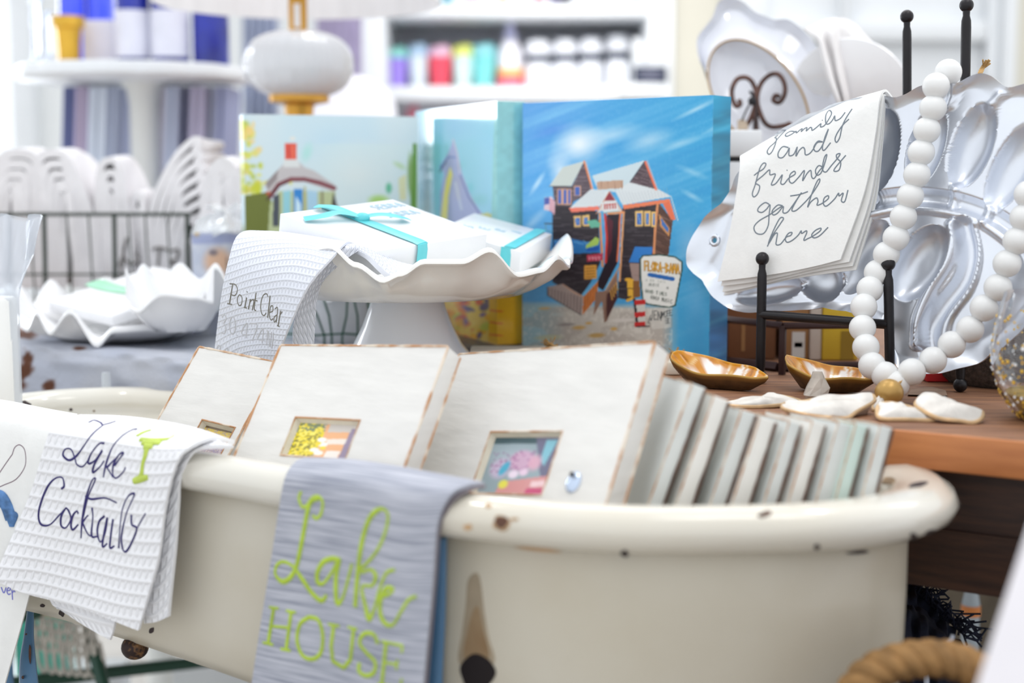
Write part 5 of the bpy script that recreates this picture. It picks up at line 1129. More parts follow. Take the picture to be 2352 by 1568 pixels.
def ell(f): 
    c, s_ = math.cos(.93), math.sin(.93); q1, q2 = 150 * f, 92 * f
    t0 = np.arctan2((np.sin(tS) * c - np.cos(tS) * s_) * q1, (np.cos(tS) * c + np.sin(tS) * s_) * q2)
    return np.stack([cx - 4 + q1 * np.cos(t0) * c - q2 * np.sin(t0) * s_, cy + 6 + q1 * np.cos(t0) * s_ + q2 * np.sin(t0) * c], 1)
L = []
for f_, off in ((.05, -.012), (.6, -.012), (.72, -.008), (.9, -.002), (.98, .004), (1.0, .005)): L.append(np.array([sp(x, y, off) for x, y in ell(f_)]))
E1 = ell(1.03); OU = np.stack([cx + rS * np.cos(tS), cy + rS * np.sin(tS)], 1)
wv_ = np.sin(tS * 9)
for f_, off in ((0, .004), (.3, -.006), (.7, -.010), (.95, -.004), (1.0, -.001)): L.append(np.array([sp(x, y, off + .003 * f_ * w) for (x, y), w in zip(E1 * (1 - f_) + OU * f_, wv_)]))
for f_, off in ((1.0, -.007), (.7, -.016), (.2, -.014), (0, -.010)): L.append(np.array([sp(x, y, off + .003 * f_ * w) for (x, y), w in zip(E1 * (1 - f_) + OU * f_, wv_)]))
L.append(np.array([sp(x, y, -.018) for x, y in ell(.05)]))
mb = MB(); mb.loft(L, True, True); t = tag(mb.build('oval_dish', mat('blue_white_porcelain', (226, 228, 236), .12, coat=.6)), 'large white ruffled oval dish standing on a brown scroll stand', 'dish')
mb = MB(); mb.tube([sp(x, y, .0055) for x, y in ell(1.0)], .0012, 6, closed=True); mb.build('gold_line', mat('antique_gold', (170, 138, 90), .4, metal=.5), t)
RUST = mat('rust_brown_iron', (104, 74, 66), .55, metal=.3, var=.35, scale=70, bump=.3, bscale=150)
t = thing('scroll_stand', 'rust brown iron scroll stand in front of the white oval dish', 'stand', V(S0[0], S0[1] - .03, TZ))
so = .020
scr = [[(868, 832), (866, 786), (842, 794), (762, 806), (712, 782), (680, 720), (660, 650), (664, 590), (690, 522), (740, 476), (790, 470), (825, 510), (838, 570), (824, 622), (796, 650), (764, 636), (776, 606), (802, 612)], [(588, 800), (614, 760), (642, 690), (652, 630), (650, 570), (622, 512), (580, 490), (532, 504), (502, 560), (502, 622), (526, 672), (552, 662), (546, 634)]]
for s_ in scr:
    mb = MB(); mb.tube(catmull(np.array([sp(1500 + x * k4, y * k4, so) for x, y in s_]), 90), 5.6 * 1.48 / FOC, 10); mb.build('scroll', RUST, t)
mb = MB(); q1 = sp(1500 + 650 * k4, 700 * k4, so); q2_ = V(q1[0] + .01, q1[1] - .02, TZ); mb.tube([q1, q1 * .5 + q2_ * .5, q2_], .0028, 8); mb.build('leg', RUST, t)
mb = MB(); q1 = sp(1500 + 868 * k4, 832 * k4, so); mb.tube([q1, V(q1[0] + .01, q1[1] - .02, TZ)], .0028, 8); mb.build('leg', RUST, t)
mb = MB(); q1 = sp(1735, 240, -.026); mb.tube([sp(1735, 240, so), sp(1735, 400, so), V(q1[0] + .03, q1[1] + .06, TZ)], .0026, 8); mb.build('back_leg', RUST, t)
t = thing('hang_tag', 'small tan paper tag on black cord, hanging from the scroll stand', 'tag', sp(1704, 330, .03))
mb = MB(); cs_ = [sp(x, y, .030) for x, y in ((1692, 331), (1717, 327), (1718, 285), (1708, 272), (1694, 276))]
mb.loft([cs_, [p - SN * .0012 for p in cs_]], True, True); mb.build('paper', mat('tan_tag_paper', (190, 172, 152), .8, var=.1, scale=40), t, smooth=False)
mb = MB(); mb.tube(catmull(np.array([sp(1704, 276, .031), sp(1716, 250, .030), sp(1732, 222, .028), sp(1722, 210, .03), sp(1738, 245, .030), sp(1730, 300, .028), sp(1718, 318, .028)]), 40), .0009, 6); mb.sphere(sp(1728, 232, .029), .0045, 10, 8); mb.build('cord', mat('black_cord', (40, 40, 44), .8), t)
for k, (x, y) in enumerate(((1704, 300), (1703, 308))):
    mb = MB(); mb.tube([sp(x - 6, y, .0302), sp(x + 8, y - 1, .0302)], .0006, 5); mb.build('printed_line', INK, t)

# white crinkled cloth hung over the dish
CR = mat('white_cotton', (240, 238, 238), .9, var=.03, scale=30, bump=.35, bscale=70, spec=.15)
t = thing('cotton_cloth', 'white crinkled cotton cloth hung over the oval dish behind the easel', 'cloth', at(1950, 250, 1.46))
def c4(x, y, D): return at(1500 + x * k4, y * k4, D)
rows = [[c4(960, 178, 1.455), c4(1010, 160, 1.46), c4(1080, 126, 1.47), c4(1150, 112, 1.48), c4(1215, 118, 1.49)], [c4(1040, 262, 1.45), c4(1060, 240, 1.447), c4(1090, 215, 1.462), c4(1130, 195, 1.452), c4(1190, 190, 1.475)], [c4(1072, 400, 1.445), c4(1095, 370, 1.440), c4(1130, 360, 1.457), c4(1160, 345, 1.446), c4(1195, 330, 1.468)], [c4(1110, 520, 1.44), c4(1130, 500, 1.435), c4(1160, 490, 1.452), c4(1185, 480, 1.44), c4(1220, 470, 1.462)], [c4(1150, 620, 1.437), c4(1170, 615, 1.43), c4(1195, 612, 1.45), c4(1215, 610, 1.438), c4(1245, 606, 1.46)], [c4(1180, 670, 1.437), c4(1195, 676, 1.43), c4(1210, 672, 1.45), c4(1222, 666, 1.438), c4(1250, 660, 1.46)]]
G = cloth_grid(rows, 60, 70); mb = MB(); add_cloth(mb, G, .0022); mb.build('gathered_edge', CR, t)
rows = [[c4(1080, 126, 1.475), c4(1200, 112, 1.485), c4(1280, 150, 1.50), c4(1400, 275, 1.51), c4(1500, 390, 1.515), c4(1590, 520, 1.52)], [c4(1120, 180, 1.472), c4(1220, 190, 1.48), c4(1300, 250, 1.488), c4(1390, 350, 1.50), c4(1490, 460, 1.508), c4(1585, 570, 1.515)], [c4(1180, 300, 1.475), c4(1250, 310, 1.485), c4(1320, 360, 1.483), c4(1400, 440, 1.498), c4(1490, 530, 1.502), c4(1580, 630, 1.51)], [c4(1215, 430, 1.48), c4(1270, 430, 1.49), c4(1330, 480, 1.484), c4(1400, 560, 1.50), c4(1490, 620, 1.50), c4(1570, 680, 1.51)], [c4(1250, 600, 1.485), c4(1300, 590, 1.495), c4(1350, 600, 1.486), c4(1410, 640, 1.50), c4(1490, 690, 1.50), c4(1560, 730, 1.51)]]
G = cloth_grid(rows, 60, 60); mb = MB(); add_cloth(mb, G, .0022); mb.build('hanging_panel', CR, t)
mb = MB(); c = at(1500 + 1235 * k4, 640 * k4, 1.470); R_ = .062
ax_ = (nrm(V(.9, -.4, 0)), nrm(V(-.1, -.2, .97)), nrm(np.cross(nrm(V(.9, -.4, 0)), nrm(V(-.1, -.2, .97)))))
mb.lathe([(.001, 0), (R_ * .7, 0), (R_, -.006), (R_ * 1.01, -.009), (R_ * .7, -.004), (.001, -.004)], c, 60, ax=ax_, cap0=True); tag(mb.build('round_plate', PORC), 'white round plate edge showing below the crinkled cloth', 'plate')
# white boxed stand with a dark line, seen between blue canvas and towel
t = thing('white_box', 'white box with dark lid seam between the blue canvas and the linen towel', 'box', V(at(1720, 400, 1.44)[0], 1.42, TZ))
a = at(1672, 470, 1.40); b = at(1750, 372, 1.40); mb = MB(); mb.box(V(a[0], 1.40, TZ + .0005), V(b[0] - a[0], 0, 0), V(0, .06, 0), V(0, 0, b[2] - TZ)); mb.build('box_body', WHITE_PAINT, t, bevel=.002)
z = b[2]; mb = MB(); mb.box(V(a[0], 1.401, z + .001), V(b[0] - a[0], 0, 0), V(0, .058, 0), V(0, 0, .0035)); mb.build('dark_seam', IRON, t)
mb = MB(); mb.box(V(a[0], 1.40, z + .005), V(b[0] - a[0], 0, 0), V(0, .06, 0), V(0, 0, .026)); mb.build('box_lid', WHITE_PAINT, t, bevel=.002)

# ================================================================ GOODS BEHIND THE EASEL FOOT
KRAFT = mat('kraft_card', (166, 122, 78), .75, var=.12, scale=14)
KRAFT2 = mat('dark_kraft_card', (128, 84, 54), .75, var=.12, scale=14)
YEL = mat('yellow_card_box', (222, 188, 56), .6, var=.06, scale=12)
def pbox(name, px0, px1, py, D, dep, m, label, cat, parts=()):
    a = at(px0, 800, D); b = at(px1, 800, D); tp = at(px0, py, D)[2]
    t = thing(name, label, cat, V((a[0] + b[0]) / 2, D + dep / 2, TZ)); mb = MB(); mb.box(V(a[0], D, TZ + .0005), V(b[0] - a[0], 0, 0), V(0, dep, 0), V(0, 0, tp - TZ)); mb.build('box_body', m, t, bevel=.0015)
    for nm, x0_, x1_, y0_, y1_, mm in parts:
        p = at(x0_, y1_, D); q2 = at(x1_, y0_, D); mb = MB(); mb.box(V(p[0], D - .0006, p[2]), V(q2[0] - p[0], 0, 0), V(0, .0009, 0), V(0, 0, q2[2] - p[2])); mb.build(nm, mm, t)
    return t
LABW = mat('grey_white_label', (206, 204, 200), .7); GREYP = mat('grey_print', (120, 118, 116), .8)
pbox('cardboard_box', 1660, 1782, 640, 1.325, .07, KRAFT2, 'dark kraft box left of the brown frame post, behind the easel', 'box', (('tape_strip', 1702, 1712, 742, 806, KRAFT),))
pbox('cardboard_box', 1796, 1858, 660, 1.322, .06, KRAFT, 'light kraft box with a white label, behind the easel bar', 'box', (('label', 1818, 1849, 762, 822, LABW), ('label_print', 1824, 1843, 786, 797, GREYP)))
pbox('white_carton', 1860, 1887, 660, 1.32, .06, mat('off_white_card', (206, 196, 186), .7), 'narrow off white carton between kraft and yellow boxes', 'box')
pbox('yellow_box', 1889, 1972, 690, 1.318, .06, YEL, 'bright yellow box behind the easel bar', 'box', (('dark_motif', 1930, 1962, 760, 826, mat('olive_print', (150, 122, 40), .6)),))
BRN = mat('brown_metal_frame', (66, 44, 42), .45, metal=.3)
t = thing('metal_frame_riser', 'dark brown metal frame riser behind the easel', 'riser', V(at(1830, 800, 1.26)[0], 1.26, TZ))
def bar(p, q, r_=.0026, nm='frame_bar'):
    mb = MB(); d_ = nrm(np.asarray(q) - p); s1 = nrm(np.cross(d_, V(.3, .4, .85))); s2 = np.cross(d_, s1); mb.box(np.asarray(p) - (s1 + s2) * r_, np.asarray(q) - p, s1 * 2 * r_, s2 * 2 * r_); mb.build(nm, BRN, t, bevel=.0006)
f1 = onz(1796, 860, TZ); tz_ = at(1796, 748, f1[1])[2]
f2 = V(at(1990, 850, f1[1] + .006)[0], f1[1] + .006, TZ); f0 = V(at(1664, 850, f1[1] + .06)[0], f1[1] + .06, TZ)
up = V(0, 0, tz_ - TZ)
bar(f1, f1 + up); bar(f1 + up, f2 + up); bar(f2, f2 + up); bar(f1 + up, f0 + up); bar(f0, f0 + up); bar(f1 + V(0, .02, .004), f2 + V(0, .02, .004), .0035); bar(f0 + V(0, 0, .004), f1 + V(0, .02, .004), .0035)
mb = MB(); p = onz(2128, 884, TZ); mb.box(at(2128, 880, 1.175) * V(1, 1, 0) + V(0, 0, TZ + .0005), V(.0215, 0, 0), V(0, .03, 0), V(0, 0, .013)); tag(mb.build('red_box', mat('red_card', (206, 40, 44), .5), bevel=.001), 'small red box under the egg platter', 'box')
mb = MB(); a = onz(2080, 905, TZ); mb.loft([[onz(x, y, TZ + .0004 + .0012 * k) for x, y in ((2085, 906), (2176, 908), (2172, 896), (2140, 888), (2092, 894))] for k in (0, 1)], True, True)
tag(mb.build('paper_slip', mat('brown_paper', (156, 128, 108), .8, var=.15, scale=60), smooth=False), 'torn brown paper slip under the egg platter', 'paper')
mb = MB(); c = V(.420, 1.185, TZ); mb.lathe([(.001, 0), (.056, 0), (.062, .006), (.066, .025), (.067, .05), (.064, .062), (.058, .066), (.054, .06), (.054, .01), (.001, .008)], c, 40, cap0=True)
tag(mb.build('woven_pot', mat('grey_brown_weave', (96, 84, 76), .8, var=.35, scale=260, bump=.8, bscale=320)), 'dark grey brown textured pot behind the foot of the easel', 'pot')

# ---------------------------------------------------------------- stemless glass with gold flecks
GLASS = mat('clear_glass', (250, 252, 255), .02, trans=1.0, ior=1.45)
gc = V(at(2428, 900, .985)[0], .985, TZ); t = thing('stemless_glass', 'clear stemless wine glass with gold and white flecks at the right edge', 'glass', gc)
gp = [(.001, 0), (.020, 0), (.028, .004), (.038, .018), (.0445, .036), (.0455, .050), (.0425, .070), (.0375, .090)]
gi = [(.0365, .090), (.0412, .070), (.0441, .050), (.0431, .036), (.0367, .0185), (.027, .008), (.001, .006)]
mb = MB(); mb.lathe(gp + gi, gc, 64, cap0=True, cap1=True); mb.build('bowl', GLASS, t)
def fleck(m, nm, seed, n, zlo, zhi):
    r = random.Random(seed); mb = MB()
    for k in range(n):
        z = zlo + (zhi - zlo) * r.random() ** 1.5; a = r.uniform(0, 2 * math.pi); rr = np.interp(z, [h for q_, h in gp], [q_ for q_, h in gp]) + .0002; s_ = r.uniform(.0006, .0018)
        nn = V(math.cos(a), math.sin(a), 0); c = gc + nn * rr + V(0, 0, z); e1 = V(-math.sin(a), math.cos(a), 0)
        mb.loft([[c - nn * .0004 + e1 * s_ * math.cos(b) * 1.0 + V(0, 0, 1) * s_ * math.sin(b) for b in np.linspace(0, 2 * math.pi, 7, endpoint=False)], [c + nn * .0003 + e1 * s_ * .7 * math.cos(b) + V(0, 0, 1) * s_ * .7 * math.sin(b) for b in np.linspace(0, 2 * math.pi, 7, endpoint=False)]], True, True)
    o = mb.build(nm, m, t); o['kind'] = 'stuff'
fleck(mat('gold_leaf', (232, 190, 80), .3, metal=.7), 'gold_flecks', 1, 380, .002, .075); fleck(mat('white_fleck', (236, 238, 240), .5), 'white_flecks', 2, 170, .01, .08)
mb = MB(); mb.lathe([(.001, .0065), (.026, .0085), (.034, .0175), (.0345, .019), (.001, .019)], gc, 40); o = mb.build('gold_base_glaze', mat('amber_gold', (236, 196, 96), .3, metal=.5, var=.3, scale=120), t)

# ================================================================ AMBER OYSTER TRAYS AND SHELLS
AMB = mat('amber_glaze', (214, 150, 40), .2, attr='paint', coat=.35)
def tray(L_, R_, wid, lift, label):
    """boat shaped glazed dish from left tip to right tip (both on the table plane)"""
    L_, R_ = arr(L_), arr(R_); ax = R_ - L_; ln = np.linalg.norm(ax); e = ax / ln; w = nrm(np.cross(V(0, 0, 1), e)); c0 = (L_ + R_) / 2
    n = 96; tt = np.linspace(0, 2 * math.pi, n, endpoint=False)
    def ring(f, z, base):
        P_ = []
        for a in tt:
            u = math.cos(a); v = math.sin(a); wl = wid * (.62 - .30 * u) * (1 if v > 0 else .8)
            x = u * ln / 2 * f; jag = 1 + .02 * math.sin(3 * a + .7) + .012 * math.sin(7 * a + 1) + .006 * math.sin(16 * a)
            zr = z + (1 - base) * (lift * max(0, -u) ** 2 + (.006 if v > 0 else 0) * abs(v)) + .0005 * math.sin(6 * a + 2) * (1 - base)
            P_.append(c0 + e * x * jag + w * wl * v * f * jag + V(0, 0, zr))
        return np.array(P_)
    rings = [ring(.05, .0045, 1), ring(.4, .005, .9), ring(.7, .008, .5), ring(.92, .011, .1), ring(1.0, .0135, 0), ring(1.015, .0115, 0), ring(.95, .008, .2), ring(.66, .001, .8), ring(.3, 0, 1)]
    inn = catmull(np.array(rings[:5]), 26); rings = list(inn) + rings[5:]; NI = 25
    P_ = Pic(0, 0, 200, 100, 1, (204, 132, 24)); n1 = vnoise(P_.w, P_.h, 40, 6, 5); n2 = vnoise(P_.w, P_.h, 30, 20, 6)
    P_.mix(np.clip(n2 - .4, 0, 1) * 1.2, (224, 160, 60)); P_.mix(np.clip((n1 - .46) * 7, 0, 1) * np.clip((70 + 16 * n2 - P_.Y) / 6, 0, 1) * np.clip((P_.X - 30) / 12, 0, 1), (244, 240, 236)); P_.mix(np.clip((.3 - n2) * 3, 0, 1), (150, 90, 20))
    cols = []
    for i, rg in enumerate(rings):
        u = (rg - c0) @ e / ln * 2; v = (rg - c0) @ w / wid
        inner = P_.sample(np.stack([100 + u * 90, 50 + v * 45], 1)); 
        if i == NI: inner = inner * 0 + np.array(lin((240, 198, 110))[:3])
        if i == NI + 1: inner = inner * 0 + np.array(lin((120, 80, 28))[:3])
        if NI - 3 < i < NI: inner = inner * .6 + .4 * np.array(lin((226, 160, 50))[:3])
        if i >= NI + 2: inner = np.array(lin((62, 40, 16))[:3]) * (.6 + .9 * vnoise(n, 1, 40, 1, i)[0][:, None])
        if i == NI + 2: inner = inner * .9 + .1 * np.array(lin((150, 104, 36))[:3])
        if 4 < i < NI - 3:
            st = vnoise(n, 1, 30, 1, 77)[0] + .25 * vnoise(n, 1, 60, 1, 78)[0]; lim = .9 - .35 * vnoise(n, 1, 34, 1, 79)[0]; f_ = i / NI
            wm = np.clip((st - .52) * 6, 0, 1) * np.clip((lim - f_) * 12, 0, 1) * np.clip((u + .75) * 4, 0, 1); inner = inner * (1 - wm[:, None]) + wm[:, None] * np.array(lin((246, 243, 240))[:3])
        cols.append(inner)
    mb = MB(); o0 = mb.loft(rings, True, True); mb.col = [np.concatenate(cols)]
    return tag(mb.build('oyster_dish', AMB, attr=True, angle=60), label, 'dish', 'amber oyster dishes')
tray(onz(1800, 894, TZ) , onz(2008, 905, TZ), .030, .013, 'amber glazed oyster dish lying under the bead garland')
tray(onz(1545, 878, TZ), onz(1758, 904, TZ), .030, .012, 'amber glazed oyster dish lying in front of the blue canvas')
SHELL = mat('oyster_shell', (236, 231, 224), .5, var=.2, scale=30, bump=.4, bscale=70, coat=.1)
SHE = mat('shell_edge', (222, 186, 140), .6, var=.2, scale=60)
LK = .36224
def shell(pts, label, dome=.0042, tilt=.36, edge=True, lift=.004):
    P_ = [(1500 + x * LK, 820 + y * LK) for x, y in pts]; ym = max(p[1] for p in P_); yf = onz(P_[0][0], ym, TZ)[1]
    pn = nrm(V(0, -tilt, 1)); p0 = V(0, yf, TZ + lift); ol = catmull(np.array([onp(x, y, p0, pn) for x, y in P_]), 72, closed=True); c = ol.mean(0); L = []
    nz_ = vnoise(72, 6, 14, 3, len(pts))
    for i, (f_, h) in enumerate(((.03, 1), (.35, .92), (.65, .68), (.85, .35), (1.0, .1), (1.0, -.12), (.85, -.2), (.3, -.2))):
        q_ = c + (ol - c) * f_ + pn * dome * h; q_[:, 2] += (nz_[min(i, 5)] - .5) * .0034 * (.3 + f_) * (1 if i < 5 else 0)
        q_[:, 2] = np.maximum(q_[:, 2], TZ + .0006 + .0004 * (i < 5)); L.append(q_)
    L[-2][:, 2] = L[-1][:, 2] = TZ + .0006
    t = tag((lambda m: (m.loft(L, True, True), m.build('oyster_shell', SHELL, angle=70))[1])(MB()), label, 'shell', 'oyster shells on the table edge')
    if edge:
        mb = MB(); mb.tube(np.maximum(ol + pn * dome * 0, V(-9, -9, TZ + .0012)), .0015, 6, closed=True); mb.build('worn_rim', SHE, t)
    return t
shell([(820, 310), (850, 290), (930, 285), (1000, 275), (1100, 250), (1200, 255), (1300, 250), (1380, 240), (1405, 265), (1390, 290), (1300, 340), (1230, 385), (1150, 385), (1000, 370), (900, 350), (830, 330)], 'wide white oyster shell left of the gold bead')
scp = [onz(1500 + x * LK, 820 + y * LK, TZ + .0092) for x, y in ((1085, 322), (1130, 318), (1185, 345), (1150, 350), (1100, 338))]
shell([(1420, 330), (1440, 300), (1500, 290), (1560, 300), (1650, 325), (1720, 350), (1790, 385), (1760, 400), (1600, 395), (1480, 395), (1430, 380)], 'smooth white oyster shell just right of the gold bead')
shell([(1665, 300), (1700, 250), (1740, 240), (1800, 255), (1850, 265), (1920, 305), (2000, 335), (2080, 345), (2085, 385), (2030, 415), (1950, 405), (1850, 395), (1790, 380), (1720, 345)], 'white oyster shell farthest right, nearest the flecked glass', dome=.006)
shell([(440, 300), (520, 282), (600, 275), (680, 260), (740, 242), (820, 250), (900, 268), (930, 285), (840, 300), (740, 310), (640, 315), (520, 312)], 'thin curved white oyster shell in front of the amber dishes', tilt=.3)
shell([(1395, 300), (1410, 270), (1450, 258), (1478, 275), (1470, 300), (1430, 330), (1400, 335)], 'little ridged shell tucked beside the gold bead', dome=.004)
mb = MB(); c = onz(1868, 918, TZ); r = random.Random(5); L = []
for z, f_ in ((.0008, .5), (.004, 1), (.010, .9), (.017, .55), (.022, .3)): L.append([c + V((.011 * math.cos(a) + .35 * z) * f_ * r.uniform(.8, 1.15), .008 * math.sin(a) * f_ * r.uniform(.8, 1.15), z) for a in np.linspace(0, 2 * math.pi, 9, endpoint=False)])
mb.loft(L, True, True); tag(mb.build('quartz_chunk', mat('cloudy_quartz', (222, 212, 200), .25, trans=.25, var=.15, scale=60), smooth=False), 'cloudy crystal chunk between amber dish and shells', 'crystal')

# ---------------------------------------------------------------- wood slabs with twine loops behind the photo blocks
SLAB = mat('whitewashed_wood', (236, 226, 210), .6, var=.06, scale=12)
def twine_slab(px0, px1, py, D, knot, label):
    a = at(px0, py, D); b = at(px1, py, D); t = thing('wood_slab', label, 'wood slab', V((a[0] + b[0]) / 2, D, TZ))
    z = min(a[2], b[2]); mb = MB(); mb.box(V(a[0], D, TZ + .0005), V(b[0] - a[0], 0, 0), V(0, .045, 0), V(0, 0, z - TZ)); mb.build('slab', SLAB, t, bevel=.002)
    mb = MB(); kc = at(knot[0], knot[1], D + .02); r = random.Random(int(px0)); tz2 = z + .001
    pts = [V(kc[0] + r.uniform(-.006, .006), kc[1] + r.uniform(-.005, .005), tz2 + abs(r.gauss(0, .004))) for _ in range(14)]; mb.tube(catmull(np.array(pts), 80), .0009, 5)
    for k in range(8): p_ = V(kc[0], kc[1], tz2 + .003); mb.tube([p_, p_ + V(r.uniform(-.01, .01), r.uniform(-.004, .004), r.uniform(.0, .008))], .0004, 4)
    mb.build('twine_loop', TWINE, t)
twine_slab(1078, 1310, 808, 1.245, (1266, 792), 'whitewashed wood slab with twine loop behind the large photo block')
mb = MB()
twine_slab(1526, 1577, 832, 1.215, (1553, 820), 'small whitewashed wood slab with twine in front of the blue canvas')
# ================================================================ ENAMEL TUB
ZRIM = ZC - .204
def rp(px, py): return onz(px, py, ZRIM)[:2]
near = [rp(460, 1082), rp(760, 1135), rp(1050, 1182), rp(1400, 1213), rp(1750, 1213), rp(1960, 1200)]
rend = [rp(2075, 1178), rp(2112, 1150), rp(2085, 1118), rp(2010, 1092)]
fr0 = rp(370, 926); fr1 = rend[-1]
far = [fr1 + (fr0 - fr1) * k for k in (.25, .5, .75)] + [fr0, rp(200, 926), rp(70, 937)]
lend = [rp(-60, 962), rp(-115, 995), rp(-60, 1022), rp(120, 1035)]
ctl = np.array(near + rend + far + lend)
NT = 260
d_ = catmull(ctl, 4000, closed=True); s_ = np.concatenate([[0], np.cumsum(np.linalg.norm(np.diff(np.vstack([d_, d_[:1]]), axis=0), axis=1))])
q_ = np.linspace(0, s_[-1], NT, endpoint=False); dd = np.vstack([d_, d_[:1]]); path = np.stack([np.interp(q_, s_, dd[:, 0]), np.interp(q_, s_, dd[:, 1])], 1)
tg = np.roll(path, -1, 0) - np.roll(path, 1, 0); tg /= np.linalg.norm(tg, axis=1, keepdims=True); out = np.stack([tg[:, 1], -tg[:, 0]], 1)
cen = path.mean(0)
if ((path - cen) * out).sum() < 0: out = -out
rxh = .0155 + .009 * np.clip((path[:, 0] - .13) / .10, 0, 1) ** 1.2                # the lip widens at the right end
M0 = (np.array(rp(-20, 990)) + 0) ; M1 = (rp(2000, 1150)); ma = M1 - M0; ml = ma @ ma
sp_ = M0 + np.clip(((path - M0) @ ma / ml), .07, .93)[:, None] * ma
def ringf(f, z, dx=0): 
    p = sp_ + (path + out * dx - sp_) * f; k = 1 + .21 * np.clip((path[:, 0] + .40) / .22, 0, 1) if z < ZRIM - .046 else 1.0 + 0 * path[:, 0]
    return np.column_stack([p, ZRIM + (z - ZRIM) * k])
def rimring(a):
    return np.column_stack([path + out * (rxh * math.cos(a))[:, None], np.full(NT, ZRIM + .0145 * math.sin(a))])
ENA = mat('cream_enamel', (223, 220, 211), .16, coat=.45, var=.05, scale=6, col2=(218, 211, 196))
L = [rimring(a) for a in np.radians([-140, -110, -80, -55, -30, 0, 30, 60, 90, 120, 150, 180, 205])]
L = L[::-1]
outer = [ringf(.92, ZRIM - .016), ringf(.92, ZRIM - .05), ringf(.91, ZRIM - .08), ringf(.885, ZRIM - .105), ringf(.82, ZRIM - .122), ringf(.68, ZRIM - .133), ringf(.3, ZRIM - .137), ringf(.02, ZRIM - .137)]
inner = [ringf(.02, ZRIM - .0459), ringf(.6, ZRIM - .0459), ringf(.80, ZRIM - .044), ringf(.84, ZRIM - .03), ringf(.86, ZRIM - .012)]
tub = thing('enamel_tub', 'chipped cream enamel tub with rolled rim holding the photo blocks', 'bathtub', V(cen[0], cen[1], ZRIM - .128))
loops = inner + L + outer
EXT = mat('beige_exterior_shade_tone', (208, 202, 188), .38, coat=.15, var=.06, scale=7, col2=(200, 192, 174))  # matte beige outside, darkened to stand in for the weaker light there
mb = MB(); mb.loft(loops, True, True); kx = (len(inner) + len(L)) * NT; mb.m = [1 if min(f) >= kx else 0 for f in mb.f]; tubm = mb.build('basin', [ENA, EXT], tub, angle=75)
bt = BVHTree.FromPolygons([tuple(p) for p in np.concatenate(loops)], [tuple(f) for f in mb.f if len(f) == 4])
def chip(pts, m, name, parent=tub, lift=.0005):
    """thin irregular patch lying on the tub surface"""
    P_ = catmull(np.array(pts, float), 40, closed=True); hs = [hit(bt, x, y) for x, y in P_]; c_ = hit(bt, *np.mean(P_, 0))
    if c_ is None: return
    hs = [h for h in hs if h is not None and abs(h[0][1] - c_[0][1]) < .05]
    if len(hs) < 6: return
    o = [h[0] + h[1] * lift for h in hs]; mid = []
    for h in hs:
        g = hit(bt, *(pix(h[0]) * .5 + np.mean(P_, 0) * .5)); mid.append((g[0] + g[1] * lift) if g else (h[0] + c_[0]) / 2)
    b_ = [h[0] - h[1] * .001 for h in hs]
    mb = MB(); mb.loft([b_, o, mid, [c_[0] + c_[1] * lift + (np.array(m_) - c_[0]) * .02 for m_ in mid]], False, True); mb.build(name, m, parent)
def blobp(x, y, rx, ry, seed, rot=0):
    r = random.Random(seed); return [(x + (rx * math.cos(a) * math.cos(rot) - ry * math.sin(a) * math.sin(rot)) * r.uniform(.75, 1.2), y + (rx * math.cos(a) * math.sin(rot) + ry * math.sin(a) * math.cos(rot)) * r.uniform(.75, 1.2)) for a in np.linspace(0, 2 * math.pi, 9, endpoint=False)]
CHIP = mat('bare_rusty_iron', (104, 70, 54), .7, var=.35, scale=120)
CHIPD = mat('dark_bare_iron', (62, 48, 50), .65, var=.3, scale=120)
CHIPT = mat('tan_worn_enamel', (164, 138, 106), .6, var=.2, scale=60)
HALO = mat('rust_tint', (206, 170, 130), .5, var=.15, scale=60)
chip(blobp(1152, 1200, 22, 20, 9), HALO, 'rust_halo', lift=.0003)
for k, (x, y, rx, ry, m, ro) in enumerate(((1152, 1199, 14, 14, CHIP, 0), (1075, 1210, 11, 7, HALO, 0), (1122, 1162, 7, 5, HALO, 0), (1182, 1192, 10, 4, HALO, 0), (1757, 1181, 17, 6, CHIP, -.2), (1435, 1270, 9, 8, CHIPD, 0), (1876, 1255, 7, 6, CHIPD, 0), (2097, 1230, 9, 7, CHIPD, 0), (2138, 1222, 14, 6, CHIPD, -.3), (2042, 1104, 16, 9, CHIPT, -.1), (2108, 1113, 24, 5, CHIPD, -.25),
        (60, 926, 12, 4, CHIPD, .4), (163, 940, 4, 3, CHIPD, 0), (216, 943, 3, 2, CHIPT, 0), (142, 1408, 8, 5, CHIPD, .7), (98, 1390, 5, 4, CHIPD, .5), (348, 1447, 6, 7, CHIPD, .6), (1968, 1268, 26, 4, CHIPD, -.1), (1240, 1262, 60, 4, HALO, .1))):
    chip(blobp(x, y, rx, ry, k, ro), m, 'enamel_chip')
chip([(1076, 1330), (1100, 1320), (1112, 1400), (1122, 1460), (1136, 1520), (1095, 1540), (1054, 1520), (1062, 1450), (1070, 1390)], mat('faint_rust_wash', (176, 160, 136), .45, var=.12, scale=30), 'rust_wash', lift=.0003)
chip([(1088, 1400), (1100, 1396), (1112, 1450), (1124, 1508), (1095, 1528), (1066, 1508), (1074, 1450)], mat('rust_streak', (136, 108, 76), .6, var=.25, scale=30, col2=(160, 138, 108)), 'rust_streak', lift=.0006)
chip(blobp(1095, 1545, 40, 40, 77), mat('drain_hole_black', (26, 18, 20), .8), 'drain_hole', lift=.0009)
mb = MB(); kb = hit(bt, 310, 1488); kb = kb[0] if kb else at(310, 1490, .96)
kb = at(310, 1486, 1.06); mb.sphere(kb, .0100, 20, 12, sc=(1.05, 1, .95)); mb.build('foot_knob', mat('rusty_knob', (50, 36, 34), .5, metal=.4, col2=(150, 110, 70), scale=90, thr=(.5, .6)), tub)

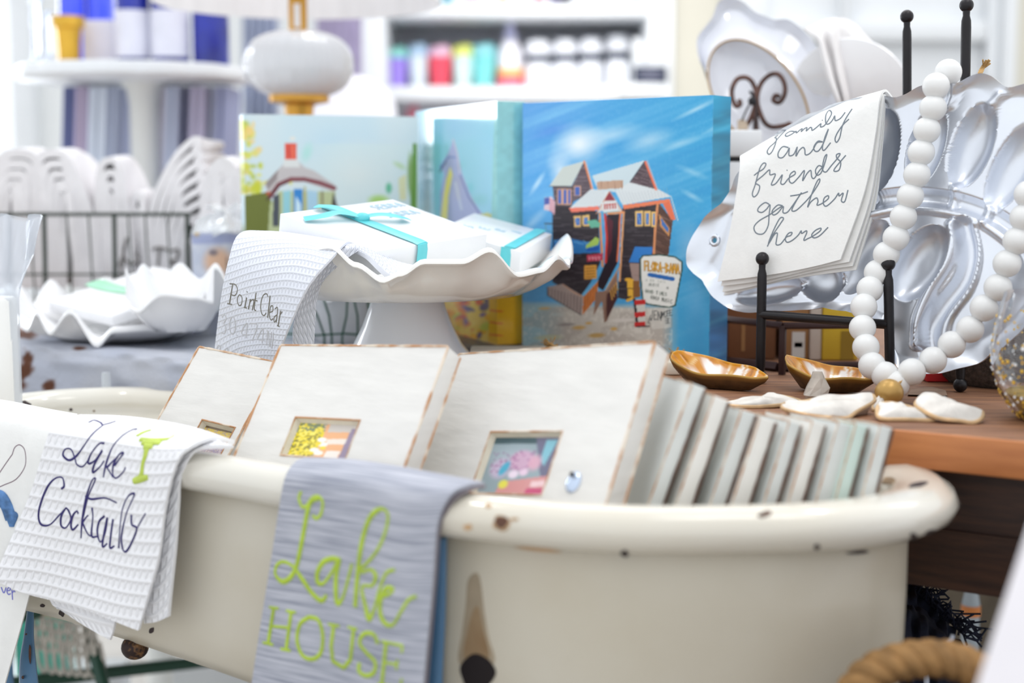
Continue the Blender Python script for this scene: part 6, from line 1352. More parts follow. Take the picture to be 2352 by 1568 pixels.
# near rim plane: towels hang against it
N0 = V(*near[0], ZRIM); N1 = V(*near[3], ZRIM); nax = nrm(N1 - N0); nout = nrm(np.cross(nax, V(0, 0, 1)))
if nout[1] > 0: nout = -nout
nv_ = V(nout[0], nout[1], 0)
def tp(px, py, off):
    # rim curves slightly: follow the real rim line at this column
    base = onp(px, py, N0 + nv_ * off, nv_); s = (base - N0) @ nax
    sag = 0
    pr = (path - N0[:2]) @ nax[:2]; m = (path - N0[:2]) @ nv_[:2]; sel = m > -.06
    if sel.any():
        i = np.argmin(np.abs(pr[sel] - s)); sag = m[sel][i]
    return onp(px, py, N0 + nv_ * (off + np.clip(sag, -.05, .03)), nv_)

# ---------------------------------------------------------------- blue iron cradle
BLUE = mat('blue_painted_iron', (86, 128, 166), .4, var=.12, scale=12, bump=.1)
t = thing('tub_cradle', 'blue painted iron cradle with rusty legs carrying the enamel tub', 'stand', V(cen[0], cen[1], 0))
def strap(pts, w, name='leg'):
    mb = MB(); pts = np.array(pts); w = np.array(w); pts = np.insert(pts, -1, pts[-2] * .85 + pts[-1] * .15, 0); w = np.insert(w, -1, w[-2] * .85 + w[-1] * .15)
    tl_ = np.concatenate([catmull(pts[:-1], 30), pts[-1:]]); wl_ = np.concatenate([np.interp(np.linspace(0, 1, 30), np.linspace(0, 1, len(w) - 1), w[:-1]), w[-1:]]); mb.tube(tl_, wl_, 12, flat=[nv_] * 31); return mb.build(name, BLUE, t)
DL = 1.125
pl_ = strap([at(70, 1330, DL), at(70, 1400, DL), at(66, 1460, DL - .004), at(64, 1510, DL - .008), at(66, 1568, DL - .01), at(72, 1640, DL - .01), V(*(at(72, 1640, DL - .01)[:2]), 0)], [.0034, .0036, .0055, .0085, .0105, .012, .012])
for k, (x, y, rx, ry) in enumerate(((60, 1456, 2.5, 2.5), (69, 1500, 3, 24), (52, 1555, 3, 4))):
    h = blobp(x, y, rx, ry, 40 + k); 
    mb = MB(); mb.loft([[at(a, b, DL - .011) for a, b in h], [at(a, b, DL - .016) for a, b in h]], True, True); mb.build('rust_spot', CHIP, pl_)
pr_ = tp(1003, 1232, -.001); strap([pr_, tp(1000, 1400, -.002), tp(992, 1560, -.004), tp(992, 1640, -.004), V(*(tp(992, 1640, -.004)[:2]), 0)], [.0075, .0075, .008, .009, .010])
for px, dd_ in ((800, 1.05), (20, 1.30)):
    p_ = at(px, 1600, dd_); strap([V(p_[0], p_[1], ZRIM - .168), V(p_[0], p_[1], ZRIM - .3), V(p_[0], p_[1], 0)], [.006, .008, .012])

# ---------------------------------------------------------------- distressed photo blocks
def axes_(psi, lam, rho):
    psi, lam, rho = map(math.radians, (psi, lam, rho)); a = V(math.cos(psi), -math.sin(psi), 0); n = V(-math.sin(psi), -math.cos(psi), 0); z = V(0, 0, 1)
    c = n * math.cos(lam) + z * math.sin(lam); b = z * math.cos(lam) - n * math.sin(lam)
    return a * math.cos(rho) - b * math.sin(rho), b * math.cos(rho) + a * math.sin(rho), c
WB = mat('distressed_white_paint', (224, 222, 218), .55, var=.03, scale=24, bump=.2, bscale=45, stretch=(1, 1, 5))
WB2 = mat('distressed_grey_paint', (216, 219, 216), .55, var=.05, scale=24, bump=.15, bscale=60)
WB3 = mat('distressed_mint_paint', (204, 222, 214), .55, var=.05, scale=24, bump=.15, bscale=60)
WORN = mat('worn_bare_edge', (188, 140, 100), .65, col2=(226, 212, 194), scale=60, thr=(.45, .6))
WORN_GAP = mat('bare_edge_gap_shade', (104, 74, 58), .7, var=.3, scale=70)  # bare brown, taken darker to suggest shade between the blocks
INR = mat('recess_wall_paint', (222, 214, 196), .6, var=.08, scale=60)
def block(TR, a, b, c, w, h, th, m, label, hole=None, photo=None, worn=(0, 1, 2, 3), wr=1.0, group='photo blocks in the tub'):
    """slab with front normal c; TR = front top right corner"""
    TR = arr(TR); TL = TR - a * w; t = thing('photo_block', label, 'photo block', TR - a * w / 2 - b * h - c * th / 2, group)
    bk = -c * th; mb = MB()
    def P(u, v, d=0.0): return TL + a * u - b * v + bk * d
    if hole:
        u0, u1, v0, v1 = hole; dp = .27
        us, vv = (0, u0, u1, w), (0, v0, v1, h)
        for i in range(3):
            for j in range(3):
                if i == 1 and j == 1: continue
                mb.add([P(us[i], vv[j]), P(us[i], vv[j + 1]), P(us[i + 1], vv[j + 1]), P(us[i + 1], vv[j])], [(0, 1, 2, 3)])
        for e1, e2 in (((0, 0), (0, h)), ((0, h), (w, h)), ((w, h), (w, 0)), ((w, 0), (0, 0))): mb.add([P(*e1), P(*e1, 1), P(*e2, 1), P(*e2)], [(0, 1, 2, 3)])
        mb.add([P(0, 0, 1), P(w, 0, 1), P(w, h, 1), P(0, h, 1)], [(0, 1, 2, 3)])
    else: mb.box(P(0, h, 0), a * w, b * h, bk)
    mb.build('block_body', m, t, bevel=.0012 if not hole else .0009)
    if hole:
        mb = MB(); bo = .0024
        o = [P(u0, v0, .01), P(u0, v1, .01), P(u1, v1, .01), P(u1, v0, .01)]; i_ = [P(u0 + bo, v0 + bo, dp), P(u0 + bo, v1 - bo, dp), P(u1 - bo * .3, v1 - bo, dp), P(u1 - bo * .3, v0 + bo, dp)]
        for k in range(4): mb.add([o[k], i_[k], i_[(k + 1) % 4], o[(k + 1) % 4]], [(0, 3, 2, 1)])
        mb.build('recess', INR, t, smooth=False)
        mb = MB(); mb.tube([P(u0, v0) + c * .0001, P(u0, v1) + c * .0001, P(u1, v1) + c * .0001, P(u1, v0) + c * .0001], .0008, 6, closed=True); mb.build('worn_recess_edge', WORN, t)
        G = quadgrid(i_[0], i_[3], i_[2], i_[1], 70, 60) - bk * .01
        mb = MB(); mb.grid(G, 0, None, photo.sample(np.stack(np.meshgrid(np.linspace(0, 100, 70), np.linspace(0, 100, 60)), -1)), flip=True); mb.build('photo', mat('photo_print', (200, 200, 200), .25, attr='paint', coat=.3), t, attr=True)
    mb = MB(); r = random.Random(int(w * 1e5)); ed = [(P(0, 0), P(w, 0)), (P(w, 0), P(w, h)), (P(w, 0, 1), P(w, h, 1)), (P(0, 0), P(0, h)), (P(0, 0, 1), P(w, 0, 1))]
    for k in worn:
        p, q = ed[k]; n_ = 26; Q = np.array([p + (q - p) * s for s in np.linspace(.004, .996, n_)]); mb.tube(Q, [wr * r.uniform(.0006, .0012) for _ in range(n_)], 6)
    if worn: mb.build('worn_edge', WORN, t)
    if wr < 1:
        mb = MB(); p, q = P(w, 0, .98), P(w, h, .98); Q = np.array([p + (q - p) * s for s in np.linspace(.01, .99, 20)]); mb.tube(Q, [r.uniform(.0008, .0014) for _ in range(20)], 6); mb.build('worn_edge_gap_shade', WORN_GAP, t)  # brown worn back edge, darkened to stand for the shaded gap behind it
    return t, P
def pic100(col): return Pic(0, 0, 100, 100, 2.0, col)
ph2 = pic100((214, 190, 160)); n1 = vnoise(ph2.w, ph2.h, 30, 26, 2)
ph2.poly([(45, 0), (100, 0), (100, 100), (45, 100)], (236, 178, 130)); ph2.poly([(50, 0), (95, 0), (95, 20), (50, 24)], (206, 198, 190)); ph2.poly([(55, 45), (90, 40), (90, 58), (55, 60)], (236, 226, 214)); ph2.poly([(86, 10), (100, 8), (96, 100), (82, 100)], (150, 136, 160)); ph2.poly([(60, 80), (82, 78), (80, 100), (58, 100)], (240, 232, 224))
ph2.poly([(0, 0), (38, 0), (46, 30), (44, 70), (36, 100), (0, 100)], (232, 210, 40)); ph2.mix(((n1 > .6) & (ph2.X < 44)) * .8, (120, 116, 60)); ph2.mix(((n1 < .3) & (ph2.X < 40)) * .8, (246, 234, 120)); ph2.mix(((n1 > .5) & (ph2.X < 46) & (ph2.Y < 30)) * .7, (120, 140, 120))
for x, y in ((46, 48), (50, 62), (40, 80), (48, 88)): ph2.blob(x, y, 9, 8, (250, 248, 240), 1, .3)
for x, y in ((42, 60), (36, 90), (52, 72)): ph2.blob(x, y, 6, 6, (240, 214, 60), 1, .3)
ph3 = pic100((150, 168, 176)); n1 = vnoise(ph3.w, ph3.h, 8, 8, 3)
ph3.poly([(0, 0), (100, 0), (100, 10), (0, 12)], (70, 96, 104)); ph3.blob(30, 35, 40, 30, (176, 190, 200), .8, .8); ph3.poly([(60, 0), (100, 0), (100, 100), (80, 60)], (110, 110, 136)); ph3.poly([(76, 5), (92, 5), (84, 50), (76, 40)], (130, 190, 206)); ph3.blob(50, 42, 22, 22, (206, 170, 196), 1, .3); ph3.blob(22, 56, 18, 22, (200, 186, 210), 1, .4)
for k in range(60):
    r = random.Random(k); x, y = r.uniform(5, 66), r.uniform(24, 64); ph3.blob(x, y, 1.7, 1.7, (150, 90, 140), .8, .4)
ph3.blob(28, 56, 7, 16, (84, 176, 206), 1, .4, .3); ph3.blob(44, 66, 9, 9, (236, 220, 236), 1, .4); ph3.blob(58, 62, 8, 8, (232, 206, 226), 1, .4); ph3.blob(70, 45, 12, 18, (222, 170, 190), .9, .5); ph3.poly([(30, 80), (100, 66), (100, 100), (26, 100)], (214, 150, 150)); ph3.blob(34, 84, 8, 9, (230, 222, 90), 1, .3); ph3.poly([(74, 78), (100, 74), (100, 84), (74, 88)], (240, 206, 210)); ph3.poly([(70, 90), (100, 88), (100, 100), (68, 100)], (200, 76, 120))
ph1 = pic100((206, 186, 130)); n1 = vnoise(ph1.w, ph1.h, 36, 30, 4); ph1.mix((n1 > .5) * .8, (222, 190, 60)); ph1.mix((n1 < .35) * .7, (150, 130, 160)); ph1.mix(np.clip((ph1.Y - 25) / 30, 0, 1) * .75, (150, 138, 172)); ph1.mix(((n1 > .62) & (ph1.Y > 25)) * .7, (206, 190, 200)); ph1.poly([(0, 0), (100, 0), (100, 6), (0, 8)], (110, 90, 60))
def hole_uv(TR, a, b, c, w, q):
    TR = arr(TR); TL = TR - a * w; r = [onp(x, y, TR, c) - TL for x, y in q]; u = [p @ a for p in r]; v = [-(p @ b) for p in r]
    return ((u[0] + u[3]) / 2, (u[1] + u[2]) / 2, (v[0] + v[1]) / 2, (v[2] + v[3]) / 2)
ZF = ZRIM - .046
A1 = axes_(34.6, 36.6, 4.4); T1 = at(640, 832, 1.10)
A2 = axes_(38.6, 35.1, -4.4); T2 = at(1030, 795, .965)
A3 = axes_(48.3, 33.3, -8.7); T3 = at(1505, 785, .91)
def hgt(T, A, w): # height so the lowest corner stands on the tub floor
    lo = min(T[2], (T - A[0] * w)[2]); return (lo - ZF - .001) / A[1][2]
def wfit(T, A, px):   # width so the left top corner falls on the column px
    return min(np.linspace(.08, .3, 400), key=lambda w: abs(pix(T - A[0] * w)[0] - px))
w1, w2, w3 = wfit(T1, A1, 458), wfit(T2, A2, 645), wfit(T3, A3, 1055)
h1, h2, h3 = min(.100, hgt(T1, A1, w1)), min(.120, hgt(T2, A2, w2)), min(.135, hgt(T3, A3, w3))
def clampv(hl, w, h): return (max(.01, hl[0]), min(w - .008, hl[1]), hl[2], min(h - .006, hl[3]))
block(T1, *A1, w1, h1, .017, WB, 'white photo block with a yellow purple photo, farthest left in the tub', clampv(hole_uv(T1, *A1, w1, ((462, 960), (562, 990), (545, 1060), (430, 1035))), w1, h1), ph1)
block(T2, *A2, w2, h2, .0155, WB, 'white photo block with a yellow flower photo, middle of the three large ones', clampv(hole_uv(T2, *A2, w2, ((680, 960), (830, 963), (794, 1050), (640, 1050))), w2, h2), ph2)
t3, P3 = block(T3, *A3, w3, h3, .016, WB, 'largest white photo block with a pink and teal photo, nearest the row of spines', clampv(hole_uv(T3, *A3, w3, ((1120, 992), (1288, 990), (1250, 1135), (1085, 1135))), w3, h3), ph3)
c3 = onp(1318, 1108, T3, A3[2]); mb = MB(); ax3 = (A3[0], A3[1], A3[2])
mb.lathe([(.001, .0003), (.0058, .0003), (.0058, .001), (.004, .002), (.001, .0024)], c3, 24, ax=(A3[0], A3[1] * 1.25, A3[2]), cap1=True); o = mb.build('silver_stud', mat('pale_blue_metal', (196, 210, 232), .2, metal=.6), t3); o['label'] = 'small pale silver stud'
mb = MB(); mb.sphere(c3 + A3[1] * .004 + A3[2] * .004, .0016, 10, 8); mb.build('stud_eye', IRON, t3)
# the filed row to the right: mostly edges seen
WBS = mat('distressed_ivory_edge', (232, 230, 224), .55, var=.04, scale=24)
spn = ((1590, 880, 1622, WB2, 'grey edged photo block standing first behind the largest block'), (1640, 908, 1676, WBS, 'white edged photo block, second in the filed row'), (1704, 940, 1738, WB2, 'grey edged photo block, third in the filed row'),
       (1746, 956, 1784, WBS, 'white edged photo block, fourth in the filed row'), (1813, 966, 1842, WB2, 'grey edged photo block, fifth in the filed row'), (1866, 966, 1898, WBS, 'white edged photo block, sixth in the filed row'),
       (1926, 968, 1962, WB2, 'grey edged photo block, seventh in the filed row, beside the mint one'), (1966, 972, 1996, WB3, 'mint edged photo block near the right end of the filed row'), (2022, 975, 2052, WB2, 'grey edged photo block at the right end of the filed row'))
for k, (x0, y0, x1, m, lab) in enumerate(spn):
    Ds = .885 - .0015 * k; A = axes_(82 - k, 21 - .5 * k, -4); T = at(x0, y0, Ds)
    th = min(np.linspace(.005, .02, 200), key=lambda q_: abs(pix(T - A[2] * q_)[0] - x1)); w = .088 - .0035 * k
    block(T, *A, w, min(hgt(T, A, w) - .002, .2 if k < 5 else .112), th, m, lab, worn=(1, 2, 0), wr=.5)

# ---------------------------------------------------------------- towels over the near rim
def towel_rows(R): return [[tp(x, y, o) for x, y in r] for o, r in R]
# grey LAKE HOUSE towel
GL = mat('grey_slub_linen', (192, 194, 204), .85, col2=(140, 144, 158), scale=5, uv=True, stretch=(3, 90, 1), thr=(.36, .66), bump=.15, bscale=40, spec=.15)
t = thing('lake_house_towel', 'grey streaked towel lettered Lake HOUSE in lime, hanging over the tub rim', 'towel', tp(800, 1500, .02))
R = [(-.012, [(700, 1049), (800, 1053), (900, 1067), (1005, 1086), (1112, 1106)]), (.004, [(676, 1062), (770, 1068), (870, 1082), (972, 1098), (1076, 1112)]), (.0165, [(655, 1095), (750, 1105), (850, 1118), (945, 1132), (1036, 1134)]), (.020, [(641, 1165), (735, 1180), (830, 1196), (922, 1208), (1004, 1204)]),
     (.021, [(620, 1300), (715, 1312), (810, 1322), (905, 1332), (994, 1330)]), (.0215, [(599, 1430), (695, 1440), (790, 1450), (885, 1458), (982, 1458)]), (.022, [(576, 1580), (674, 1590), (770, 1598), (868, 1605), (968, 1606)]), (.0225, [(560, 1680), (660, 1690), (756, 1698), (854, 1705), (956, 1706)])]
G = cloth_grid(towel_rows(R), 90, 130); mb = MB(); add_cloth(mb, G, .002); mb.build('towel_front', GL, t); bh = bvh_of(G)
R = [(-.0145, [(708, 1056), (905, 1076), (1116, 1114)]), (.002, [(690, 1075), (880, 1092), (1084, 1120)]), (.0135, [(660, 1110), (850, 1128), (1044, 1144)]), (.0165, [(645, 1170), (830, 1200), (1010, 1212)]), (.017, [(622, 1300), (812, 1325), (1000, 1332)]), (.0175, [(580, 1580), (772, 1600), (975, 1608)]), (.018, [(564, 1680), (760, 1700), (962, 1706)])]
G2 = cloth_grid(towel_rows(R), 40, 90); mb = MB(); add_cloth(mb, G2, .002); mb.build('towel_back', mat('taupe_hem', (140, 132, 140), .85, var=.1, scale=30), t)
oh = (540, 1000); kh = .36223; LIME = mat('lime_thread', (180, 206, 66), .55, var=.12, scale=90)
W1 = 36 * kh; W0 = 24 * kh
lake = [[(420, 355, W0), (405, 395, W0), (425, 450, W0), (455, 445, W0), (490, 395, W0), (530, 388, W0), (556, 425, W0), (545, 495, W0), (515, 525, W0), (492, 505, W0)], [(530, 395, W1), (488, 412, W1), (462, 470, W1), (430, 640, W1), (392, 820, W1), (350, 900, W1), (300, 925, W1), (256, 880, W0), (266, 820, W0), (312, 800, W0), (370, 832, W0), (420, 900, W1), (490, 1000, W1), (548, 1046, W1), (582, 1010, W0)],
        [(670, 792, W1), (620, 780, W1), (560, 802, W1), (522, 870, W1), (526, 930, W1), (560, 936, W0), (612, 870, W0), (645, 800, W0)], [(662, 785, W1), (640, 900, W1), (646, 1058, W1), (682, 1030, W0), (720, 900, W0), (742, 812, W0)],
        [(762, 1085, W1), (776, 900, W1), (800, 700, W1), (842, 550, W1), (890, 482, W1), (940, 466, W0), (970, 510, W0), (950, 620, W0), (900, 730, W0), (832, 812, W0), (790, 850, W0)], [(800, 868, W0), (860, 850, W0), (892, 890, W1), (870, 950, W0), (805, 962, W0), (832, 1100, W1), (850, 1165, W1), (882, 1100, W0), (920, 962, W0), (960, 872, W0), (1012, 850, W0)],
        [(930, 1022, W0), (980, 1002, W0), (1002, 970, W0), (962, 968, W1), (926, 1030, W1), (920, 1120, W1), (950, 1188, W1), (1000, 1200, W0), (1050, 1120, W0), (1100, 1042, W0), (1150, 1018, W0)]]
mb = MB(); stitch(mb, bh, lake, W1, oh, kh, 8); mb.build('embroidered_script', LIME, t)
W2 = 30 * kh; W3 = 20 * kh
house = [[(246, 1092, W2), (211, 1310, W2)], [(356, 1118, W2), (325, 1350, W2)], [(228, 1208, W3), (346, 1218, W3)], [(218, 1088, W3), (276, 1096, W3)], [(326, 1110, W3), (386, 1122, W3)], [(178, 1312, W3), (242, 1326, W3)], [(290, 1352, W3), (352, 1364, W3)],
         [(470, 1150, W2), (412, 1196, W2), (394, 1300, W2), (430, 1395, W2), (496, 1416, W2), (546, 1370, W2), (556, 1262, W2), (528, 1170, W2), (470, 1150, W2)], [(626, 1205, W2), (610, 1330, W2), (620, 1430, W2), (690, 1472, W2), (732, 1420, W2), (752, 1225, W2)], [(592, 1195, W3), (662, 1208, W3)], [(716, 1214, W3), (774, 1228, W3)],
         [(906, 1320, W2), (880, 1262, W2), (820, 1255, W2), (790, 1312, W2), (832, 1375, W2), (888, 1436, W2), (880, 1502, W2), (830, 1522, W2), (786, 1492, W2), (790, 1440, W2)]]
hE = [[(958, 1312, W2), (930, 1580, W2)], [(930, 1304, W3), (1062, 1332, W3), (1056, 1376, W3)], [(948, 1438, W3), (1022, 1450, W3)], [(1030, 1420, W3), (1022, 1482, W3)], [(906, 1574, W3), (1046, 1600, W3), (1058, 1540, W3)]]
for s in ([house[i] for i in range(7)], [house[7]], house[8:11], [house[11]], hE):
    mb = MB(); stitch(mb, bh, s, W2, oh, kh, 8, smooth=len(s) == 1 or s is house[8:11]); mb.build('embroidered_letter', LIME, t)

# white waffle LAKE COCKTAILS towel
t = thing('lake_cocktails_towel', 'white waffle towel embroidered Lake Cocktails with a lime martini glass', 'towel', tp(200, 1400, .03))
R = [(-.012, [(185, 951), (280, 954), (370, 965), (455, 983), (540, 1012)]), (.004, [(152, 960), (240, 970), (328, 984), (412, 997), (490, 1003)]), (.0205, [(118, 984), (200, 1000), (284, 1014), (362, 1026), (428, 1032)]), (.0245, [(99, 1034), (176, 1053), (256, 1069), (332, 1080), (399, 1080)]), (.0255, [(72, 1125), (150, 1148), (228, 1165), (306, 1178), (378, 1172)]),
     (.026, [(34, 1216), (118, 1242), (200, 1262), (282, 1280), (364, 1280)]), (.027, [(0, 1295), (80, 1325), (162, 1352), (246, 1380), (338, 1376)]), (.027, [(-14, 1332), (66, 1364), (150, 1388), (235, 1414), (318, 1447)])]
G = cloth_grid(towel_rows(R), 90, 110); G = G + gnormals(G) * (.0012 * np.sin(np.linspace(0, 9, 90))[None, :, None] * np.linspace(0, 1, 110)[:, None, None])
mb = MB(); add_cloth(mb, G, .0025); mb.build('towel_front', WAF2, t); bc = bvh_of(G)
R = [(.002, [(400, 998), (470, 1002), (536, 1022)]), (.0125, [(395, 1030), (425, 1034), (452, 1030)]), (.017, [(372, 1080), (394, 1086), (414, 1092)]), (.0175, [(352, 1175), (382, 1170), (408, 1160)]), (.018, [(338, 1290), (372, 1280), (401, 1262)]), (.018, [(330, 1400), (362, 1395), (390, 1370)]), (.018, [(330, 1432), (358, 1428), (386, 1416)])]
G2 = cloth_grid(towel_rows(R), 24, 70); mb = MB(); add_cloth(mb, G2, .0025); mb.build('towel_back_layer', WAF2, t)
R = [(.016, [(90, 1250), (180, 1270), (272, 1290)]), (.018, [(100, 1330), (184, 1350), (268, 1370)]), (.019, [(118, 1385), (190, 1410), (262, 1436)]), (.019, [(140, 1402), (196, 1438), (252, 1470)])]
G3 = cloth_grid(towel_rows(R), 24, 40); mb = MB(); add_cloth(mb, G3, .002); mb.build('towel_back_layer', WAF2, t)
oc = (0, 880); kc_ = .43887; NAVY = mat('navy_violet_thread', (44, 36, 106), .55, var=.1, scale=80)
a_ = 6.0; b_ = 4.0
lakec = [[(464, 205, b_), (492, 193, b_), (526, 205, b_), (541, 217, b_), (604, 199, b_)], [(541, 217, b_), (482, 268, b_), (432, 338, b_), (400, 380, a_), (362, 402, a_), (330, 376, a_), (342, 345, b_), (372, 346, b_), (392, 390, b_), (402, 424, b_), (432, 436, b_), (462, 402, b_)],
         [(546, 314, a_), (520, 316, b_), (482, 360, b_), (462, 406, a_), (470, 420, a_), (500, 400, b_), (536, 350, a_), (496, 420, a_), (486, 466, a_), (520, 440, b_), (545, 405, b_)], [(541, 492, b_), (556, 420, a_), (590, 332, b_), (640, 275, b_), (690, 245, b_), (716, 240, a_)], [(560, 440, a_), (590, 408, b_), (604, 396, b_)], [(552, 428, a_), (566, 450, b_), (592, 492, b_)],
         [(600, 430, a_), (628, 392, b_), (646, 364, a_), (624, 372, b_), (596, 420, a_), (590, 470, b_), (606, 496, b_), (640, 470, b_), (658, 440, b_)]]
cock = [[(322, 552, a_), (336, 536, a_), (326, 494, b_), (290, 497, b_), (250, 540, a_), (216, 620, a_), (202, 690, a_), (216, 738, a_), (260, 740, b_), (310, 690, b_), (342, 656, b_)], [(346, 650, b_), (322, 692, a_), (320, 742, a_), (344, 756, b_), (370, 712, b_), (362, 672, a_), (346, 650, b_)], [(410, 682, a_), (402, 668, b_), (382, 692, a_), (372, 740, a_), (382, 766, a_), (410, 738, b_)],
        [(424, 810, b_), (430, 720, a_), (450, 602, a_), (480, 512, b_), (500, 496, b_), (492, 522, b_), (462, 592, b_), (436, 700, b_)], [(430, 730, a_), (452, 700, b_), (462, 690, b_)], [(432, 730, a_), (458, 785, b_), (475, 800, b_)], [(482, 650, a_), (486, 700, b_), (480, 796, a_), (508, 802, b_)], [(446, 590, b_), (480, 606, a_), (550, 600, b_), (612, 625, b_)],
        [(548, 694, a_), (520, 722, a_), (510, 780, a_), (526, 830, b_), (552, 780, b_), (562, 702, a_), (536, 848, a_), (562, 838, b_)], [(592, 710, a_), (580, 800, a_), (576, 860, a_), (600, 850, b_)], [(622, 862, a_), (626, 780, b_), (640, 662, b_), (670, 592, b_), (702, 576, a_), (696, 602, b_), (662, 680, b_), (636, 800, a_), (642, 868, a_)], [(688, 688, a_), (690, 738, a_), (716, 760, a_), (690, 832, a_), (660, 880, a_), (642, 870, b_)], [(716, 760, b_), (762, 680, b_)]]
mb = MB(); stitch(mb, bc, lakec, 4, oc, kc_, 7); mb.build('embroidered_word', NAVY, t)
mb = MB(); stitch(mb, bc, cock, 4, oc, kc_, 7); mb.build('embroidered_word', NAVY, t)
mart = [[(736, 294, 14), (800, 300, 16), (880, 292, 10)], [(748, 310, 16), (840, 312, 14)], [(758, 330, 18), (800, 330, 14)], [(768, 345, 16), (760, 380, 13), (748, 420, 11), (742, 470, 13), (736, 490, 16)], [(700, 512, 14), (735, 500, 18), (774, 492, 12)], [(716, 276, 9), (750, 258, 9), (790, 244, 6)], [(880, 292, 5), (910, 272, 4)]]
mb = MB(); stitch(mb, bc, mart, 6, oc, kc_, 8); mb.build('embroidered_martini_glass', mat('bright_lime_thread', (196, 216, 92), .55, var=.1, scale=80), t)

# plain linen towel with a blue fish at the far left
t = thing('fish_towel', 'white linen towel with a blue fish, partly hidden at the left end of the tub', 'towel', tp(-60, 1550, .02))
R = [(-.012, [(-170, 904), (-70, 908), (20, 920), (100, 936), (178, 950)]), (.010, [(-185, 922), (-85, 932), (8, 946), (88, 962), (150, 972)]), (.0185, [(-195, 980), (-100, 992), (-12, 1006), (60, 1022), (128, 1036)]), (.0195, [(-195, 1150), (-112, 1158), (-30, 1168), (40, 1178), (108, 1186)]), (.0195, [(-200, 1370), (-128, 1372), (-58, 1374), (6, 1376), (64, 1378)]), (.0195, [(-215, 1580), (-158, 1580), (-98, 1580), (-44, 1580), (8, 1580)])]
G = cloth_grid(towel_rows(R), 60, 90); mb = MB(); add_cloth(mb, G, .002); mb.build('towel_front', LIN, t); bf = bvh_of(G)
mb = MB(); stitch(mb, bf, [[(-10, 480), (30, 420), (64, 372)], [(64, 372), (78, 335), (104, 322), (130, 352), (132, 430), (86, 500), (20, 532), (-10, 545)]], 2.2, oc, kc_, 6); mb.build('fishing_line', mat('brown_thread', (120, 96, 110), .6), t)
mb = MB(); stitch(mb, bf, [[(-30, 580, 26), (10, 590, 24), (45, 650, 22), (60, 710, 22), (62, 750, 12)], [(60, 680, 14), (84, 690, 12), (66, 735, 12)], [(-20, 610, 20), (20, 640, 18), (44, 715, 14)]], 10, oc, kc_, 9); mb.build('blue_fish', mat('denim_blue_print', (96, 140, 196), .7, var=.3, scale=160), t)
mb = MB(); stitch(mb, bf, [[(6, 1066), (20, 1096), (32, 1068)], [(38, 1086), (54, 1080), (48, 1066), (36, 1084), (44, 1104), (56, 1100)], [(62, 1080), (66, 1132)], [(64, 1098), (72, 1086), (80, 1092)]], 3.2, oc, kc_, 6); mb.build('printed_letters', mat('periwinkle_print', (130, 132, 206), .7), t)

# ---------------------------------------------------------------- wrapped candle standing in the left end of the tub
cc = V(at(-8, 800, 1.225)[0], 1.225, ZF + .001); t = thing('wrapped_candle', 'white pillar candle in clear cellophane at the left edge', 'candle', cc)
rc_ = 48 * 1.225 / FOC; hc = at(-8, 682, 1.225)[2] - cc[2]
mb = MB(); mb.lathe([(.001, 0), (rc_, 0), (rc_, hc - .003), (rc_ * .9, hc), (.001, hc)], cc, 32, cap0=True, cap1=True); mb.build('candle', mat('white_wax', (240, 240, 238), .4, sss=.1), t)
mb = MB(); hh = at(-8, 500, 1.225)[2] - cc[2]; nt = 60; tt_ = np.linspace(0, 2 * math.pi, nt, endpoint=False); L = []
for z, r_, cr in ((0, 1.12, .02), (hc, 1.16, .05), (hc * 1.06, 1.25, .09), (hc + (hh - hc) * .5, 1.75, .12), (hh, 2.1, .16)):
    rr = rc_ * r_ * (1 + cr * np.sin(tt_ * 9 + z * 60)); L.append(np.stack([cc[0] + rr * np.cos(tt_), cc[1] + rr * .6 * np.sin(tt_), np.full(nt, cc[2] + z) + cr * .02 * np.sin(tt_ * 5)], 1))
mb.loft(L, True, False); mb.build('cellophane', mat('clear_wrap', (226, 232, 242), .08, alpha=.5, coat=.6, bump=.5, bscale=22), t)
# ================================================================ UNDER AND IN FRONT
# green metal stand, macrame fringe and white boxes on the floor beneath the tub
GM = mat('dark_green_metal', (38, 74, 60), .45)
t = thing('green_metal_stand', 'dark green metal stand frame on the floor behind the tub legs', 'stand', V(at(250, 1500, 1.55)[0], 1.6, 0))
g1 = at(202, 1440, 1.56); g2 = at(240, 1580, 1.52); g3 = at(16, 1570, 1.50); g4 = at(730, 1489, 1.76)
def grod(p, q, r_=.0075, nm='rail'):
    mb = MB(); mb.tube([p, (p + q) / 2, q], r_, 10); mb.build(nm, GM, t)
dirn = nrm(g2 - g1); topg = at(185, 1380, 1.57)
grod(topg, g1 + dirn * ((g1[2]) / -dirn[2]), nm='leg'); grod(g3, g4)
e4 = V(g4[0], g4[1], 0); grod(V(g4[0], g4[1], topg[2]), e4, nm='leg'); grod(topg, V(g4[0], g4[1], topg[2])); grod(V(g3[0], g3[1], topg[2]), V(g3[0], g3[1], 0), nm='leg'); grod(V(g3[0], g3[1], topg[2]), topg)
CORD = mat('grey_cotton_cord', (206, 200, 190), .9, var=.15, scale=120)
t = thing('macrame_hanging', 'grey macrame fringe hanging left of the green stand leg', 'macrame', at(150, 1540, 1.54))
mb = MB(); Dm = 1.53
for r_ in range(3):
    for k in range(11): x = 72 + k * 14 + (r_ % 2) * 5; y = 1412 + r_ * 24 + (x - 72) * .16; mb.tube(catmull(np.array([at(x, y, Dm), at(x + 7, y + 14, Dm - .002), at(x, y + 30, Dm), at(x - 7, y + 14, Dm + .002), at(x, y, Dm)]), 14), .0016, 6)
mb.build('knotted_band', CORD, t)
mb = MB()
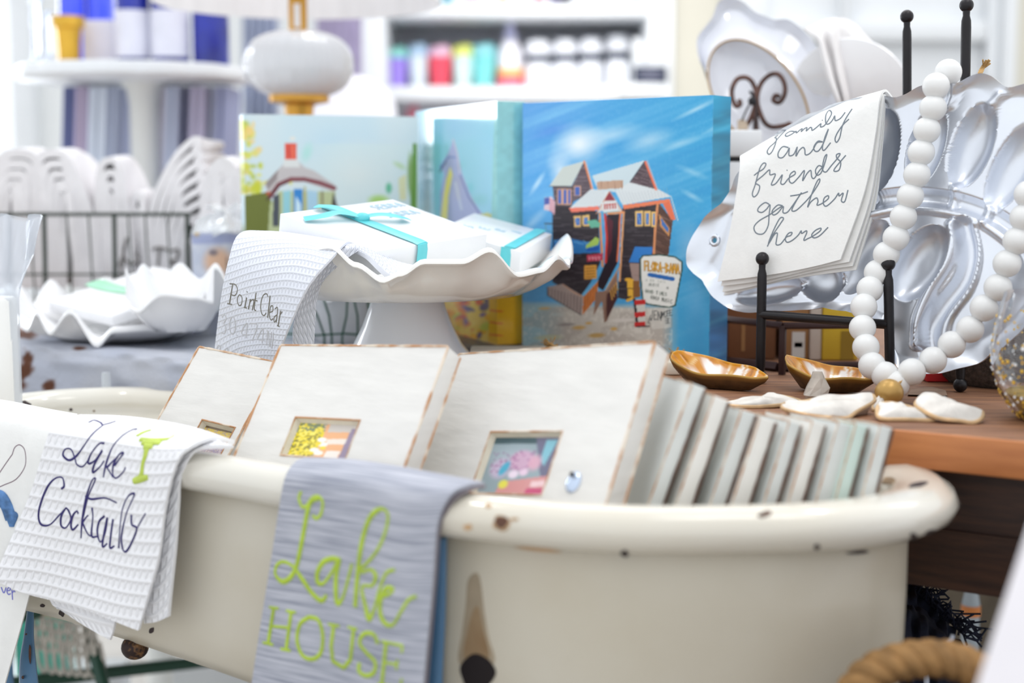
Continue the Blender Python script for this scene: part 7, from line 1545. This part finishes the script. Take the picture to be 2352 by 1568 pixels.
for k in range(8):
    x = 84 + k * 19; y = 1470 + k * 5; mb.tube(catmull(np.array([at(x - 6, y - 60, Dm), at(x - 2, y, Dm), at(x + 6, y + 55 - k * 2, Dm), at(x + 20, y + 72 - k * 3, Dm), at(x + 22, y + 20, Dm), at(x + 12, y - 30, Dm)]), 30), .0021, 7)
mb.build('cord_loops', CORD, t)
mb = MB(); mb.tube([at(60, 1402, Dm), at(150, 1412, Dm), at(240, 1432, Dm)], .004, 8); mb.build('dowel', mat('pale_dowel', (196, 176, 150), .6), t)
TEAL = mat('teal_glass', (70, 190, 168), .25, coat=.4)
mb = MB(); mb.cbox((at(100, 1400, 1.72)[0], 1.72, .30), .06, .05, .16); o = tag(mb.build('teal_box', TEAL, bevel=.004), 'teal box glimpsed through the macrame fringe', 'box')
o.location.z = at(100, 1450, 1.72)[2] - .06
mb = MB(); mb.box((at(60, 1568, 1.75)[0] - .1, 1.68, 0), (.22, 0, 0), (0, .12, 0), (0, 0, o.location.z - .0005)); tag(mb.build('plinth', WHITE_PAINT, bevel=.003), 'white plinth under the teal box behind the fringe', 'plinth')
mb = MB(); a = at(395, 1535, 1.75); mb.box((a[0], 1.75, 0), (.1, 0, 0), (0, .12, 0), (0, 0, a[2])); tag(mb.build('white_crate', WHITE_PAINT, bevel=.003), 'white crate on the floor behind the green stand', 'crate')
# under the table at the right
mb = MB(); a = at(2040, 1300, 1.55); mb.box((a[0] - .02, 1.55, 0), (.5, 0, 0), (0, .2, 0), (0, 0, a[2] + .05)); tag(mb.build('storage_board', mat('grey_olive_board', (124, 114, 98), .8, var=.25, scale=14)), 'grey olive storage board standing under the table', 'board')
t = thing('bottle', 'pale bottle with orange band standing under the table', 'bottle', V(at(2228, 1450, 1.40)[0], 1.40, 0))
bx_ = at(2228, 1450, 1.40)[0]; zt2 = at(2228, 1340, 1.40)[2]; z1, z2 = at(2228, 1412, 1.40)[2], at(2228, 1388, 1.40)[2]
mb = MB(); mb.lathe([(.001, 0), (.009, 0), (.009, zt2 - .02), (.005, zt2)], V(bx_, 1.40, 0), 20, cap0=True, cap1=True); mb.build('glass', mat('pale_blue_glass', (176, 190, 200), .2, coat=.3), t)
mb = MB(); mb.lathe([(.0091, z1), (.0096, z1), (.0096, z2), (.0091, z2)], V(bx_, 1.40, 0), 20); mb.build('orange_band', mat('orange_label', (226, 142, 76), .5), t)
# navy fringed textile in a rope handled basket
NVY = mat('navy_textile', (34, 40, 62), .9, var=.35, scale=60, bump=.4, bscale=90)
bk = V(.232, .742, 0)
t = thing('rope_basket', 'basket with thick twisted rope handle at the right end of the tub', 'basket', bk)
zb2 = at(2120, 1600, .82)[2]
mb = MB(); mb.lathe([(.001, 0), (.058, 0), (.070, .1), (.075, zb2), (.070, zb2), (.065, .1), (.053, .01), (.001, .01)], bk, 40, cap0=True, cap1=True); mb.build('basket_body', mat('woven_seagrass', (150, 118, 80), .85, var=.3, scale=60, bump=.5, bscale=90), t)
ROPE = mat('jute_rope', (176, 134, 84), .85, var=.25, scale=80, bump=.4, bscale=160)
hp_ = catmull(np.array([at(1930, 1690, .80), at(1955, 1605, .80), at(2005, 1545, .80), at(2085, 1516, .80), at(2170, 1514, .80), at(2245, 1540, .80), at(2295, 1600, .80), at(2310, 1690, .80)]), 90)
tgp = np.gradient(hp_, axis=0); tgp /= np.linalg.norm(tgp, axis=1, keepdims=True)
for k in range(3):
    Q = []
    for i, (p, g) in enumerate(zip(hp_, tgp)):
        u = nrm(np.cross(g, V(0, 1, 0))); w = np.cross(g, u); a = i * .36 + k * 2.094; Q.append(p + (u * math.cos(a) + w * math.sin(a)) * .0056)
    mb = MB(); mb.tube(Q, .0060, 10); mb.build('rope_strand', ROPE, t)
t = thing('fringed_throw', 'dark navy fringed throw piled behind the rope handle', 'textile', at(2130, 1480, 1.02))
rows = [[at(2040, 1330, 1.10), at(2085, 1340, 1.09), at(2130, 1372, 1.085), at(2170, 1400, 1.08)], [at(2045, 1370, 1.07), at(2090, 1385, 1.06), at(2140, 1415, 1.055), at(2190, 1450, 1.05)], [at(2050, 1420, 1.04), at(2100, 1435, 1.035), at(2150, 1460, 1.03), at(2210, 1490, 1.025)], [at(2060, 1560, 1.0), at(2110, 1565, .995), at(2170, 1570, .99), at(2230, 1575, .985)], [at(2060, 1640, .98), at(2110, 1640, .98), at(2170, 1640, .98), at(2230, 1640, .98)]]
G = cloth_grid(rows, 50, 50); n = vnoise(50, 50, 12, 12, 9)[..., None] - .5; G = G + gnormals(G) * n * .012; mb = MB(); add_cloth(mb, G, .004); mb.build('folds', NVY, t)
mb = MB(); r = random.Random(3)
for k in range(60):
    u = k / 59; b0 = at(2090 + 130 * u, 1345 + 120 * u, 1.085 - .05 * u); mb.tube([b0, b0 + V(r.uniform(-.002, .01), -.004, r.uniform(-.002, .012)), b0 + V(r.uniform(.002, .02), -.006, r.uniform(-.012, .012))], .0008, 5)
fo = mb.build('fringe', NVY, t); fo['kind'] = 'stuff'
mb = MB(); mb.tube(catmull(np.array([at(2120, 1640, .99), at(2128, 1572, .985), at(2126, 1540, .98)]), 10), .002, 6); mb.tube(catmull(np.array([at(2176, 1474, .93), at(2186, 1466, .93), at(2188, 1458, .93)]), 8), .0014, 6); mb.build('white_cord_end', mat('white_cord', (196, 204, 220), .8), t)
# white painted board leaning in the near right corner
t0 = at(2364, 1190, .66); b0 = at(2218, 1640, .60); dn = nrm(b0 - t0); fr_ = b0 + dn * (b0[2] / -dn[2]); 
t = thing('white_board', 'white painted board leaning in the near right corner', 'board', fr_)
tw = V(.012, .010, 0); wd_ = nrm(V(.95, .3, .06)) * .16; top_ = t0 - dn * .12
mb = MB(); mb.box(fr_, top_ - fr_, tw, wd_); mb.build('board_panel', mat('white_board_paint', (226, 222, 226), .5, var=.03, scale=10), t, bevel=.0015)
